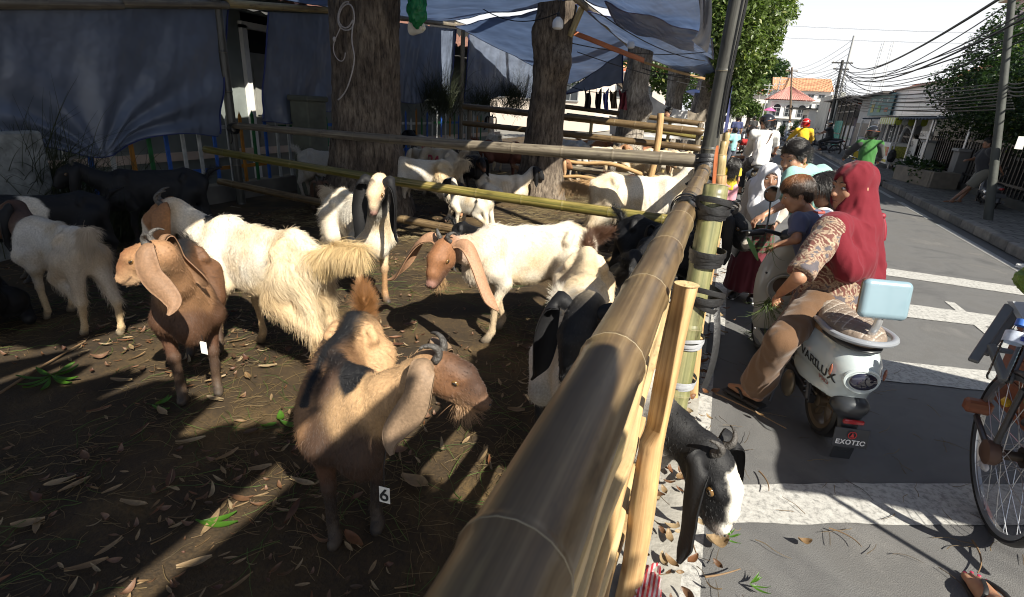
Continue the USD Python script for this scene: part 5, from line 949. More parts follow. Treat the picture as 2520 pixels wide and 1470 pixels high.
    if paint:                                                           # stock mark brushed on the flank
        txt, side, x0, z0, hgt = paint; tm = meshkit.text_mesh(txt, hgt, .001, True); q = tm.vertices.copy(); q[:, 0] -= q[:, 0].mean()
        t2 = trimesh.Trimesh(v, f, process=False); sx = -side; px_, pz = x0+sx*q[:, 0]*1.0, z0+dz+q[:, 1]
        tree_ = cKDTree(v[:, [0, 2]]+(v[:, 1:2]*side < 0)*9); dist_, ii = tree_.query(np.stack([px_, pz], 1)); tm.vertices = np.stack([px_, v[ii, 1]+side*(.006+q[:, 2]), pz], 1); add('stock_mark', tm, pm((.42, .05, .08), .7, .2, 40, name='mark_paint'), o, False)
    add('body', trimesh.Trimesh(av, af, process=False), M_COAT, o, True, col=ac)
    sub = 2 if hero else 1
    for sd in (-1, 1):
        e = add('eye', ellip(X(.088, sd*.0545, .02), V(.0135, .009, .011)*hk, sub, Rh), M_IRIS, o, True)
        add('pupil', ellip(X(.088, sd*.0615, .02), V(.0095, .003, .0055)*hk, 1, Rh), M_EYE, e, True)
        if hero: add('nostril', ellip(X(.231, sd*.014, -.012), V(.006, .004, .004)*hk, 1), M_EYE, o, True)
        if horn:
            q = X(-.008, sd*.03, .062); p = spline([q-u*.02, q+u*.03-d*.02+sd_*sd*.008, q+u*.03-d*(.015+horn*.35)+sd_*sd*.02, q+u*.012-d*(.01+horn*.7)+sd_*sd*.035], 12); add('horn', tube(p, np.linspace(.022, .004, 12), 10, flat=.75), M_HORN, o, True)
    tb = re(-.45, 0, .69); td = V(tail)*taillen; tc = g('tail', 'rump', 'body')
    tl = Body().cap(tb, tb+td*.5, .024, .022, tc).cap(tb+td*.5, tb+td*.5+td*V(.9, 1, .25), .022, .012, tc); tv, tf, tcl = tl.build(max(h*.7, .006)); to = add('tail', trimesh.Trimesh(tv, tf, process=False), M_COAT, o, True, col=tcl)
    if fur:
        def flow(p):
            F_ = np.tile(V(-.75, 0, -.55), (len(p), 1)); sgn = np.sign(p[:, 1:2]); F_ = F_+np.hstack([sgn*0, sgn*.15, sgn*0]); lg = p[:, 2] < .42+dz; F_[lg] = V(-.12, 0, -1)
            nh = np.linalg.norm(p-H-d*.1*hk, axis=1) < .2*hk; F_[nh] = -d*.2+d*1.0; nn = (~nh) & (p[:, 0] > .33); F_[nn] = V(-.3, 0, -.8); return F_
        dh = np.linalg.norm(v-H-d*.12*hk, axis=1)
        def ln(p):
            L = np.full(len(p), .021); L = np.where(dh < .2*hk, .010, L); L = np.where((p[:, 2] < .4+dz), .016, L)
            if rumpfur: L = np.where((p[:, 0] < -.2) & (p[:, 2] < .72+dz) & (p[:, 2] > .2+dz), .03+.07*rumpfur, L)
            L = np.where((p[:, 2] > .72+dz) & (np.abs(p[:, 1]) < .07) & (p[:, 0] < .34), .036, L); return np.where(p[:, 2] < .05, 0, L)
        hairs('fur', v, f, col, fur, ln, flow, M_FUR, o, rng, .28, width, 3, cvar=.2)
        hairs('tail_hair', tv, tf, tcl, int((900+2200*rumpfur)*tailfur*(fur/9000)), lambda p: np.full(len(p), .055+.10*rumpfur), V(-.2, 0, -.4) if rumpfur else V(-.2, 0, .9), M_FUR, to, rng, .75, width, 5, droop=1.1 if rumpfur else .2)
    elif tail is not None:
        hairs('tail_hair', tv, tf, tcl, 260, .06, V(-.2, 0, .8), M_FUR, to, rng, .7, .004, 3, droop=.3)
    if beard:
        q = ellip(X(.15, 0, -.075), (.03, .014, .01), 1, np.stack([d, sd_, u], 1)); hairs('beard', q.vertices, q.faces, np.tile(V(g('beard', 'jaw', 'muzzle', 'head', 'body')), (len(q.vertices), 1)), 240 if hero else 60, .075, V(0, 0, -1), M_FUR, o, rng, .2, .0016 if hero else .004, 3)
    if card is not None:
        cp = fr(*card[0]); R_ = rotz(card[1]); tg_ = add('tag', moved(box((0, 0, 0), (.044, .003, .072), bev=.0012), cp-V(0, 0, .075), R_), M_TAGC, o, False); add('cord', tube([cp-V(0, 0, .03), cp+V(0, 0, .05), cp+V(-.05, 0, .12)], .002, 5), M_BLACK, tg_)
        if card[2]: text_on(card[2], .05, cp-V(0, 0, .098)+R_ @ V(0, -.003, 0), R_ @ V(1, 0, 0), ZD, INK, tg_, 'number', True)
    return o
G_IN, G_2, G_3 = 'goats in the near pen', 'goats resting in the second pen', 'goats in the far pens'
# --- heroes of the near pen
goat('white goat with russet cheek and long golden tail, striding left in full sun', (600, 852), (745, 905), 1.04, (.52, .14, .82), (.40, .5, -.75), coat=dict(body=WH, rump=CRM, leg=CRM, shank=TAN, head=(.5, .44, .36), neck=WH, ear=BRN, tail=(.55, .40, .2), belly=CRM, muzzle=(.45, .38, .3)), h=.011, fur=16000, rumpfur=.5, feet=(.12, -.05, -.06, .05),
     spots=(((.56, .2, .8), (.09, .07, .12), BRN), ((.33, 0, .78), (.05, .1, .1), BLK)), tail=(-.2, 0, .12), tailfur=1.6, group=G_IN)
goat('brown goat with a black back and small horns turning its head left in the sun', None, None, 0.91, (.58, -.09, .96), (-0.41, -0.79, -0.51), world=(-2.51, 1.80, -.84), bend=.25, girth=.64, coat=dict(body=(.105, .05, .024), dorsal=BLK, leg=DBR, shank=(.05, .03, .02), head=(.32, .175, .085), neck=(.24, .13, .065), ear=(.2, .115, .065), chest=(.07, .034, .018), face=(.2, .09, .04), muzzle=(.4, .24, .13), jaw=(.45, .3, .18), tail=BLK, horn=1), headk=.98, earw=1.0, h=.010, fur=16000,
     spots=(((.3, 0, .8), (.16, .05, .1), BLK),), tail=(-.06, 0, .17), card=((.45, .04, .47), .9, ''), group=G_IN, beard=False, horn=.065, earswing=(-4, .3))
goat('tall white goat with black and cream face and very long black ears', None, None, 1.03, (0.6, -0.06, 0.97), (0.4, -0.38, -0.85), world=(-2.59, 3.42, -0.45), bend=-0.16, coat=dict(body=WH, leg=CRM, shank=(.3, .17, .08), head=BLK, neck=BLK, neckbase=WH, face=(.58, .46, .32), muzzle=BLK, nose=PNK, ear=BLK, tail=CRM, chest=WH, jaw=BLK), headk=.92, h=.010, fur=12000, feet=(.03, -.03, .05, -.05), earlen=.36, horn=0, tail=(-.2, .05, .05), rumpfur=.3, group=G_IN, beard=False,
     spots=(((.57, -.06, 1.03), (.18, .06, .09), (.6, .48, .34)), ((.66, -.08, .93), (.12, .045, .06), (.55, .38, .25))))
goat('big white goat with a brown head and ears bowing to graze in full sun', None, None, 1.0, (0.62, 0.20, 0.72), (0.48, 0.37, -0.58), world=(-1.11, 3.29, 3.77), bend=0.12, coat=dict(body=WH, head=(.2, .09, .04), neck=(.48, .34, .26), face=(.2, .09, .04), muzzle=(.1, .05, .03), nose=(.3, .16, .13), ear=(.3, .17, .1), neckbase=(.55, .47, .38), chest=(.56, .5, .42), shank=(.45, .36, .25), tail=DBR, beard=(.3, .18, .08)), headk=1.18, h=.010, fur=17000, feet=(.05, -.1, -.05, .08), ears=1.9, earswing=(0, 1.8), earlen=.30, horn=.05, tail=(-.1, 0, .06), group=G_IN)
goat('brown goat nearest the camera with black back, grey horns and a numbered chest tag', None, None, 0.89, (.55, .22, .89), (0.55, 0.65, -0.40), world=(-1.20, 1.39, -1.24), bend=.58, girth=.58, coat=dict(body=(.2, .11, .055), dorsal=BLK, leg=DBR, shank=(.03, .022, .018), head=(.14, .065, .03), neck=(.38, .24, .125), neckbase=(.42, .27, .14), ear=(.2, .135, .085), chest=(.05, .028, .018), face=(.045, .024, .016), muzzle=(.13, .07, .04), jaw=(.28, .17, .09), rump=(.4, .25, .13), tail=(.2, .09, .03)), headk=.98, earw=1.1, earswing=(-3.5, .3), h=.009, fur=22000,
     spots=(((.28, .02, .82), (.2, .05, .1), BLK), ((.31, .12, .86), (.1, .05, .06), BLK)), card=((.46, .06, .42), 1.35, '6'), horn=.075, tail=(-.05, -.02, .2), group=G_IN, earlen=.30, beard=True)
goat('white bodied goat pushing its black, white blazed head out under the rails', None, None, 0.9, (0.58, -0.01, 0.58), (0.13, -0.01, -0.21), world=(-.36, 1.80, -1.1), bend=.7, coat=dict(body=WH, belly=WH, head=BLK, neck=BLK, neckbase=BLK, ear=BLK, chest=(.3, .28, .25), muzzle=BLK, leg=BLK, nose=(.5, .42, .36)), headk=1.3, h=.010, fur=9000, horn=.07, earlen=.36, group=G_IN, beard=False,
     blaze=(.6, .57, .5))
goat('cream goat with a black hanging head and dark tail beside the thick rail', None, None, 1.0, (0.90, 0.01, 0.86), (0.13, -0.05, -0.20), world=(-.56, 2.62, -1.35), bend=0, coat=dict(body=CRM, head=BLK, ear=BLK, neck=(.3, .25, .18), neckbase=WH, tail=DBR, rump=(.55, .46, .33)), headk=1.15, h=.011, fur=9000, horn=0, group=G_IN, beard=False, tail=(-.05, 0, .18))
goat('white goat with a shaggy tan rump standing behind the olive rail by the road fence', None, None, 1.12, (0.5, 0, 0.85), (0.71, 0, -0.71), world=(-.80, 5.95, .4), bend=0, coat=dict(body=WH, rump=(.55, .46, .33), tail=(.36, .22, .1)), h=.012, fur=7000, rumpfur=.6, tail=(-.2, 0, -.02), group=G_IN, beard=False)
goat('black goat with a white neck spot beside the thick rail', None, None, .85, (.55, 0, .8), (.8, 0, -.5), coat=dict(body=BLK), h=.013, fur=4000, world=(-.40, 3.72, 1.45), spots=(((.4, .1, .75), (.06, .06, .06), WH),), group=G_IN, beard=False, horn=0)
goat('black goat feeding on a leaf with its head out between the fence posts', None, None, 0.92, (0.63, 0, 0.96), (0.68, 0.24, -0.68), world=(-0.35, 4.32, -0.61), bend=0, coat=dict(body=BLK, face=(.02, .02, .02), nose=(.4, .36, .32)), headk=1.2, h=.010, fur=7000, horn=.07, earlen=.34, spots=(((.84, .02, .8), (.06, .045, .05), (.45, .42, .38)),), group=G_IN, beard=False)
goat('white goat with a dark brown head facing away at the far left in shade', None, None, 0.86, (0.56, -0.05, 0.82), (0.3, 0.48, -0.8), world=(-3.83, 2.02, 2.9), bend=0.3, coat=dict(body=(.5, .47, .42), head=DBR, neck=(.05, .03, .022), neckbase=(.08, .045, .03), rump=(.5, .42, .32), ear=BLK, shank=CRM), h=.012, fur=8000, feet=(0, 0, .05, -.12), rumpfur=.35, tail=(-.12, 0, .22), group=G_IN, beard=False, horn=0)
goat('black goat standing in deep shade by the grass heap', (345, 610), (470, 600), .95, (.6, 0, .8), (.8, .1, -.5), coat=dict(body=BLK), h=.015, fur=3000, group=G_IN, beard=False)
goat('black goat lying in the dark at the left edge', None, None, .9, (.5, 0, .8), (.8, .3, -.4), coat=dict(body=BLK), h=.015, fur=2500, world=(-4.35, 1.75, 2.8), pose='lie', group=G_IN, beard=False)
goat('brown and dark legged goat cut off by the left edge near the green sprig', None, None, .95, (.55, 0, .9), (.8, 0, -.5), coat=dict(body=(.1, .06, .035), leg=DBR, shank=(.16, .1, .06)), h=.014, fur=3000, world=(-3.72, 1.02, 3.3), group=G_IN, beard=False)
goat('black and white goat behind the white one at the far left', (95, 690), (215, 672), .85, (.55, 0, .75), (.8, 0, -.5), coat=dict(body=BLK, rump=BLK), h=.016, fur=2500, spots=(((.15, .1, .65), (.14, .2, .15), WH),), group=G_IN, beard=False)
goat('small black and white goat behind the tall white one', None, None, .62, (.5, .05, .75), (.6, .3, -.6), coat=dict(body=BLK, head=BLK, face=WH), h=.013, fur=3500, world=(-1.98, 4.3, -.4), spots=(((.3, 0, .7), (.1, .1, .12), WH), ((-.2, .1, .6), (.14, .1, .12), WH)), group=G_IN, beard=False, horn=0)
# --- second pen
goat('grey white goat standing half behind the nearest trunk', None, None, 1.0, (0.5, 0.1, 0.85), (0.71, 0, -0.71), world=(-3.72, 6.3, 3.4), bend=0, coat=dict(body=(.52, .49, .43), rump=(.55, .45, .3), tail=CRM), h=.014, fur=7000, rumpfur=.6, group=G_2, beard=False, width=.003)
goat('tan goat lying with a dark dorsal stripe beyond the olive rail', None, None, .9, (.5, .1, .78), (.7, .3, -.5), coat=dict(body=(.34, .18, .09), dorsal=BLK, head=(.4, .24, .14)), h=.015, fur=4000, world=(-3.35, 6.9, 2.4), pose='lie', group=G_2, beard=False, width=.003)
goat('small goat with a black head and white neck just beyond the cross fence', None, None, .68, (.46, 0, .92), (.75, .3, -.45), coat=dict(body=WH, head=BLK, ear=BLK, neck=WH), h=.012, fur=3000, world=(-2.72, 5.75, 2.9), spots=(((.5, .03, .95), (.03, .03, .12), WH),), group=G_2, beard=False, horn=0, width=.003)
goat('white goat with a black head lying half in sun in the second pen', None, None, 0.95, (0.55, 0, 0.9), (0.75, -0.15, -0.5), world=(-3.35, 8.3, 0.5), bend=0, coat=dict(body=WH, head=BLK, ear=BLK, neck=WH, belly=CRM), h=.014, fur=5000, pose='lie', group=G_2, beard=False, horn=0, width=.003)
goat('brown goat with long tan ears lying in sun by a dark wedge of shade', None, None, .92, (.48, 0, .95), (.75, -.2, -.4), coat=dict(body=(.36, .2, .1), head=(.2, .09, .04), ear=(.42, .26, .14), neck=(.12, .05, .03), dorsal=BLK), h=.014, fur=4000, world=(-3.25, 10.0, .5), pose='lie', group=G_2, beard=False, width=.003)
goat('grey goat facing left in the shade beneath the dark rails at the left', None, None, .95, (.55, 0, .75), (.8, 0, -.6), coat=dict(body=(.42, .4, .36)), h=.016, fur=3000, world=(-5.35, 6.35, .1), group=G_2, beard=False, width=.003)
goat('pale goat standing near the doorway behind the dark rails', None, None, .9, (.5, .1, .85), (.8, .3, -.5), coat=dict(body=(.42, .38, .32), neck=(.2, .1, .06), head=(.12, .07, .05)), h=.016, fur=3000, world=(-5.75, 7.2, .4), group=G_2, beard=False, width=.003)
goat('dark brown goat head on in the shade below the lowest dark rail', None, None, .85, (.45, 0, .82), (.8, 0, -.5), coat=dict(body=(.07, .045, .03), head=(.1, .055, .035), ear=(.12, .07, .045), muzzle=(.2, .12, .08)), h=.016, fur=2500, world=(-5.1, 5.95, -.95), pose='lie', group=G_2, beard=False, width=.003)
goat('black and white goat with pink stock marks standing by the hung grass', None, None, 1.12, (.55, 0, .8), (.8, .1, -.6), coat=dict(body=WH, chest=BLK, neck=BLK, neckbase=BLK, head=BLK), h=.015, fur=4000, world=(-5.15, 9.0, 2.75), paint=('M2', 1, -.05, .56, .17), group=G_2, beard=False, width=.003, horn=0)
goat('cream goat with pink letters on its side beside the nearest trunk', None, None, 1.0, (.55, 0, .7), (.8, .1, -.6), coat=dict(body=(.5, .43, .33)), h=.015, fur=4000, world=(-4.35, 7.9, 2.9), paint=('RA', 1, 0, .52, .17), group=G_2, beard=False, width=.003)
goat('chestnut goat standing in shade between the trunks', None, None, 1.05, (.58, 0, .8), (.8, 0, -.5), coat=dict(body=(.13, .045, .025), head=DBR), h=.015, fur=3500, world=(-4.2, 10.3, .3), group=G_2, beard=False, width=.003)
goat('white goat looking over the rails with its dark head raised', None, None, 1.05, (.42, 0, 1.12), (.85, 0, -.3), coat=dict(body=WH, head=DBR, neck=(.5, .42, .32), ear=BLK), h=.015, fur=3500, world=(-5.2, 12.2, 2.2), group=G_3, beard=False, width=.003)
goat('black and tan goat facing the camera in the dark beside the lying white one', None, None, .9, (.5, 0, .75), (.75, .1, -.6), coat=dict(body=(.03, .022, .02), chest=BLK, head=BLK, muzzle=(.2, .1, .06)), h=.015, fur=2500, world=(-3.95, 8.2, -.7), group=G_2, beard=False, width=.003)
# --- far pens
fr_ = [('white goat with horned brown head behind the upright stake', (-2.55, 11.8, .1), dict(body=WH, head=(.3, .16, .09), ear=BRN)), ('brown goat with a black saddle behind the upright stake', (-2.1, 13.0, .2), dict(body=(.3, .12, .05), dorsal=BLK, chest=BLK, head=DBR)), ('grey and black goat at the foot of the second trunk', (-3.3, 11.6, .15), dict(body=(.4, .37, .33), rump=BLK)),
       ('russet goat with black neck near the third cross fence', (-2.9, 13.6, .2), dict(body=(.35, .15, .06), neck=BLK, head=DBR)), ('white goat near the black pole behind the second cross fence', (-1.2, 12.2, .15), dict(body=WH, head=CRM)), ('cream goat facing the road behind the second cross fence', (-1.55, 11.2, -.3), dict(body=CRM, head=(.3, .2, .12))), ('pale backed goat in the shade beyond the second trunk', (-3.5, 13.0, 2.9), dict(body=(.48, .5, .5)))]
for k, (lb, w, ct) in enumerate(fr_): goat(lb, None, None, 1.0, (.58, .05, .82-.06*(k % 3)), (.8, .2*(k % 2), -.5), coat=ct, h=.018, fur=2200, world=w, group=G_3, beard=False, width=.004, horn=.12 if k in (0, 1) else .06)
goat('black goat by the foot of the black corner pole', None, None, .8, (.4, .1, .75), (.5, .2, -.8), coat=dict(body=BLK), h=.015, fur=2500, world=(-.85, 6.3, .4), group=G_2, beard=False, horn=0, width=.003)
goat('dark brown goat poking its muzzle out beyond the black pole', None, None, 1.0, (.62, 0, .93), (.85, 0, -.3), coat=dict(body=DBR, head=(.06, .035, .025), muzzle=(.1, .06, .045)), h=.014, fur=2500, world=(-.74, 6.8, .1), group=G_2, beard=False, width=.003, horn=0)
# ================================================================ people
SK = (.33, .175, .105); SKD = (.24, .125, .075)
pcount = 0
def person(label, base, J, head, face, up=(0, 0, 1), hs=1.0, skin=SK, w=1.0, h=.009, hands=None, feet=True, group=None, hairspec=None, tone=None, lips=(.3, .1, .08), gl=1.0, fingers=True):
    """one continuous skin from joints; clothes and hair come after as children. base: ground point below the figure"""
    global pcount
    pcount += 1; base = V(base[0], base[1], base[2] if len(base) > 2 else 0); o = thing('person', label, 'person', base, 0, group)
    j = {k: V(v)-base for k, v in J.items()}; H = V(head)-base; f = unit(face); u = V(up); u = unit(u-f*(u @ f)); s = np.cross(f, u)  # s: the figure's right
    R = np.stack([s, f, u], 1); S = hs*.98
    def hp(a, b, c): return H+R @ V(a, b, c)*S
    B = Body(); r = lambda x: x*w
    across = unit(j['shR']-j['shL']); 
    B.cap(j['pelvis'], j['chest'], r(.115), r(.125), skin, .05); B.cap(j['shL'], j['shR'], r(.055), r(.055), skin, .05); B.cap(j['chest'], (j['shL']+j['shR'])/2, r(.11), r(.075), skin, .06)
    B.cap((j['shL']+j['shR'])/2, H-u*.05*S, .052*S, .047*S, skin, .03)
    for q in 'LR':
        B.cap(j['sh'+q], j['el'+q], r(.05), r(.037), skin, .02); B.cap(j['el'+q], j['wr'+q], r(.037), r(.023), skin, .012)
        if 'hip'+q in j: B.cap(j['pelvis'], j['hip'+q], r(.10), r(.085), skin, .04); B.cap(j['hip'+q], j['kn'+q], r(.08), r(.05), skin, .02); B.cap(j['kn'+q], j['an'+q], r(.048), r(.031), skin, .012)
        if 'hip'+q in j and feet:
            t = unit(j.get('toe'+q, j['an'+q]+f*.15)-j['an'+q]); tt = unit(V(t[0], t[1], 0)); a = j['an'+q]; B.cap(a-V(0, 0, .02)-tt*.03*w, a+tt*.09*w-V(0, 0, .035*w), r(.032), r(.026), skin, .015); B.cap(a+tt*.09*w-V(0, 0, .035*w), a+tt*.15*w-V(0, 0, .045*w), r(.027), r(.017), skin, .01)
    # hands
    for q in 'LR':
        hd = unit(j['wr'+q]-j['el'+q]); cfg = (hands or {}).get(q, {}); hd = unit(V(cfg.get('dir', hd))); pn = unit(V(cfg.get('palm', (0, 0, -1)))); pn = unit(pn-hd*(pn @ hd)); sd = np.cross(hd, pn)*(1 if q == 'R' else -1); curl = cfg.get('curl', .5); wr = j['wr'+q]; k = w*cfg.get('k', 1.0)
        if not fingers: B.ell(wr+hd*.05*k, V(.03, .05, .018)*k, skin, np.stack([sd, hd, pn], 1), .015); B.cap(wr+hd*.08*k, wr+hd*.14*k+pn*.03*k, .014*k, .009*k, skin, .01); B.cap(wr+hd*.03*k-sd*.02*k, wr+hd*.09*k-sd*.045*k, .011*k, .008*k, skin, .01); continue
        pal = wr+hd*.045*k; B.ell(pal, V(.036, .048, .016)*k, skin, np.stack([sd, hd, pn], 1), .012)
        for n, (off, ln) in enumerate(((-.026, .068), (-.009, .076), (.009, .07), (.025, .056))):
            b0 = wr+hd*.085*k+sd*off*k; a1 = curl*.7; d1 = hd*math.cos(a1)+pn*math.sin(a1); p1 = b0+d1*ln*.5*k; a2 = curl*1.7; d2 = hd*math.cos(a2)+pn*math.sin(a2); p2 = p1+d2*ln*.5*k
            B.cap(b0-hd*.01*k, p1, .0092*k, .0082*k, skin, .003); B.cap(p1, p2, .0082*k, .0064*k, skin, .003)
        t0 = wr+hd*.025*k-sd*.026*k; t1 = t0+(hd*.7-sd*.65+pn*.3*curl)*.035*k; t2 = t1+(hd*.95-sd*.1+pn*.5*curl)*.03*k; B.cap(t0, t1, .013*k, .0095*k, skin, .008); B.cap(t1, t2, .0092*k, .007*k, skin, .003)
    # head
    B.ell(hp(0, -.015, .035), V(.076, .096, .088)*S, skin, R, .02); B.ell(hp(0, .03, -.03), V(.063, .066, .085)*S, skin, R, .02); B.cap(hp(0, .055, -.085), hp(0, .062, -.095), .028*S, .026*S, skin, .03)
    for q in (-1, 1): B.ell(hp(q*.036, .062, -.022), V(.026, .024, .024)*S, skin, R, .02); B.ell(hp(q*.03, .077, .03), V(.028, .014, .011)*S, skin, R, .012); B.ell(hp(q*.078, -.012, -.005), V(.010, .022, .034)*S, skin, R, .004); B.cap(hp(q*.058, .0, -.065), hp(q*.03, .05, -.095), .026*S, .022*S, skin, .02)
    B.cap(hp(0, .088, .012), hp(0, .108, -.026), .0095*S, .0135*S, skin, .012); 
    for q in (-1, 1): B.ell(hp(q*.011, .1, -.031), V(.009, .01, .008)*S, skin, R, .006)
    lc = V(skin)*.4+V(lips)*.6
    B.ell(hp(0, .093, -.056), V(.02, .010, .0055)*S, lc, R, .004); B.ell(hp(0, .091, -.067), V(.017, .010, .0065)*S, lc, R, .004)
    v, fc, col = B.build(h, .004); v = smoothv(v, fc, 1, .4); col = col*(.92+.16*fbm(v*12, 3)[:, None])
    bo = add('body', trimesh.Trimesh(v, fc, process=False), M_SKIN, o, True, col=col)
    if h < .012:
        for q in (-1, 1):
            e = add('eye', ellip(hp(q*.031, .0775, .008), V(.014, .010, .0085*gl)*S, 2, R), pm((.55, .52, .5), .25, .05, 5, coat=.5, name='eye_white'), o, True); add('iris', ellip(hp(q*.031, .0855, .007), V(.0068, .0036, .0068*gl)*S, 2, R), M_EYE, e, True)
            add('eyelid', tube([hp(q*(.031+.015*math.cos(t)), .0825-.004*math.cos(t)**2, .009+.009*gl*math.sin(t)) for t in np.linspace(0, np.pi, 9)], .0018*S, 5), INK, o, True)
            add('eyebrow', tube([hp(q*(.013+.036*t), .088-.012*t*t, .034+.008*math.sin(t*2.6)) for t in np.linspace(0, 1, 8)], np.array([.0028, .0036, .0036, .0034, .003, .0026, .002, .001])*S, 6, flat=.6), INK, o, True)
        add('mouth_line', tube([hp(x, .1015-abs(x)*.28, -.0612-abs(x)*.05) for x in np.linspace(-.019, .019, 9)], .0014*S, 5), pm((.05, .015, .012), .6, name='mouth'), o, True)
        for q in (-1, 1): add('nostril', ellip(hp(q*.008, .110, -.037), V(.0035, .003, .0022)*S, 1, R), pm((.05, .015, .012), .6, name='mouth'), o, True)
    return o, j, base, dict(H=H, R=R, S=S, hp=hp, f=f, u=u, s=s)
def cloth(o, name, build, mat=None, col=(.5, .5, .5), h=.009, fold=.008, fscale=9, seed=0, pattern=None, cuts=(), zmin=None, label=None, smooth_it=1, stretch=(1, 1, .35)):
    B = Body(); build(B)
    for c in cuts: B.cut(*c)
    v, f, cl = B.build(h, .004, zmin); v = smoothv(v, f, smooth_it, .5); n = normals(v, f); q = v*V(stretch)*fscale+seed
    fl = 1-np.abs(2*fbm(q, 3, int(seed*3) % 97)-1); v = v+n*(fl-.75)[:, None]*fold*2.2
    if pattern is not None: cl = pattern(v, cl)
    add(name, trimesh.Trimesh(v, f, process=False), mat or M_CLOTH, o, True, col=cl, label=label); return v, f, cl
def shirt(j, c, w=1.0, slL=.55, slR=.55, drop=.04, k=1.0, collar=.0, flare=.0):
    """torso with sleeves that end at a fraction of the arm (1 = elbow, 2 = wrist)"""
    c = V(c)
    def b(B):
        hem = j['pelvis']-unit(j['chest']-j['pelvis'])*drop
        B.cap(hem, j['chest'], (.135+flare)*w*k, .137*w*k, c, .04); B.cap(j['chest'], (j['shL']+j['shR'])/2, .128*w*k, .085*w, c, .05); B.cap(j['shL'], j['shR'], .066*w, .066*w, c, .04)
        for q, sl in (('L', slL), ('R', slR)):
            a, e, r_ = j['sh'+q], j['el'+q], j['wr'+q]; t = min(sl, 1.0); B.cap(a, a+(e-a)*t, .067*w*k, (.061-.012*max(0, t-.6))*w*k, c, .02)
            if sl > 1: B.cap(e, e+(r_-e)*(sl-1), .05*w*k, .04*w*k, c, .015)
    def cuts():
        out = []
        for q, sl in (('L', slL), ('R', slR)):
            a, e, r_ = j['sh'+q], j['el'+q], j['wr'+q]
            if sl <= 1: out.append((a+(e-a)*sl, e-a, .13*w))
            else: out.append((e+(r_-e)*(sl-1), r_-e, .09*w))
        hem = j['pelvis']-unit(j['chest']-j['pelvis'])*(drop+.04); out.append((hem, hem-j['chest'], .3*w)); return out
    return b, cuts()
def trousers(j, c, w=1.0, to=.95, k=1.0, flare=0.0):
    c = V(c)
    def b(B):
        B.ell(j['pelvis'], V(.15, .13, .12)*w, c, k=.04)
        for q in 'LR':
            if 'hip'+q not in j: continue
            hp_, kn, an = j['hip'+q], j['kn'+q], j['an'+q]; B.cap(j['pelvis'], hp_, .12*w, .105*w, c, .03)
            if to <= .5: B.cap(hp_, hp_+(kn-hp_)*to*2, .098*w*k, .085*w*k+flare, c, .02)
            else: B.cap(hp_, kn, .098*w*k, .068*w*k, c, .02); B.cap(kn, kn+(an-kn)*(to-.5)*2, .066*w*k, .055*w*k+flare, c, .015)
    cu = []
    for q in 'LR':
        if 'hip'+q in j:
            hp_, kn, an = j['hip'+q], j['kn'+q], j['an'+q]; e = hp_+(kn-hp_)*to*2 if to <= .5 else kn+(an-kn)*(to-.5)*2; d = (kn-hp_) if to <= .5 else (an-kn); cu.append((e, d, .15*w))
    return b, cu
def hair(o, hd, col, kind='short', n=2500, seed=0, h=.008, width=.0016, tipcol=None, long=.0, mat=None, dirs=None):
    hp, S, R, f, u, s = hd['hp'], hd['S'], hd['R'], hd['f'], hd['u'], hd['s']; c = V(col); rng = np.random.default_rng(seed+900)
    B = Body().ell(hp(0, -.026, .047), V(.084, .098, .09)*S, c, R, .02); B.ell(hp(0, .02-.022*(kind == 'pony'), .075), V(.072, .072, .058)*S, c, R, .03); B.ell(hp(0, -.055, -.005), V(.072, .06, .075)*S, c, R, .03)
    for q in (-1, 1): B.ell(hp(q*.07, -.005, .035), V(.018, .05, .05)*S, c, R, .02)
    if kind in ('bob', 'long'):
        L = -.10 if kind == 'bob' else -.19
        for q in (-1, 1): B.cap(hp(q*.072, .0, .03), hp(q*.082, .01, L), .03*S, .022*S, c, .03); B.cap(hp(q*.06, -.06, .02), hp(q*.06, -.07, L), .04*S, .032*S, c, .03)
        B.cap(hp(0, -.085, .02), hp(0, -.085, L), .045*S, .036*S, c, .04)
    if kind == 'fringe' or kind == 'bob': B.ell(hp(0, .07, .055), V(.06, .022, .03)*S, c, R, .02)
    if kind == 'pony': B.chain([hp(0, -.11, .04), hp(.01, -.15, .0), hp(.015, -.14, -.10), hp(.01, -.125, -.22), hp(.0, -.12, -.27)], [.03*S, .032*S, .028*S, .02*S, .006*S], c, .02)
    v, fc, cl = B.build(h, .004); v = smoothv(v, fc, 1, .4); cl = cl*(.8+.5*fbm(v*V(40, 40, 12), 3)[:, None])
    if tipcol is not None:
        w_ = np.clip(((v-hp(0, 0, .07)) @ u)/.04+fbm(v*30, 2)*1.5-.7, 0, 1)[:, None]; cl = cl*(1-w_)+V(tipcol)*w_
    ho = add('hair', trimesh.Trimesh(v, fc, process=False), M_COATH, o, True, col=cl)
    if n:
        top = hp(0, -.03, .12)
        def flow(p):
            q = p-top
            if kind == 'pony': return -f*1.0-u*.35+q*.5
            if kind in ('bob', 'long'): return q*2.5-u*.55
            return q+f*.06-u*.03
        ln = .032*S if kind in ('short', 'fringe') else .038*S if kind == 'pony' else .07*S
        hairs('strands', v, fc, cl*1.25, n, lambda p: np.full(len(p), ln+long), flow, M_HAIRS, ho, rng, .05, width, 4, wob=.09, droop=.35, cvar=.35)
    return v, fc
M_COATH = vcol(.42, 150, .35, .5, (1, 1, .2), 'hair_mass'); M_HAIRS = mk('hair_strand', {'a': ('attribute', {'attribute': 'coat'}), 'p': ('principled_bsdf', {'roughness': .32, 'specular_ior_level': .7})}, [('a.color', 'p.base_color')], surface='p.BSDF')
HB = (.012, .010, .009)
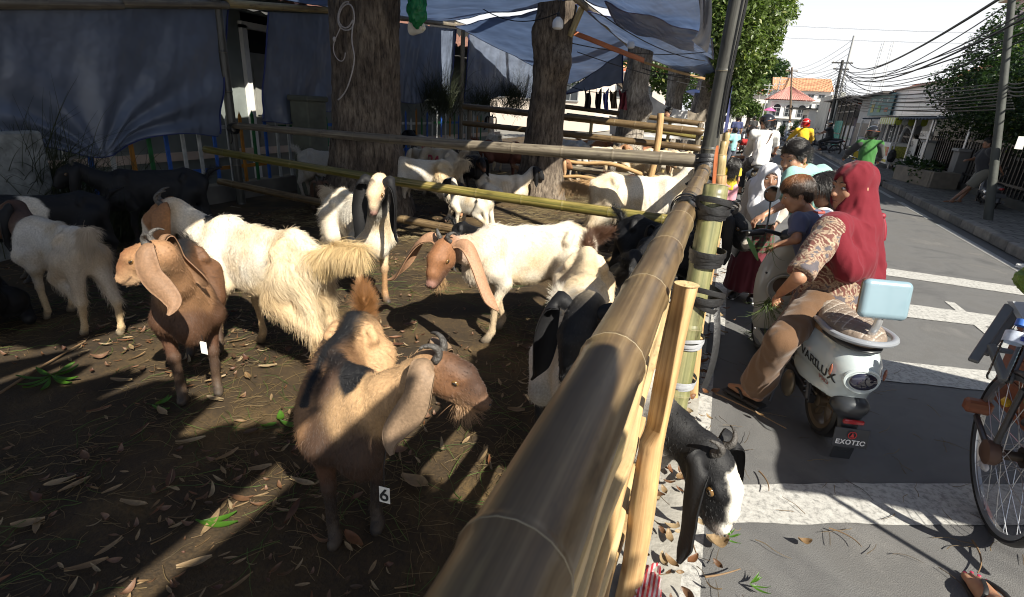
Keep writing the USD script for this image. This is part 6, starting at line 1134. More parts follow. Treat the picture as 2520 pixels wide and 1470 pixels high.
def sandal(o, j, q, w=1.0, col=(.02, .02, .022), shoe=False):
    a = j['an'+q]; t = unit(j.get('toe'+q, a+V(0, .15, 0))-a); t = unit(V(t[0], t[1], 0)); sd = V(-t[1], t[0], 0); c = a+t*.05*w+V(0, 0, -.072*w); R = np.stack([t, sd, V(0, 0, 1)], 1)
    m = pm(col, .6, .2, 20, name='footwear')
    if shoe: b = Body().cap(a-t*.03*w-V(0, 0, .035*w), a+t*.1*w-V(0, 0, .045*w), .045*w, .038*w, (1, 1, 1)).cap(a+t*.1*w-V(0, 0, .045*w), a+t*.16*w-V(0, 0, .052*w), .036*w, .03*w, (1, 1, 1)); v, f, _ = b.build(.008); add('shoe', trimesh.Trimesh(v, f, process=False), m, o, True); add('sole', box(c, (.25*w, .085*w, .022*w), R=R, bev=.008), pm((.5, .5, .5), .6, name='sole'), o, False)
    else:
        add('sandal', box(c, (.25*w, .088*w, .02*w), R=R, bev=.009), m, o, False); p = lambda x, y, z: a+t*x*w+sd*y*w+V(0, 0, z*w)
        for y in (-1, 1): add('strap', tube(spline([p(.12, 0, -.05), p(.08, y*.03, -.02), p(.03, y*.045, -.055)], 8), .009*w, 6, flat=.5), m, o)
def helmet(o, hd, col, vis=True):
    hp, S, R = hd['hp'], hd['S'], hd['R']; m = pm(col, .14, .08, 6, coat=1.0, name='helmet_shell')
    B = Body().ell(hp(0, -.012, .03), V(.128, .145, .132)*S, (1, 1, 1), R).cap(hp(-.085, -.0, -.05), hp(-.09, .03, -.07), .05*S, .04*S, (1, 1, 1)).cap(hp(.085, .0, -.05), hp(.09, .03, -.07), .05*S, .04*S, (1, 1, 1)).ell(hp(0, -.07, -.05), V(.10, .07, .06)*S, (1, 1, 1), R)
    B.minus.append((('e', hp(0, .11, -.035), V(.082, .10, .085)*S, R, None, V(1, 1, 1), .01, None), 0)); B.minus.append((('e', hp(0, .0, -.12), V(.075, .09, .09)*S, R, None, V(1, 1, 1), .01, None), 0))
    v, f, _ = B.build(.009); v = smoothv(v, f, 2, .5); ho = add('helmet', trimesh.Trimesh(v, f, process=False), m, o, True)
    if vis: add('visor', gridmesh(20, 8, lambda a, b: hp(0, 0, 0)+(np.stack([.132*np.sin((a-.5)*2.0), -.01+.142*np.cos((a-.5)*2.0)*1.0+0*b, .07+.05*b], -1)*S) @ R.T)[0], pm((.02, .02, .025), .1, .05, 5, coat=1.0, name='visor'), ho, True)
    add('trim', tube([hp(.131*math.sin(a), -.012+.148*math.cos(a), .045) for a in np.linspace(1.2, 5.08, 24)], .004*S, 5), pm((.4, .12, .05) if max(col) < .1 else (.7, .7, .7), .4, name='helmet_trim'), ho)
    return ho
def stand(x, y, yaw, h, **ov):
    """joints of a standing figure; yaw: the way it faces, 0 = +y"""
    k = h/1.7; R = rotz(yaw); b = dict(pelvis=(0, 0, .92), chest=(0, .01, 1.24), shL=(-.17, 0, 1.39), shR=(.17, 0, 1.39), elL=(-.21, -.02, 1.11), elR=(.21, -.02, 1.11), wrL=(-.21, .06, .87), wrR=(.21, .06, .87), hipL=(-.09, 0, .9), hipR=(.09, 0, .9), knL=(-.1, .03, .49), knR=(.1, .03, .49), anL=(-.1, -.01, .085), anR=(.1, -.01, .085), toeL=(-.12, .2, .03), toeR=(.12, .2, .03), head=(0, .03, 1.575))
    b.update(ov); return {q: R @ (V(v)*k)+V(x, y, 0) for q, v in b.items()}

# --- the woman in the dark red headscarf, astride the scooter
d = 2.85
JW = dict(pelvis=D(2035, 735, 2.98), chest=D(2068, 628, 2.92), shL=D(2040, 572, 2.74), shR=D(2118, 570, 3.06), elL=D(1966, 682, 2.66), wrL=D(1921, 722, 2.92), elR=D(2060, 690, 3.2), wrR=D(2000, 700, 3.3), hipL=D(2005, 752, 2.9), hipR=D(2055, 752, 3.1), knL=D(1922, 838, 2.66), anL=P(1856, 962, .09), toeL=P(1815, 965, .03), knR=D(2020, 800, 3.35), anR=D(2005, 900, 3.3), toeR=D(1960, 900, 3.4))
o, j, b0, hd = person('woman in a dark red headscarf and batik blouse astride the pale scooter', (JW['pelvis'][0], JW['pelvis'][1], 0), JW, D(2098, 462, 2.87), -CR*.97+CB*.12-V(0, 0, .12), hs=1.02, w=1.0, h=.0075, skin=SK, hands=dict(L=dict(curl=.9, palm=(.2, .5, -.6))))
def batik(v, cl):
    n = fbm(v*24, 3); n2 = np.sin(v @ V(120, 60, 90)+14*fbm(v*12, 3)); n3 = np.sin(v @ V(-100, 80, 140)+16*fbm(v*15+4, 3)); a = (n > .52)[:, None]; l = (np.abs(n2) < .42)[:, None]; g = (np.abs(n3) < .35)[:, None]
    c = np.where(a, V(.12, .045, .035), V(.27, .20, .14)); c = np.where(l & a, V(.36, .29, .21), c); c = np.where(g & ~a, V(.13, .075, .06), c); c = np.where((n < .38)[:, None], V(.09, .08, .09), c); return c
sb, sc = shirt(j, (.4, .3, .2), 1.06, .95, .9, .10, 1.08, flare=.02); cloth(o, 'blouse', sb, vcol(.8, 120, .1, .25, name='batik_cloth', sheen=.1), h=.0055, fold=.012, seed=1, cuts=sc, pattern=batik)
tb, tc = trousers(j, (.10, .052, .024), .95, .95, 1.1, .03); cloth(o, 'trousers', tb, None, h=.009, fold=.014, seed=2, cuts=tc); sandal(o, j, 'L'); sandal(o, j, 'R')
def hijab(o, hd, j, col, seed, drape, opening=(.0, .098, -.012), orad=(.062, .07, .088), mat=None, k=1.0, tie=False):
    hp, S, R = hd['hp'], hd['S'], hd['R']; c = V(col)
    def b(B):
        B.ell(hp(0, -.014, .036), V(.092, .113, .102)*S*k, c, R, .03); B.ell(hp(0, .012, -.055), V(.077, .086, .088)*S*k, c, R, .03); B.cap(hp(0, -.03, -.05), hp(0, -.035, -.13), .078*S, .07*S, c, .03)
        for p in drape: B.cap(V(p[0]), V(p[1]), p[2], p[3], c, .05)
        B.minus.append((('e', hp(*opening), V(orad)*S, R, None, c, .01, None), 0))
    return cloth(o, 'headscarf', b, mat, h=.0065, fold=.016, fscale=11, seed=seed, smooth_it=2, stretch=(1, 1, .22))
jd = lambda px, py, dd: D(px, py, dd)-b0
hijab(o, hd, j, (.125, .004, .012), 5, [(j['shL']*.9+j['shR']*.1+V(0, 0, .02), j['shR']*.9+j['shL']*.1+V(0, 0, .02), .082, .082), (jd(2108, 550, 2.88), jd(2085, 640, 2.84), .09, .125), (jd(2125, 560, 2.9), jd(2132, 680, 2.92), .085, .085), (jd(2052, 588, 2.72), jd(2090, 665, 2.74), .055, .065), (jd(2140, 600, 2.98), jd(2150, 655, 2.98), .06, .055), (jd(2102, 640, 2.84), jd(2114, 715, 2.86), .085, .03), (jd(2112, 500, 2.88), jd(2112, 560, 2.88), .085, .085)], opening=(0, .105, -.012), mat=vcol(.85, 200, .08, .2, name='jersey_cloth', sheen=.1))
add('knot', cat([ellip(jd(2170, 532, 2.86), (.02, .02, .018), 2), tube(spline([jd(2172, 532, 2.88), jd(2178, 560, 2.88), jd(2174, 592, 2.9)], 10), np.linspace(.012, .018, 10), 6, flat=.5)]), pm((.19, .008, .02), .6, name='knot_cloth'), o, True)
add('ring', tube([j['wrL']+unit(j['wrL']-j['elL'])*.1+.011*V(math.cos(t), 0, math.sin(t)) for t in np.linspace(0, 6.28, 12)], .002, 5), M_STEEL, o)
# --- the boy on the footboard
JB = dict(pelvis=D(2008, 655, 3.28), chest=D(1998, 575, 3.24), shL=D(1966, 545, 3.15), shR=D(2030, 540, 3.32), elL=D(1960, 590, 3.12), wrL=D(1916, 602, 3.18), elR=D(2030, 600, 3.4), wrR=D(2000, 610, 3.5), hipL=D(1995, 665, 3.26), hipR=D(2020, 665, 3.3), knL=D(1975, 725, 3.2), knR=D(2005, 725, 3.3), anL=D(1985, 795, 3.32), anR=D(2010, 795, 3.4))
JB['toeL'], JB['toeR'] = JB['anL']-CR*.15, JB['anR']-CR*.15
o, j, b0, hd = person('boy with orange tipped hair and slate blue T-shirt on the scooter footboard', (JB['pelvis'][0], JB['pelvis'][1], 0), JB, D(1963, 478, 3.2), -CR*.9-CB*.38-V(0, 0, .3), hs=.86, w=.72, skin=SK, hands=dict(L=dict(curl=1.0, palm=(0, .3, -.9))))
sb, sc = shirt(j, (.085, .095, .16), .76, .75, .75, .04, 1.05); cloth(o, 'shirt', sb, None, h=.0075, fold=.009, seed=3, cuts=sc); add('collar', tube([(j['shL']+j['shR'])/2+V(.05*math.cos(t), .05*math.sin(t), .055) for t in np.linspace(0, 6.28, 16)], .01, 6), pm((.3, .06, .05), .8, name='collar'), o)
tb, tc = trousers(j, (.022, .022, .03), .74, .9, 1.05); cloth(o, 'trousers', tb, None, h=.009, seed=4, cuts=tc); hair(o, hd, (.02, .012, .008), 'short', 3500, 1, tipcol=(.13, .055, .02)); sandal(o, j, 'L', .75); sandal(o, j, 'R', .75)
# --- the dark haired girl beyond them
JG = dict(pelvis=D(2062, 655, 3.62), chest=D(2055, 570, 3.56), shL=D(2025, 532, 3.48), shR=D(2082, 528, 3.66), elL=D(2010, 575, 3.46), wrL=D(1985, 600, 3.5), elR=D(2085, 590, 3.7), wrR=D(2060, 620, 3.7), hipL=D(2050, 665, 3.6), hipR=D(2075, 665, 3.65), knL=D(2040, 735, 3.6), knR=D(2065, 735, 3.68), anL=P(2035, 848, .08), anR=P(2058, 842, .08))
JG['toeL'], JG['toeR'] = JG['anL']-CR*.15, JG['anR']-CR*.15
o, j, b0, hd = person('girl with a loose black bob and white top between the boy and the woman', (JG['pelvis'][0], JG['pelvis'][1], 0), JG, D(2030, 468, 3.5), -CR*.92+CB*.1-V(0, 0, .42), hs=.88, w=.74, skin=SK)
sb, sc = shirt(j, (.52, .5, .47), .76, .7, .7); cloth(o, 'top', sb, None, h=.008, fold=.008, seed=5, cuts=sc); tb, tc = trousers(j, (.05, .05, .07), .74, .9); cloth(o, 'trousers', tb, None, h=.011, seed=6, cuts=tc); hair(o, hd, HB, 'bob', 4500, 2, long=.02); sandal(o, j, 'L', .75); sandal(o, j, 'R', .75)
# --- teal girl
JT = dict(pelvis=D(2002, 600, 3.98), chest=D(1990, 500, 3.9), shL=D(1948, 434, 3.78), shR=D(2022, 428, 3.98), elL=D(1934, 500, 3.74), wrL=D(1880, 530, 3.72), elR=D(2032, 500, 4.0), wrR=D(2010, 560, 3.95), hipL=D(1985, 610, 3.95), hipR=D(2018, 608, 4.0), knL=D(1985, 705, 4.0), knR=D(2018, 700, 4.05), anL=P(1985, 812, .09), anR=P(2015, 806, .09))
JT['toeL'], JT['toeR'] = JT['anL']-CR*.2+CB*.05, JT['anR']-CR*.2+CB*.05
o, j, b0, hd = person('girl in a mint green T-shirt with a black ponytail leaning to feed the goat', (JT['pelvis'][0], JT['pelvis'][1], 0), JT, D(1955, 388, 3.82), -CR*.80+CB*.38-V(0, 0, .42), hs=1.0, w=.86, h=.0075, skin=(.36, .2, .125), gl=.55, hands=dict(L=dict(curl=.7, palm=(0, 0, -1))))
sb, sc = shirt(j, (.22, .40, .36), .88, .85, .85, .1, 1.12, flare=.02); cloth(o, 'shirt', sb, None, h=.008, fold=.012, seed=7, cuts=sc); tb, tc = trousers(j, (.06, .06, .08), .86, .92, 1.1); cloth(o, 'trousers', tb, None, h=.011, seed=8, cuts=tc); hair(o, hd, HB, 'pony', 4500, 3); sandal(o, j, 'L', .85); sandal(o, j, 'R', .85)
m = text_on('VAC', .05, D(2003, 500, 3.74)-b0, CR, CU, INK, o, 'print', True)
add('earring', ellip(hd['hp'](-.084, -.005, -.04), (.005, .005, .009), 1), pm((.6, .45, .1), .2, metal=1.0, name='gold'), o, True)
# --- schoolgirl in the white headscarf
xg, yg = 0.41, 5.0
JS = stand(xg, yg, math.radians(165), 1.22, wrL=(-.17, .10, .95), elL=(-.21, -.02, 1.12), wrR=(.2, .02, .86), chest=(0, .02, 1.24))
o, j, b0, hd = person('schoolgirl in a white headscarf, pale blouse and maroon skirt beside the fed goat', (xg, yg, 0), JS, D(1892, 440, 4.40), CB*.93-CR*.18-V(0, 0, .34), hs=.94, w=.74, h=.0085, skin=SKD, gl=.6)
sb, sc = shirt(j, (.46, .40, .35), .78, 1.6, 1.6, .04, 1.05); cloth(o, 'blouse', sb, None, h=.009, fold=.008, seed=9, cuts=sc)
def plaid(v, cl):
    a = (np.abs(np.sin(v[:, 0]*75+v[:, 1]*20)) > .93) | (np.abs(np.sin(v[:, 2]*75)) > .93); up_ = v[:, 2] > .47; c = np.tile(V(.10, .012, .02), (len(v), 1)); c[up_ & a] = (.03, .07, .035); c[up_ & ~a] = (.085, .02, .02); return c
def skirt(B):
    c = V(.1, .01, .02); B.cap(j['pelvis']+V(0, 0, .02), j['pelvis']-V(0, 0, .14), .115, .135, c, .04); B.cap(j['pelvis']-V(0, 0, .12), V(0, 0, .30), .135, .17, c, .05); B.cap(V(0, 0, .3), V(0, 0, .13), .165, .185, c, .05)
cloth(o, 'skirt', skirt, None, h=.009, fold=.022, fscale=8, seed=10, zmin=.10, pattern=plaid, stretch=(1.6, 1.6, .12)); sandal(o, j, 'L', .78, shoe=True); sandal(o, j, 'R', .78, shoe=True)
nb = (j['shL']+j['shR'])/2
hijab(o, hd, j, (.66, .66, .70), 11, [(j['shL']*.8+nb*.2, j['shR']*.8+nb*.2, .075, .075), (nb+V(0, -.02, 0), j['chest']+V(0, -.05, -.04), .115, .12), (nb+V(0, .03, 0), j['chest']+V(0, .04, 0), .11, .11), (j['chest']+V(-.04, -.08, -.04), j['chest']+V(-.01, -.1, -.14), .08, .05), (j['chest']+V(.05, -.08, -.04), j['chest']+V(.06, -.08, -.12), .07, .05)], opening=(0, .105, -.014), orad=(.067, .08, .086), mat=vcol(.7, 200, .05, .2, name='white_cloth', sheen=.1))
add('strap', tube(spline([j['shL']+V(.02, -.09, .04), j['chest']+V(.11, -.1, 0), j['pelvis']+V(.1, -.1, .05)], 12), .011, 6, flat=.4), INK, o)
# --- toddler in yellow and pink
xt, yt_ = .20, 9.3
JY = stand(xt, yt_, math.radians(12), .92, wrL=(-.26, .05, .86), head=(0, .02, 1.52))
o, j, b0, hd = person('toddler with black hair in a yellow shirt and pink shorts seen from behind', (xt, yt_, 0), JY, JY['head']+V(0, 0, .0), V(-.25, .95, -.05), hs=.92, w=.62, h=.010, skin=SK)
sb, sc = shirt(j, (.55, .40, .03), .68, .6, .6, .02, 1.08); cloth(o, 'shirt', sb, None, h=.009, fold=.007, seed=12, cuts=sc); tb, tc = trousers(j, (.55, .25, .30), .7, .46, 1.25, .01); cloth(o, 'shorts', tb, None, h=.009, fold=.008, seed=13, cuts=tc); hair(o, hd, HB, 'long', 2500, 4, width=.003, long=.02); sandal(o, j, 'L', .6); sandal(o, j, 'R', .6)
# ================================================================ scooter
def wheelset(parent, c, axis, r, w, rimcol=(.05, .05, .05), spokes=10, disc_=True):
    B_ = basis(axis); T = lambda m: moved(m, c, B_)
    t = add('tyre', T(lathe([(r-.05, -w*.4), (r-.03, -w/2), (r-.008, -w*.38), (r, -w*.15), (r, w*.15), (r-.008, w*.38), (r-.03, w/2), (r-.05, w*.4), (r-.05, -w*.4)], 40)), M_BLACK, parent, 40)
    rm = pm(rimcol, .35, .1, 20, metal=.5, name='wheel_rim'); rim = add('rim', T(lathe([(r-.075, -w*.36), (r-.048, -w*.42), (r-.048, w*.42), (r-.075, w*.36), (r-.075, -w*.36)], 40)), rm, parent, 40)
    add('hub', T(lathe([(.001, -w*.6), (.035, -w*.6), (.035, w*.6), (.001, w*.6)], 16)), rm, parent, 40)
    add('spokes', cat([T(moved(box(((r-.07+.03)/2, 0, 0), (r-.10, .022, w*.3)), rz=k*2*np.pi/spokes)) for k in range(spokes)]), rm, parent, False)
    return t
SX, SY, SYAW, SS = .64, 3.27, .24, .86
o = thing('electric_scooter', 'pale blue white electric scooter with padded backrest, parked beside the bamboo fence', 'scooter', (SX, SY, 0), SYAW, None, SS)
PAINT = pm((.46, .52, .53), .22, .04, 3, coat=1.0, name='scooter_paint'); PLAST = pm((.03, .032, .036), .35, .1, 10, name='dark_plastic'); CREAM = pm((.46, .44, .37), .3, .05, 3, coat=.6, name='inner_panel')
w1 = (1, 1, 1)
b = Body().ell((0, -.36, .53), (.185, .40, .195), w1).ell((0, -.60, .50), (.15, .185, .185), w1).ell((0, -.05, .45), (.15, .16, .14), w1).ell((0, -.42, .36), (.165, .33, .10), w1)
b.minus.append((('e', V(0, -.55, .20), V(.30, .33, .16), np.eye(3), None, V(w1), .02, None), 0))
v, f, c = b.build(.008); v = smoothv(v, f, 3, .5); BODYV = v; bo = add('rear_body', trimesh.Trimesh(v, f, process=False), PAINT, o, True)
def onleft(txt, h, y, z, mat, name, slope=0.0, sq=1.1, bold=True):
    m = meshkit.text_mesh(txt, h, .001, bold); q = m.vertices; yy = y-q[:, 0]*sq+0; zz = z+q[:, 1]+q[:, 0]*slope; L = BODYV[BODYV[:, 0] < -.02]; _, ii = cKDTree(L[:, 1:]).query(np.stack([yy, zz], 1)); m.vertices = np.stack([L[ii, 0]-.004-q[:, 2], yy, zz], 1); add(name, m, mat, bo, False)
onleft('VARILUX', .048, -.40, .485, INK, 'lettering', -.12); onleft('PRO', .026, -.60, .42, pm((.28, .12, .1), .5, name='brown_ink'), 'lettering', -.12)
onleft('a', .05, -.28, .62, pm((.4, .12, .12), .5, name='emblem'), 'emblem')
def seatf(B):
    B.ell((0, -.16, .70), (.125, .26, .075), (.19, .15, .12)).ell((0, -.50, .715), (.15, .26, .065), (.19, .15, .12)).ell((0, -.33, .66), (.15, .40, .055), (.27, .155, .075))
B = Body(); seatf(B); v, f, c = B.build(.008); v = smoothv(v, f, 2, .5); n = normals(v, f); top = np.clip((n[:, 2]-.6)*4, 0, 1); qd = np.minimum(np.abs(np.sin((v[:, 0]+v[:, 1])*42)), np.abs(np.sin((v[:, 0]-v[:, 1])*42))); v = v+n*(np.minimum(qd, .5)*.010*top)[:, None]; ln = (qd < .12) & (top > .5); c[ln] = (.42, .38, .33)
st = add('seat', trimesh.Trimesh(v, f, process=False), vcol(.5, 90, .12, .2, name='seat_vinyl'), o, True, col=c)
for k in range(5): add('stud', ellip((-.146+.004*k, -.15-.10*k, .668), (.008, .012, .012), 1), PLAST, st, True)
add('backrest_pad', cat([moved(trimesh.convex.convex_hull(np.vstack([ellip((sx*.088, 0, sz*.07), (.033, .026, .033), 2).vertices for sx in (-1, 1) for sz in (-1, 1)])), (0, -.73, .96), rotx(-.18))]), pm((.20, .29, .34), .25, .04, 4, coat=1.0, name='backrest_shell'), o, 40, label='pale blue backrest shell'); add('backrest_cushion', moved(trimesh.convex.convex_hull(np.vstack([ellip((sx*.086, .024, sz*.068), (.03, .018, .03), 2).vertices for sx in (-1, 1) for sz in (-1, 1)])), (0, -.73, .96), rotx(-.18)), pm((.27, .16, .08), .6, .1, 20, name='tan_vinyl'), o, 40)
add('backrest_post', tube(spline([(0, -.66, .70), (0, -.72, .78), (0, -.735, .90)], 10), .020, 12, flat=.8), pm((.6, .62, .64), .3, metal=.7, name='silver_bracket'), o)
add('grab_rail', tube(spline([(-.135, -.34, .69), (-.16, -.50, .715), (-.15, -.68, .72), (-.07, -.755, .72), (.07, -.755, .72), (.15, -.68, .72), (.16, -.50, .715), (.135, -.34, .69)], 40), .019, 10, flat=.9), pm((.28, .30, .33), .35, .05, 10, metal=.3, name='silver_rail'), o); add('seat_base', ellip((0, -.5, .665), (.14, .26, .04), 3), PLAST, o, True)
tl = add('tail_light', ellip((0, -.775, .50), (.072, .022, .052), 3), pm((.015, .015, .03), .05, .1, 10, coat=1.0, name='dark_lens'), o, True); add('light_ring', tube([(.085*math.cos(t), -.772+.02*abs(math.cos(t)), .50+.064*math.sin(t)) for t in np.linspace(0, 2*np.pi, 40)], .013, 8), PAINT, tl)
for s_ in (-1, 1): add('side_reflector', ellip((s_*.142, -.70, .52), (.008, .011, .035), 2), pm((.22, .07, .04), .2, coat=.8, name='amber_reflector'), o, True)
add('rear_fender', Body().ell((0, -.72, .325), (.10, .085, .07), w1).cap((0, -.74, .30), (0, -.79, .10), .065, .04, w1, .03, ((0, 1, 0), 2.0)).build(.008)[:2], PLAST, o, True); add('reflector', box((0, -.805, .265), (.11, .02, .026), bev=.006), pm((.3, .01, .015), .15, coat=.9, name='red_reflector'), o, 30)
pl = add('number_plate', moved(box((0, 0, 0), (.185, .006, .115), bev=.002), (0, -.825, .175), rotx(-.12)), pm((.022, .025, .032), .4, name='plate'), o, False)
text_on('EXOTIC', .028, (0, -.832, .138), XD, V(0, -.0, 1), INKW, pl, 'lettering', True, squeeze=1.05); add('emblem', trimesh.Trimesh([(-.012, -.834, .185), (.012, -.834, .185), (0, -.832, .212)], [[0, 1, 2]], process=False), INKR, pl, False); add('emblem', tube([(.021*math.cos(t), -.832, .196+.021*math.sin(t)) for t in np.linspace(0, 6.28, 24)], .0025, 5), INKR, pl)
add('mudflap', moved(box((0, 0, 0), (.11, .012, .12), bev=.004), (0, -.79, .07), rotx(.15)), PLAST, o, False)
wheelset(o, V(0, -.50, .215), (1, 0, 0), .215, .10, (.16, .12, .08), 6); wheelset(o, V(0, .70, .215), (1, 0, 0), .215, .09, (.25, .25, .26), 6)
add('swing_arm', cat([beam((-.09, -.5, .215), (-.09, -.05, .26), .04, .06), beam((.09, -.5, .215), (.09, -.05, .26), .04, .06)]), M_DARKMETAL, o, False)
for s_ in (-1, 1): add('shock_absorber', cat([tube([(s_*.12, -.5, .22), (s_*.12, -.42, .44)], .016, 10), tube([(s_*.12+.026*math.cos(t*50), -.5+.08*t, .22+.22*t+.026*math.sin(t*50)*.3) for t in np.linspace(.1, .95, 80)], .006, 5)]), M_DARKMETAL, o)
add('side_guard', ellip((-.15, -.28, .20), (.03, .08, .09), 3), pm((.2, .16, .11), .35, .1, 10, metal=.4, name='bronze_guard'), o, True)
add('stand', tube(spline([(-.12, -.1, .22), (-.17, -.16, .1), (-.2, -.2, .01)], 8), .012, 8), M_DARKMETAL, o)
add('floorboard', moved(box((0, .2, .245), (.34, .56, .07), bev=.02)), CREAM, o, 30); add('foot_mat', box((0, .2, .284), (.28, .46, .012), bev=.004), PLAST, o, False)
b = Body().ell((0, .54, .60), (.215, .05, .36), w1, rotx(-.16)).ell((0, .50, .36), (.19, .07, .16), w1).ell((0, .60, .88), (.12, .07, .10), w1); b.minus.append((('e', V(-.0, .42, .64), V(.15, .11, .13), rotx(-.16), None, V(w1), .01, None), 0))
v, f, c = b.build(.008); v = smoothv(v, f, 3, .5); sh = add('leg_shield', trimesh.Trimesh(v, f, process=False), CREAM, o, True); add('pocket', ellip((0, .515, .60), (.12, .022, .08), 3, rotx(-.16)), pm((.12, .08, .05), .6, name='pocket_lining'), sh, True); add('pocket_lip', tube([(.135*math.cos(t), .478+.02*math.sin(t), .60+.105*math.sin(t)) for t in np.linspace(0, 6.283, 30)], .008, 8), CREAM, sh)
for a_, z_ in ((-.17, .72), (-.15, .40), (.16, .72)): add('screw', ellip((a_, .47, z_), (.009, .006, .009), 1), PLAST, sh, True)
add('front_fender', Body().cap((0, .66, .40), (0, .86, .34), .075, .05, w1, .03).cap((0, .66, .40), (0, .56, .36), .075, .06, w1, .03).build(.010)[:2], PAINT, o, True)
hb = add('handlebar', tube(spline([(-.34, .50, 1.00), (-.2, .54, 1.02), (0, .60, .98), (.2, .54, 1.02), (.34, .50, 1.00)], 30), .016, 10), PLAST, o); add('dashboard', ellip((0, .58, .99), (.10, .07, .06), 3), PLAST, o, True)
for s_ in (-1, 1):
    add('grip', tube([(s_*.24, .525, 1.012), (s_*.36, .495, .998)], .022, 14), M_BLACK, hb); add('brake_lever', tube(spline([(s_*.2, .60, 1.0), (s_*.28, .60, 1.005), (s_*.38, .57, .995)], 10), .009, 8, flat=.6), PLAST, hb)
    if s_ > 0: continue
    mc = V(-0.182, 0.695, 1.276); mr = add('mirror', moved(lathe([(.001, .012), (.045, .010), (.060, .002), (.062, -.004), (.056, -.006), (.001, -.006)], 28), mc, basis((s_*.05+.05, 1, -.05))), PLAST, o, 40); add('mirror_glass', disc(mc-V(.0, .0075, 0), (.05, -1, .05), .053, 28), pm((.75, .77, .8), .03, .02, 5, metal=1.0, name='mirror_glass'), mr, False); add('mirror_stem', tube(spline([mc+V(0, .01, -.03), mc+V(-s_*.02, .03, -.12), V(s_*.22, .55, 1.02)], 10), .007, 8), PLAST, mr)
# ================================================================ motorbikes
def motorbike(label, x, y, yaw, col, s=1.0, plate=None, group=None, seatc=(.03, .03, .032), grip=False):
    o = thing('motorbike', label, 'motorbike', (x, y, 0), yaw, group, s); pt = pm(col, .25, .05, 4, coat=1.0, name='bike_paint')
    wheelset(o, V(0, -.62, .285), (1, 0, 0), .285, .09, (.05, .05, .05), 5); wheelset(o, V(0, .66, .285), (1, 0, 0), .285, .08, (.05, .05, .05), 5)
    v, f, _ = Body().ell((0, -.42, .68), (.13, .40, .11), w1).ell((0, -.72, .74), (.085, .2, .07), w1).cap((0, .0, .50), (0, .38, .55), .11, .10, w1, .05).cap((0, .38, .55), (0, .5, .88), .10, .09, w1, .05, ((1, 0, 0), .6)).build(.014); add('fairing', trimesh.Trimesh(v, f, process=False), pt, o, True)
    v, f, _ = Body().ell((0, -.45, .80), (.125, .42, .05), w1).build(.012); add('seat', trimesh.Trimesh(v, f, process=False), pm(seatc, .5, .1, 20, name='bike_seat'), o, True)
    v, f, _ = Body().ell((0, -.05, .36), (.12, .22, .14), w1).cap((0, -.1, .3), (0, -.6, .28), .06, .04, w1, .04).build(.014); add('engine', trimesh.Trimesh(v, f, process=False), M_DARKMETAL, o, True)
    add('fork', cat([tube([(q*.07, .66, .285), (q*.06, .48, .85)], .022, 8) for q in (-1, 1)]), M_DARKMETAL, o); add('front_mudguard', tube([(0, .66+.31*math.cos(t), .285+.31*math.sin(t)) for t in np.linspace(.5, 2.6, 14)], .045, 8, flat=.4), pt, o); add('rear_mudguard', tube(spline([(0, -.75, .66), (0, -.95, .52), (0, -1.0, .36)], 10), .05, 8, flat=.35), PLAST, o)
    h = add('handlebar', tube(spline([(-.34, .34, 1.0), (-.15, .42, 1.03), (0, .45, .99), (.15, .42, 1.03), (.34, .34, 1.0)], 20), .014, 8), PLAST, o); add('headlight', ellip((0, .56, .92), (.11, .07, .09), 2), pm((.1, .1, .11), .1, coat=1, name='headlamp'), o, True)
    for q in (-1, 1):
        add('grip', tube([(q*.24, .38, 1.015), (q*.36, .335, .998)], .02, 10), M_BLACK, h); m = V(q*.30, .40, 1.22); mr = add('mirror', ellip(m, (.065, .012, .042), 2), M_BLACK, o, True); add('mirror_stem', tube([m-V(0, 0, .03), V(q*.22, .41, 1.02)], .007, 6), M_BLACK, mr)
    add('tail_light', ellip((0, -.93, .73), (.06, .03, .035), 2), pm((.3, .01, .01), .15, coat=1.0, name='tail_lens'), o, True); add('exhaust', tube([(.14, -.1, .25), (.15, -.45, .3), (.15, -.85, .38)], [.02, .045, .04], 12), M_DARKMETAL, o); add('stand', tube([(-.1, -.1, .26), (-.2, -.15, .01)], .012, 6), M_DARKMETAL, o)
    pl = add('number_plate', moved(box((0, 0, 0), (.26, .008, .11), bev=.002), (0, -1.0, .56), rotx(-.25)), pm((.03, .03, .032), .5, name='plate'), o, False)
    if plate: text_on(plate, .06, (0, -1.012, .535), XD, V(0, -.25, 1), INKW, pl, 'lettering', True)
    return o
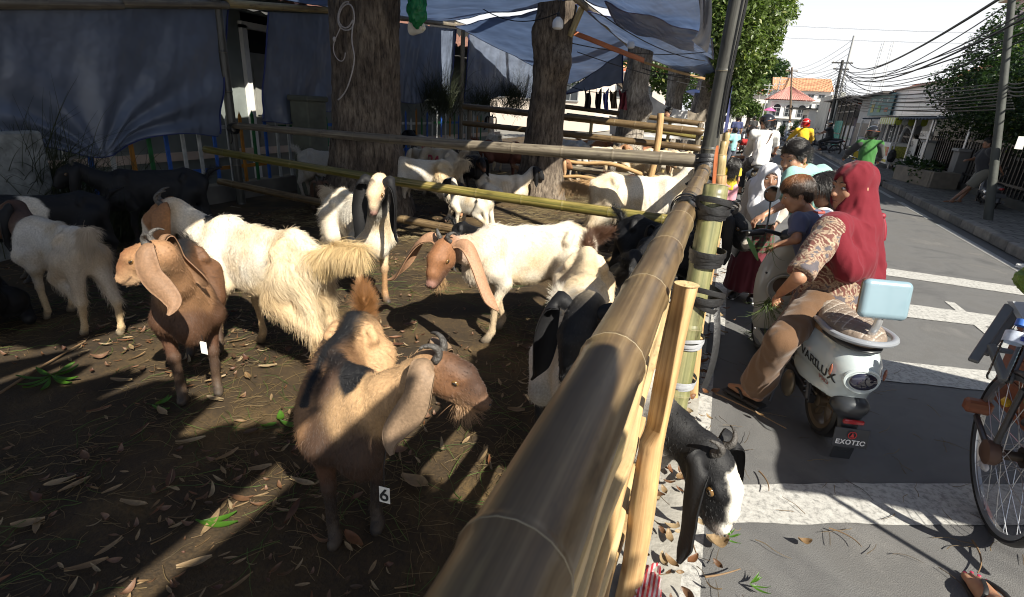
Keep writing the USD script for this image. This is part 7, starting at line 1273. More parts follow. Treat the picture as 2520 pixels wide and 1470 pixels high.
def rider(label, x, y, yaw, col, trou, helm=None, hairk=None, s=1.0, face=None, h=.012, group=None, sl=.6, arms=None, skin=SK, drape=True, look_=None):
    """figure astride a motorbike standing at x, y"""
    R = rotz(yaw); T = lambda *p: R @ (V(p)*s)+V(x, y, 0)
    J = dict(pelvis=T(0, -.30, .90), chest=T(0, -.22, 1.20), shL=T(-.18, -.18, 1.36), shR=T(.18, -.18, 1.36), elL=T(-.30, .06, 1.14), elR=T(.30, .06, 1.14), wrL=T(-.32, .27, 1.03), wrR=T(.32, .27, 1.03), hipL=T(-.12, -.26, .87), hipR=T(.12, -.26, .87), knL=T(-.21, .12, .66), knR=T(.21, .12, .66), anL=T(-.2, -.02, .30), anR=T(.2, -.02, .30), toeL=T(-.2, .2, .3), toeR=T(.2, .2, .3))
    if arms: J.update({k: V(q) for k, q in arms.items()})
    fc = R @ V(0, 1, -.05) if face is None else V(face)
    o, j, b0, hd = person(label, (x, y, 0), J, T(0, -.13, 1.56), fc, hs=s, w=s*.98, h=h, skin=skin, group=group, hands=dict(L=dict(curl=.5), R=dict(curl=1.0)), fingers=h < .014)
    sb, sc = shirt(j, col, s*1.06, sl, sl, .06, 1.06); cloth(o, 'shirt', sb, None, h=h, fold=.012, seed=x*7, cuts=sc); tb, tc = trousers(j, trou, s, .93, 1.05); cloth(o, 'trousers', tb, None, h=h, fold=.01, seed=y, cuts=tc)
    if helm is not None: helmet(o, hd, helm)
    elif hairk: hair(o, hd, HB, hairk, 900, int(x*9) % 50, h=max(h, .01), width=.003)
    sandal(o, j, 'L', s); sandal(o, j, 'R', s); return o, j, hd
# man in the white T-shirt
mx, my, mw = 0.61, 10.75, .12
motorbike('dark motorbike under the man in the white T-shirt', mx, my, mw, (.03, .035, .045), .92)
o, j, hd = rider('man in a white T-shirt and black helmet stroking a goat from his motorbike', mx, my, mw, (.66, .65, .63), (.03, .03, .035), (.012, .012, .014), s=.95, face=-CR*.86+CB*.05-V(0, 0, .15), h=.0095, sl=.8, arms=dict(elL=D(1838, 388, 9.9), wrL=D(1811, 386, 9.65)))
add('bag_strap', tube(spline([j['shR']+V(-.06, -.10, .03), j['chest']+V(.02, -.155, -.02), j['chest']+V(-.13, -.09, -.16)], 14), .012, 6, flat=.35), pm((.09, .05, .03), .6, name='brown_strap'), o)
o, j, b0, hd = person('child in a red and white shirt sitting ahead of the man on the motorbike', (mx-.10, my+.35, 0), (lambda T: dict(pelvis=T(0, 0, .82), chest=T(0, .02, 1.02), shL=T(-.12, .02, 1.13), shR=T(.12, .02, 1.13), elL=T(-.16, .08, .98), elR=T(.16, .08, .98), wrL=T(-.12, .2, .92), wrR=T(.12, .2, .92), hipL=T(-.07, 0, .8), hipR=T(.07, 0, .8), knL=T(-.14, .2, .68), knR=T(.14, .2, .68), anL=T(-.14, .12, .42), anR=T(.14, .12, .42), toeL=T(-.14, .3, .4), toeR=T(.14, .3, .4)))(lambda a, b, c: V(mx-.16+a, my+.33+b, c)), V(mx-.17, my+.36, 1.29), -CR*.95+CB*.1-V(0, 0, .3), hs=.9, w=.62, h=.011)
def rw(v, c): k = (v[:, 2] > (j['shL'][2]-.07))[:, None]; return np.where(k, V(.45, .03, .03), V(.62, .6, .58))
sb, sc = shirt(j, (.6, .6, .6), .66, .7, .7); cloth(o, 'shirt', sb, None, h=.01, seed=31, cuts=sc, pattern=rw); tb, tc = trousers(j, (.05, .05, .08), .62, .9); cloth(o, 'trousers', tb, None, h=.012, seed=32, cuts=tc); hair(o, hd, HB, 'bob', 1500, 8, width=.003); text_on('ROCK', .05, (j['chest']+V(-.07, -.10, .0)), CR, CU, INK, o, 'print', True)
# rider in yellow with a red helmet, rider in green
motorbike('motorbike of the rider in the yellow jacket', 2.02, 17.6, .05, (.05, .05, .06), .95)
rider('rider in a yellow jacket and red helmet riding away', 2.02, 17.6, .05, (.62, .38, .015), (.05, .05, .07), (.45, .015, .012), s=.95, sl=1.8, h=.014)
motorbike('dark motorbike of the rider in the green jacket', 2.58, 12.3, -.05, (.04, .04, .045), .9, 'TFF')
o, j, hd = rider('rider in a bright green and black jacket with a black helmet', 2.58, 12.3, -.05, (.03, .125, .025), (.02, .02, .022), (.014, .014, .015), s=.9, sl=1.85, h=.012)
for q in 'LR': v, f, c = Body().cap(j['sh'+q]+V(0, 0, -.02), j['el'+q], .075, .062, (.03, .03, .032)).cap(j['el'+q], j['wr'+q], .058, .045, (.03, .03, .032)).build(.014); add('sleeve', trimesh.Trimesh(v, f, process=False), M_CLOTH, o, True, col=c)
# parked bikes and people further up the street
motorbike('dark parked motorbike before the cable cluster pole', 4.55, 31.0, 1.2, (.03, .03, .035), 1.0); rider('person in black on the parked motorbike before the cable cluster pole', 4.55, 31.0, 1.2, (.03, .03, .032), (.03, .03, .03), (.02, .02, .02), h=.02, s=.95)
motorbike('blue grey parked motorbike left of the rider in black', 3.6, 34.0, 1.5, (.07, .09, .13), 1.0); rider('person in a white and blue shirt on the blue grey motorbike', 3.6, 34.0, 1.5, (.5, .52, .58), (.04, .05, .08), None, 'short', h=.02, s=.95)
motorbike('distant motorbike coming along the street beside the kerb', 2.9, 44.0, 3.1, (.04, .04, .05), 1.0); rider('distant rider in a dark shirt coming along the street', 2.9, 44.0, 3.1, (.08, .08, .1), (.04, .04, .05), (.05, .05, .05), h=.022, s=.95)
def walker(label, x, y, yaw, h_, shirtc, trouc, hairk='short', hh=.018, **ov):
    J = stand(x, y, yaw, h_, **ov); k = h_/1.7; o, j, b0, hd = person(label, (x, y, 0), J, J['head'], rotz(yaw) @ V(0, 1, -.1), hs=k*1.05, w=k, h=hh, fingers=hh < .014); sb, sc = shirt(j, shirtc, k*1.06, .7, .7); cloth(o, 'shirt', sb, None, h=hh, seed=x, cuts=sc); tb, tc = trousers(j, trouc, k, .93, 1.1); cloth(o, 'trousers', tb, None, h=hh, seed=y, cuts=tc); hair(o, hd, HB, hairk, 500, int(y) % 40, h=hh, width=.005); sandal(o, j, 'L', k); sandal(o, j, 'R', k); return o
walker('distant person in pale patterned clothes on the pavement by the leaning wooden pole', 4.35, 47, 2.6, 1.6, (.5, .52, .5), (.45, .46, .46)); walker('distant person in a navy shirt standing by the far stalls', 3.7, 58, 2.9, 1.65, (.05, .06, .14), (.05, .06, .14))
walker('child in a turquoise shirt far up beside the pens', .25, 17.5, .4, 1.25, (.25, .5, .5), (.08, .09, .12)); walker('person in white at the roadside stalls beyond the turquoise child', -.1, 22.5, .6, 1.55, (.62, .6, .6), (.1, .1, .2)); walker('person in dark blue at the roadside stalls near the pens', .35, 24.0, .2, 1.6, (.04, .05, .12), (.05, .05, .07)); walker('distant person in black crossing by the far stalls', 1.3, 33, .3, 1.65, (.03, .03, .03), (.04, .04, .05))
motorbike('white scooter of the turquoise child parked by the pens', .3, 18.4, .1, (.6, .6, .6), .9); motorbike('farther dark motorbike parked at the roadside stalls', .8, 26.0, .2, (.04, .04, .05), .95)
o = walker('man in a black cap and black shirt behind the third cross fence', -1.62, 16.3, 2.4, 1.68, (.02, .02, .022), (.03, .03, .035)); 
add('cap', cat([ellip((0, 0, 1.66), (.105, .12, .07), 2), moved(box((0, 0, 0), (.14, .12, .015), bev=.005), (-.06, -.12, 1.64), rotz(-.5))]), INK, o, True)
# man leaning on the parked bike at the right
bx, by = 5.15, 13.7
motorbike('parked motorbike with a lit red tail lamp in the shade by the black fence', bx+.12, by+.1, -.12, (.1, .1, .105), .72)
S_ = .78; T = lambda a, b, c: V(bx-.15+a*S_, by+b*S_, c*S_+.125)
J = dict(pelvis=T(.05, 0, .86), chest=T(-.04, .0, 1.18), shL=T(-.05, -.17, 1.36), shR=T(-.05, .17, 1.36), elL=T(.15, -.22, 1.12), wrL=T(.32, -.16, .92), elR=T(-.22, .2, 1.14), wrR=T(-.36, .08, 1.12), hipL=T(.03, -.1, .84), hipR=T(.03, .1, .84), knL=T(-.2, -.12, .46), knR=T(-.08, .12, .45), anL=T(-.48, -.13, .07), anR=T(-.24, .12, .07), toeL=T(-.66, -.13, .03), toeR=T(-.42, .12, .03))
o, j, b0, hd = person('heavy man in dark T-shirt and grey shorts leaning on a parked motorbike', (bx-.15, by, .125), J, T(-.1, 0, 1.57), V(-1, -.1, -.1), hs=.8, w=.86, h=.012, skin=SKD)
sb, sc = shirt(j, (.035, .035, .04), .98, .8, .8, .08, 1.12, .02); cloth(o, 'shirt', sb, None, h=.012, seed=50, cuts=sc); tb, tc = trousers(j, (.17, .16, .13), .86, .5, 1.2, .01); cloth(o, 'shorts', tb, None, h=.012, seed=51, cuts=tc); hair(o, hd, HB, 'short', 700, 33, h=.012, width=.004); sandal(o, j, 'L', .8, (.35, .33, .3)); sandal(o, j, 'R', .8, (.35, .33, .3))
o = walker('seated looking vendor in black and red in the shade beside the food cart', 6.1, 22.5, 1.4, 1.3, (.05, .012, .015), (.03, .03, .035))
# ================================================================ vendor cart at the right edge
c = P(2486, 1122, .345); o = thing('vendor_cart', 'vendor bicycle cart with large spoked wheel and brown wooden box at the right edge', 'cart', (c[0], c[1], 0))
ax = unit(V(1, -.05, .10)); Bx = basis(ax); C0 = V(0, 0, .345); TT = lambda m: moved(m, C0, Bx); r = .345
add('tyre', TT(lathe([(r-.022, -.012), (r-.012, -.019), (r-.002, -.012), (r, 0), (r-.002, .012), (r-.012, .019), (r-.022, .012), (r-.022, -.012)], 90)), M_BLACK, o, 50); add('rim', TT(lathe([(r-.042, -.010), (r-.022, -.015), (r-.022, .015), (r-.042, .010), (r-.036, 0), (r-.042, -.010)], 90)), pm((.5, .51, .52), .3, .1, 10, metal=.95, name='chrome'), o, 50)
hub_ = add('hub', TT(cat([lathe([(.001, -.05), (.02, -.05), (.02, .05), (.001, .05)], 16), lathe([(.008, -.045), (.042, -.042), (.042, -.036), (.008, -.034)], 20), lathe([(.008, .045), (.042, .042), (.042, .036), (.008, .034)], 20)])), pm((.05, .035, .025), .5, .2, 20, metal=.5, name='rusty_hub'), o, 40); add('axle_boss', TT(moved(lathe([(.001, 0), (.034, 0), (.05, -.02), (.05, -.05), (.03, -.06), (.001, -.06)], 20), (0, 0, -.03))), pm((.09, .05, .035), .6, metal=.3, name='axle_rust'), hub_, 40)
for k in range(36):
    a0 = k*2*np.pi/36; s_ = 1 if k % 2 else -1; p0 = V(.04*math.cos(a0+(k//2 % 2*2-1)*1.1), .04*math.sin(a0+(k//2 % 2*2-1)*1.1), s_*.038); p1 = V((r-.035)*math.cos(a0), (r-.035)*math.sin(a0), s_*.003); add('spoke', TT(tube([p0, p1], .0016, 5)), M_STEEL, o)
for k, (a, rr, cl) in enumerate(((2.3, .22, (.55, .35, .02)), (3.5, .16, (.45, .03, .04)), (3.9, .24, (.5, .5, .52)), (1.7, .23, (.05, .3, .06)))): add('wrapper', TT(rumple((rr*math.cos(-a), rr*math.sin(-a), .02*(k % 2)), (.028, .018, .014), k, 2)), pm(cl, .3, .2, 30, name='wrapper'), o, True)
WD = pm((.22, .075, .035), .55, .3, 6, .3, 40, stretch=(1, 1, 6), name='cart_wood')
def wv(px, py, d_): return D(px, py, d_)-V(c[0], c[1], 0)
for k in range(4): add('plank', box((.33, .42-.0, .50+.10*k), (.56, .02, .096), .05, .004), WD, o, False); add('plank', box((.07, .16, .50+.10*k), (.02, .50, .096), .05, .004), WD, o, False); add('plank', box((.33, -.14, .50+.10*k), (.56, .02, .096), .05, .004), WD, o, False)
add('tray', box((.33, .14, .44), (.56, .58, .03)), WD, o, False)
add('frame_bar', cat([tube([(-.06, 0, .345), (-.04, .02, .62), (.05, .1, .64)], .012, 8), tube([(.08, 0, .345), (.10, .02, .62)], .012, 8), tube([(.05, .1, .46), (.3, -.6, .44)], .018, 8), tube([(-.02, .28, .36), (-.06, .05, .345)], .012, 8)]), M_DARKMETAL, o)
add('foot_bracket', moved(box((-.02, .30, .40), (.10, .05, .06), bev=.01)), WD, o, False)
add('glass_case', boxes([((.52, .1, 1.08), (.5, .02, .34)), ((.52, -.3, 1.08), (.5, .02, .34)), ((.76, -.1, 1.08), (.02, .4, .34)), ((.52, -.1, 1.26), (.56, .5, .02))]), WD, o, False)
cv, _ = gridmesh(20, 20, lambda u, v: np.stack([.78+1.5*u, -1.3+1.75*v, 1.74+.16*np.sin(u*np.pi)+.02*np.sin(v*20)], -1)); add('canopy', cv, pm((.12, .2, .1), .8, .1, 5, name='canopy_cloth'), o, True)
for q in ((.85, .10), (1.9, .10), (.85, -1.15), (1.9, -1.15)): add('canopy_post', tube([(q[0], q[1], .4), (q[0], q[1], 1.73)], .014, 8), M_DARKMETAL, o)
o = thing('stool', 'grey plastic stool hung upside down on the vendor cart', 'stool'); G = pm((.10, .105, .11), .5, .1, 10, name='grey_plastic')
q = [D(2478, 742, 2.15), D(2512, 752, 2.22), D(2540, 800, 2.2), D(2506, 790, 2.12)]
add('seat', trimesh.convex.convex_hull(np.vstack([q, np.array(q)+CB*.025, [p+V(.12, -.02, .02) for p in q]])), pm((.25, .27, .3), .4, .1, 10, name='grey_plastic_top'), o, False)
for a_, b_ in (((2486, 752, 2.15), (2394, 890, 2.1)), ((2502, 772, 2.2), (2420, 872, 2.2)), ((2438, 848, 2.1), (2472, 935, 2.05)), ((2540, 800, 2.2), (2478, 940, 2.1))): add('leg', beam(D(*a_), D(*b_), .035, .02), G, o, False)
add('crossbar', beam(D(2432, 858, 2.1), D(2490, 866, 2.1), .022, .018), G, o, False)
o = thing('water_bottle', 'clear plastic water bottle with a blue label wedged beside the stool', 'bottle'); a_, b_ = D(2452, 938, 1.98), D(2512, 800, 1.98); L = np.linalg.norm(b_-a_); prof = [(.001, 0), (.03, .0), (.034, .01)]
for k in range(9): prof += [(.034, .02+k*.017), (.0325, .028+k*.017)]
k_ = L-.24; prof += [(.034, .18), (.033, .2), (.016, L-.02), (.015, L), (.001, L)]
PET = mk('clear_plastic', {'f': ('fresnel', {'IOR': 1.25}), 't': ('transparent_bsdf', {'color': (.93, .95, .96)}), 'g': ('glossy_bsdf', {'roughness': .06}), 'm': ('mix_closure', {})}, [('f.fac', 'm.fac'), ('t.BSDF', 'm.closure1'), ('g.BSDF', 'm.closure2')], surface='m.closure')
add('bottle', lathe_on(a_, b_-a_, prof, 28), PET, o, 50); add('label', lathe_on(a_+unit(b_-a_)*.155, b_-a_, [(.0345, 0), (.0348, .002), (.0348, .04), (.0345, .042)], 28), pm((.45, .5, .6), .4, .3, 40, name='label_film'), o, 50); add('cap', lathe_on(b_, b_-a_, [(.001, -.005), (.018, -.005), (.018, .02), (.001, .022)], 18), pm((.05, .15, .5), .4, name='blue_cap'), o, 50); text_on('88', .016, a_+unit(b_-a_)*.165+CB*.036-CR*.0, unit(CR-unit(b_-a_)*(CR @ unit(b_-a_))), unit(b_-a_), pm((.02, .04, .3), .4, name='blue_ink'), o, 'lettering', True)
o = thing('green_sack', 'green mesh sack on top of the vendor cart at the right edge', 'sack', tuple(D(2530, 690, 2.4))); add('sack', rumple((.05, 0, 0), (.09, .12, .08), 9), pm((.12, .22, .03), .7, .5, 60, .6, 90, name='green_mesh'), o, True)
# food cart, sign board
o = thing('food_cart', 'white food cart with a scalloped yellow green awning on the pavement', 'food cart', (5.75, 23.4, .13), -.035)
add('counter', box((0, 0, .52), (.6, 1.6, .72), bev=.01), FRAME_W, o, False)
for k in range(4): add('picture', box((-.305, -.55+.37*k, .58), (.012, .28, .3)), pm(((.5, .1, .03), (.45, .35, .02), (.1, .35, .05), (.5, .2, .05))[k], .5, .5, 30, name='food_print'), o, False)
add('front_picture', box((0, -.806, .58), (.5, .012, .4)), pm((.3, .3, .05), .5, .7, 25, name='food_print'), o, False); add('stripe', box((-.306, 0, .26), (.01, 1.5, .08)), pm((.6, .5, .02), .5, name='yellow_strip'), o, False); text_on('MINUM SEGAR', .07, (-.314, 0, .235), (0, -1, 0), ZD, INK, o)
for q in ((-.27, -.77), (.27, -.77), (-.27, .77), (.27, .77)): add('post', box((q[0], q[1], 1.2), (.035, .035, 1.0)), FRAME_W, o, False)
add('rack', boxes([((-.27, -.3+.3*k, 1.05), (.02, .02, .7)) for k in range(2)]+[((-.27, -.15, .85+.2*k), (.02, .32, .02)) for k in range(4)]), FRAME_W, o, False)
add('roof', box((0, 0, 1.70), (.9, 2.5, .03)), pm((.3, .33, .1), .6, name='awning_top'), o, False)
for k in range(14):
    aa = np.linspace(np.pi, 2*np.pi, 10); y0 = -1.25+.178*(k+.5); add('scallop', trimesh.Trimesh(np.vstack([[[-.46, y0-.089, 1.70], [-.46, y0+.089, 1.70]], [[-.46, y0+.089*math.cos(t), 1.56+.09*math.sin(t)] for t in aa]]), [[0, i, i+1] for i in range(2, 11)]+[[0, 11, 1]], process=False), pm(((.42, .48, .05), (.6, .62, .55))[k % 2], .6, .1, 10, name='scallop_cloth'), o, False)
for k in range(5):
    aa = np.linspace(np.pi, 2*np.pi, 10); x0 = -.45+.18*(k+.5); add('scallop', trimesh.Trimesh(np.vstack([[[x0-.09, -1.26, 1.70], [x0+.09, -1.26, 1.70]], [[x0+.09*math.cos(t), -1.26, 1.56+.09*math.sin(t)] for t in aa]]), [[0, i, i+1] for i in range(2, 11)]+[[0, 11, 1]], process=False), pm(((.42, .48, .05), (.6, .62, .55))[k % 2], .6, .1, 10, name='scallop_cloth'), o, False)
for s_ in (-.5, .5): add('wheel', moved(lathe([(.001, -.02), (.14, -.02), (.14, .02), (.001, .02)], 20, 'x'), (.2, s_, .14)), M_BLACK, o, False)
add('black_bag', rumple((-.2, -.95, .45), (.13, .1, .2), 4, 3), INK, o, True)
q = P(2080, 390); o = thing('sign_board', 'upright advertising board lettered HW ADM JAKARTA on the pavement edge', 'sign', (q[0], q[1]-3, .0), -.45); W_, H_ = .62, 1.0
add('board', box((0, 0, .08+H_/2), (W_, .04, H_)), M_BLACK, o, False); add('face', box((0, -.024, .62+.16), (W_-.05, .008, .58)), FRAME_W, o, False); add('lower_face', box((0, -.024, .29), (W_-.05, .008, .38)), pm((.6, .42, .03), .5, .1, 20, name='yellow_print'), o, False)
add('ring', tube([(.2*math.cos(t), -.031, .83+.2*math.sin(t)) for t in np.linspace(0, 6.283, 30)], .008, 5), INK, o); text_on('HW', .13, (0, -.03, .84), XD, ZD, INK, o, bold=True); text_on('ADM', .12, (0, -.03, .68), XD, ZD, INK, o, bold=True); text_on('JAKARTA', .075, (0, -.03, .53), XD, ZD, INK, o, bold=True)
o = thing('parasol', 'far pink parasol standing over a stall', 'parasol', (3.9, 66, 0)); add('canopy', lathe([(.001, 2.7), (.25, 2.64), (.6, 2.42), (.62, 2.36), (.58, 2.4), (.001, 2.6)], 10), pm((.55, .1, .25), .7, .1, 5, name='pink_cloth'), o, 20); add('pole', tube([(0, 0, 0), (0, 0, 2.7)], .03, 6), M_STEEL, o)
# foot of a seated onlooker at the lower right corner
fx = P(2452, 1508, .03); o = thing('person', 'onlooker cut off by the lower right corner, only a foot in a dark slipper showing', 'person', (fx[0], fx[1], 0))
v, f, c_ = Body().cap((0, .0, .045), (-.01, .10, .03), .038, .032, SK).cap((-.03, .10, .03), (-.035, .155, .022), .014, .013, SK, .01).cap((-.012, .11, .028), (-.012, .168, .02), .012, .0105, SK, .006).cap((.006, .11, .028), (.008, .162, .02), .0115, .010, SK, .006).cap((.022, .105, .026), (.026, .15, .02), .011, .0095, SK, .006).cap((.034, .09, .026), (.04, .132, .018), .0105, .009, SK, .006).cap((0, -.02, .06), (.16, -.24, .16), .038, .045, SK).cap((.16, -.24, .16), (.40, -.52, .30), .046, .06, SK).build(.006); add('body', trimesh.Trimesh(v, f, process=False), M_SKIN, o, True, col=c_)
add('slipper', trimesh.convex.convex_hull(np.vstack([ellip((x_, y_, .0), (w_, w_, .012), 2).vertices for x_, y_, w_ in ((0, -.04, .035), (0, .05, .042), (.002, .14, .045))])), M_BLACK, o, 30); add('strap', tube(spline([(-.042, .03, .01), (-.02, .07, .075), (0, .115, .055), (.03, .06, .07), (.045, .02, .01)], 16), .009, 6, flat=.5), M_BLACK, o)
for k, (x_, y_) in enumerate(((-.036, .160), (-.012, .172), (.009, .166), (.027, .153), (.041, .135))): add('toenail', ellip((x_, y_, .033-.001*k), (.007, .006, .003), 1), pm((.4, .03, .08), .2, coat=.8, name='nail_varnish'), o, True)
v, f, c_ = Body().cap((.40, -.52, .30), (.62, -.75, .40), .09, .12, (.05, .05, .07)).build(.012); add('trouser', trimesh.Trimesh(v, f, process=False), M_CLOTH, o, True, col=c_)
# ================================================================ litter on the dirt and the road
lrng = np.random.default_rng(77)
def leafmesh(L, W, curl, seed, n=9):
    t = np.linspace(0, 1, n); w = W*np.sin(np.pi*np.clip(t, .02, .98))**.7; z = curl*L*(t-.5)**2*4*.25+.004
    a = np.stack([t*L-L/2, w/2, z+W*.25+0*t], 1); b = np.stack([t*L-L/2, 0*t, z], 1); c = np.stack([t*L-L/2, -w/2, z+W*.2+0*t], 1); tw = lrng.normal(0, .5)
    v = np.stack([a, b, c], 1).reshape(-1, 3); an = tw*(v[:, 0]/L); y, zz = v[:, 1]*np.cos(an)-v[:, 2]*np.sin(an), v[:, 1]*np.sin(an)+v[:, 2]*np.cos(an); v = np.stack([v[:, 0], y, zz+abs(tw)*W*.2], 1); f = []
    for i in range(n-1):
        for q in (0, 1): k = i*3+q; f += [[k, k+1, k+4], [k, k+4, k+3]]
    return trimesh.Trimesh(v, f, process=False)
LEAFC = [(.24, .16, .08), (.15, .08, .04), (.32, .24, .14), (.11, .05, .03), (.19, .085, .035), (.37, .30, .19), (.09, .055, .03), (.22, .13, .085)]
LM = [pm(tuple(V(c)*V(.68, .62, .55)), .55, .35, 40, .3, 60, trans=.05, name='dry_leaf') for c in LEAFC]; GM = pm((.055, .14, .012), .4, .2, 20, trans=.3, name='green_leaf')
def inst(name, label, catg, protos, mats, pos, yaw, tilt, scale, idx):
    p = '/World/'+fresh('/World', name); pi = UsdGeom.PointInstancer.Define(stage, p); tag(pi, label, catg, None, 'stuff'); ps = []
    for k, (m, mt) in enumerate(zip(protos, mats)): usdkit.mesh(stage, '%s/shapes/leaf_%03d' % (p, k+1), m, mt, smooth=True).CreateDoubleSidedAttr(True); ps.append('%s/shapes/leaf_%03d' % (p, k+1))
    pi.CreatePrototypesRel().SetTargets(ps); pi.CreateProtoIndicesAttr(Vt.IntArray.FromNumpy(idx.astype(np.int32))); pi.CreatePositionsAttr(Vt.Vec3fArray.FromNumpy(pos.astype(np.float32))); pi.CreateScalesAttr(Vt.Vec3fArray.FromNumpy(np.repeat(scale[:, None], 3, 1).astype(np.float32)))
    qs = [Gf.Quath(Gf.Quatf((Gf.Rotation(Gf.Vec3d(0, 0, 1), math.degrees(a))).GetQuat())*Gf.Quatf(Gf.Rotation(Gf.Vec3d(1, 0, 0), math.degrees(b)).GetQuat())) for a, b in zip(yaw, tilt)]; pi.CreateOrientationsAttr(Vt.QuathArray(qs))
def scatter(n, x0, x1, y0, y1, clump=1.4, th=.42, seed=0):
    x = lrng.uniform(x0, x1, n*3); y = lrng.uniform(y0, y1, n*3); w = fbm(np.stack([x*clump, y*clump, x*0+seed], -1), 3); k = np.where(lrng.random(n*3) < np.clip((w-th)*5, .06, 1))[0][:n]; return x[k], y[k]
x, y = scatter(3800, -5.6, -.25, .45, 5.2); x2, y2 = scatter(3600, -5.5, -.2, 5.2, 12); x = np.concatenate([x, x2]); y = np.concatenate([y, y2]); n = len(x)
inst('leaf_litter', 'dry brown leaves and pods littering the dirt of the pens', 'leaf litter', [leafmesh(.05+.02*(k % 3), .012+.005*(k % 4), (.3, .8, .15, 1.3)[k % 4], k) for k in range(10)], [LM[k % 8] for k in range(10)], np.stack([x, y, gz(x, y)+.004+lrng.uniform(0, .012, n)], 1), lrng.uniform(0, 6.28, n), lrng.normal(0, .35, n), lrng.uniform(.35, 1.05, n)*np.where(lrng.random(n) < .2, 1.25, .75), lrng.integers(0, 10, n))
# the largest leaves one can pick out lie as single things near the camera
k = 0
for px, py, L, W, mt, rot in ((300, 940, .17, .05, 2, .4), (400, 1015, .16, .05, 5, -.2), (530, 985, .15, .05, 5, .1), (345, 1060, .16, .035, 3, 1.8), (470, 1085, .18, .04, 5, .9), (245, 1010, .15, .04, 4, 1.1), (560, 1120, .16, .04, 0, 1.4), (210, 1130, .14, .05, 1, -.5), (640, 1150, .14, .05, 2, .8), (745, 1190, .18, .045, 5, .15), (330, 1240, .17, .04, 2, .3), (150, 1190, .15, .05, 5, .9), (520, 1290, .2, .05, 2, -1.2), (720, 1265, .2, .045, 3, -1.1), (270, 1350, .14, .03, 2, 1.5), (215, 1395, .18, .04, 0, .9), (1020, 1188, .2, .10, 2, .1), (1188, 1120, .2, .04, 2, 1.6), (1010, 800, .17, .05, 3, 1.0), (970, 850, .2, .05, 3, .3), (900, 900, .16, .05, 4, -.6), (840, 1000, .14, .05, 2, .5), (1270, 1010, .14, .06, 0, .3), (660, 905, .15, .04, 5, .7), (610, 930, .13, .045, 0, -.5), (70, 1290, .15, .06, 2, .7), (420, 1180, .17, .05, 3, -.8), (590, 1230, .15, .04, 1, .2), (870, 1330, .16, .06, 4, -.4), (480, 1390, .16, .05, 2, .9)):
    c = P(px, py, .02); o = thing('fallen_leaf', 'large dry leaf lying among the litter on the pen floor', 'leaf', (c[0], c[1], float(gz(c[0], c[1]))+.012), rot, 'large dry leaves on the pen floor'); L *= .66; W *= .66; add('blade', leafmesh(L, W, .35, k, 15), LM[mt], o, True); add('midrib', tube([(t*L-L/2, 0, .25*.35*L*(t-.5)**2*4+.005) for t in np.linspace(0, 1, 8)], .0016, 5), LM[5], o); k += 1
def sprig(label, px, py, n, L, W, z=.02, cat_='plant', spread=1.0):
    c = P(px, py, z); o = thing('green_sprig', label, cat_, (c[0], c[1], float(gz(c[0], c[1])) if c[0] < 0 else .01))
    for q in range(n): m = leafmesh(L*.75*lrng.uniform(.6, 1.1), W*.7, .5, q, 13); m.apply_translation((L*.38, 0, .005)); m.apply_transform(trimesh.transformations.rotation_matrix(-.16*lrng.random(), [0, 1, 0])); m.apply_transform(trimesh.transformations.rotation_matrix(spread*q*6.28/n+lrng.normal(0, .3), [0, 0, 1])); add('leaf', m, GM, o, True)
    return o
sprig('bright green leafy sprig lying in a sun fleck at the left', 130, 935, 9, .22, .04); sprig('small bright green leaf pair on the sunlit dirt', 375, 1000, 3, .15, .035, spread=.4); sprig('long dark green leaf lying in shade near the bottom', 480, 1290, 2, .24, .04, spread=.2); sprig('small green leaves beside the brown goat', 690, 1040, 3, .15, .05)
sprig('limp green leaves dropped on the dirt in front of the bowing goat', 885, 845, 3, .12, .05)
# straw, twigs and grass stems
def stems(n, x0, x1, y0, y1, L, w, c0, c1, name, label, zf=True, lean=.12):
    x, y = scatter(n, x0, x1, y0, y1, 1.2, .4, 5); n = len(x); a = lrng.uniform(0, 6.28, n); ll = L*lrng.uniform(.4, 1.3, n); z = gz(x, y) if zf else x*0+.006; p = [np.stack([x, y, z+.006], 1)]; cur = p[0]; 
    for s in range(4): a = a+lrng.normal(0, .25, n); cur = cur+np.stack([np.cos(a), np.sin(a), np.abs(lrng.normal(0, lean, n))*(1 if s < 2 else -1)], 1)*(ll/4)[:, None]; cur[:, 2] = np.maximum(cur[:, 2], (gz(cur[:, 0], cur[:, 1]) if zf else .004)+.003); p.append(cur)
    t = lrng.random((n, 1)); o = thing(name, label, 'straw'); tag(o, kind='stuff'); curves('stems', np.stack(p, 1).reshape(-1, 3), np.full(n, 5), np.tile(np.linspace(1, .5, 5)*w, n), M_GRASS, o, V(c0)*(1-t)+V(c1)*t)
stems(7500, -5.5, -.2, .4, 6, .13, .0024, (.06, .045, .02), (.22, .155, .07), 'straw_litter', 'thin straw and grass stems scattered over the pen floor'); stems(5000, -5.3, -.2, 5, 12, .2, .004, (.12, .09, .04), (.34, .27, .14), 'straw_litter', 'straw scattered over the second pen floor'); stems(700, -4.6, -.3, .4, 4.5, .22, .003, (.03, .07, .012), (.09, .15, .03), 'green_fodder', 'scraps of green grass fodder on the pen floor')
stems(120, .05, 1.4, .9, 4.5, .12, .003, (.05, .035, .02), (.2, .14, .07), 'twig_litter', 'small dry twigs scattered along the road edge', False, .05)
x = np.abs(lrng.normal(0, .13, 520))+.0; y = lrng.uniform(1.2, 12, 520); n = 520
inst('leaf_litter', 'dead leaves gathered along the gutter at the foot of the fence', 'leaf litter', [leafmesh(.06, .026, .7, k) for k in range(6)], [LM[k] for k in range(6)], np.stack([x-.02, y, .02+lrng.uniform(0, .02, n)], 1), lrng.uniform(0, 6.28, n), lrng.normal(0, .4, n), lrng.uniform(.5, 1.2, n), lrng.integers(0, 6, n))
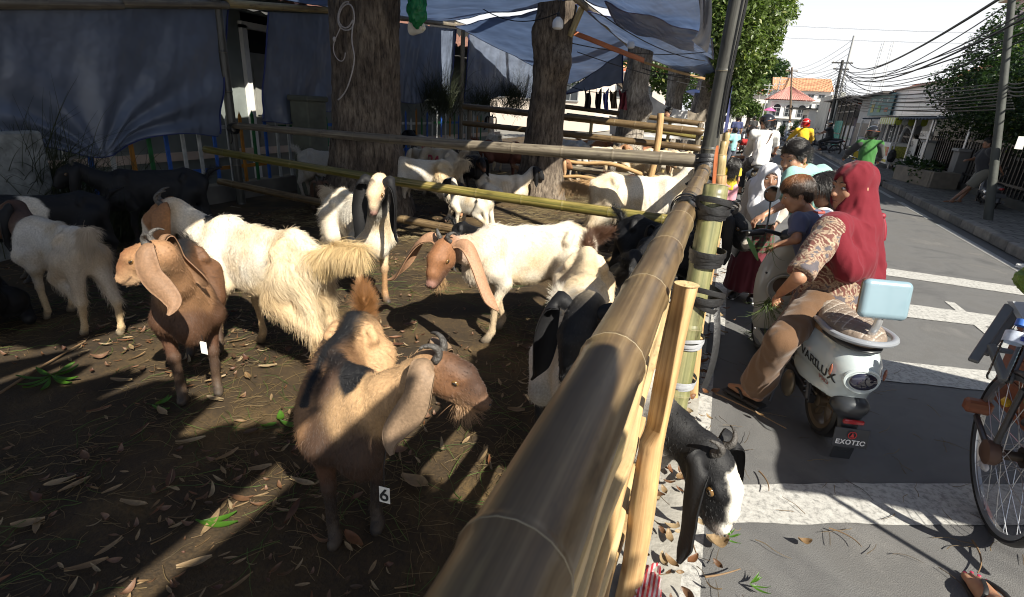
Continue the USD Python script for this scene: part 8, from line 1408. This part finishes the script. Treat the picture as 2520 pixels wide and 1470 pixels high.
for px, py, L, W, mt, rot, lb in ((1762, 1342, .085, .065, 2, .5, 'broad brown leaf on the road by the black goat muzzle'), (1725, 895, .09, .05, 4, .2, 'curled brown leaf in the gutter by the bamboo post'), (1978, 1338, .05, .03, 0, .4, 'small brown leaf on the lit road')):
    c = P(px, py, .015); o = thing('fallen_leaf', lb, 'leaf', (c[0], c[1], .014), rot); add('blade', leafmesh(L, W, 1.2, k, 13), LM[mt], o, True); k += 1
def twig(label, pts, r): o = thing('twig', label, 'twig'); add('stem', tube(spline([P(a, b, .012+.01*q) for q, (a, b) in enumerate(pts)], 20), np.linspace(r, r*.5, 20), 7), pm((.16, .1, .05), .8, .3, 30, name='twig_bark'), o); return o
twig('long thin branch lying on the road beside the sandalled foot', ((1760, 968), (1840, 1005), (1935, 1055)), .005); twig('thin curved twig on the lit road near the wheel', ((2393, 1330), (2412, 1365), (2406, 1410)), .004); twig('dark stick lying across the near white stripe', ((1868, 1160), (1885, 1180), (1892, 1208)), .004); twig('long bamboo stick lying in the litter at the far left', ((-10, 975), (90, 910), (210, 840)), .008); twig('forked dry stem beside the black goat ear', ((1700, 1300), (1706, 1340), (1718, 1372)), .004)
twig('dry grass stalk lying on the road at the bottom', ((1735, 1420), (1790, 1410), (1822, 1400)), .004); twig('hair thin twig on the road in front of the stripe', ((2040, 1300), (2090, 1320), (2120, 1345)), .003)
sprig('green grass scrap on the road under the black goat muzzle', 1780, 1325, 4, .10, .012, spread=.15); sprig('feathery green scrap on the road at the bottom edge', 1845, 1440, 6, .09, .010, spread=.2)
# pink striped bag under the fence
c = P(1583, 1452, .06); o = thing('plastic_bag', 'red and white striped plastic bag lying at the foot of the fence', 'bag', tuple(c)); stp = mk('striped_plastic', {'tc': ('texture_coordinate', {}), 'w': ('wave_texture', {'scale': 22.0, 'distortion': 1.5, 'bands_direction': 'x'}), 'r': ('rgb_ramp', {'ramp': [(.45, (.6, .07, .09)), (.55, (.7, .6, .6))]}), 'p': ('principled_bsdf', {'roughness': .3}), 't': ('translucent_bsdf', {}), 'm': ('mix_closure', {'fac': .3})}, [('tc.object', 'w.vector'), ('w.fac', 'r.fac'), ('r.color', 'p.base_color'), ('r.color', 't.color'), ('p.BSDF', 'm.closure1'), ('t.BSDF', 'm.closure2')], surface='m.closure'); add('bag', rumple((0, 0, 0), (.05, .08, .05), 2, 4, .5), stp, o, True); add('handle', tube(spline([(0, .03, .04), (.03, .08, .05), (.04, .09, .0)], 10), .008, 6, flat=.3), stp, o)
o = thing('crumpled_paper', 'scrap of white paper lying by the far kerb', 'paper', tuple(P(2512, 655, .03))); add('scrap', rumple((0, 0, 0), (.05, .04, .03), 6, 3, .5), FRAME_W, o, False)
# leaf held out to the goat, grass in the hands
a, b = D(1838, 585, 3.60), D(1862, 628, 3.5); o = thing('fodder_leaf', 'long green leaf hanging from the mouth of the fed black goat', 'leaf'); L = np.linalg.norm(b-a)
d_ = unit(b-a); s_ = unit(np.cross(d_, CB)); tt = np.linspace(0, 1, 12); m, _ = gridmesh(12, 3, lambda u, v: a+d_*(u*L*1.15)[..., None]+s_*((v-.5)*.034*np.sin(np.pi*np.clip(u*.94+.05, 0, 1))**.5)[..., None]+CB*(np.abs(v-.5)*.012)[..., None]-V(0, 0, 1)*(u*u*.02)[..., None]); add('blade', m, pm((.16, .3, .07), .4, .15, 20, trans=.3, name='fodder_leaf'), o, True)
def bunch(label, c, n, L, seed):
    o = thing('grass_bunch', label, 'grass'); p, k_, w_, cc = blades(n, c, (.01, .01, .01), L, np.random.default_rng(seed), (.03, .06, .012), (.10, .15, .03), .004, .8); p = p.reshape(n, -1, 3); p[..., 2] = 2*c[2]-p[..., 2]; curves('stems', p.reshape(-1, 3), k_, w_, M_GRASS, o, cc)
bunch('sprig of grass in the woman\'s reaching hand', D(1892, 742, 3.0), 40, .22, 1); bunch('grass stalk held by the boy toward the goat', D(1900, 606, 3.18), 14, .14, 2)
bunch('wilted grass heap dropped in the gutter beside the scooter', P(1860, 815, .06), 60, .16, 3)
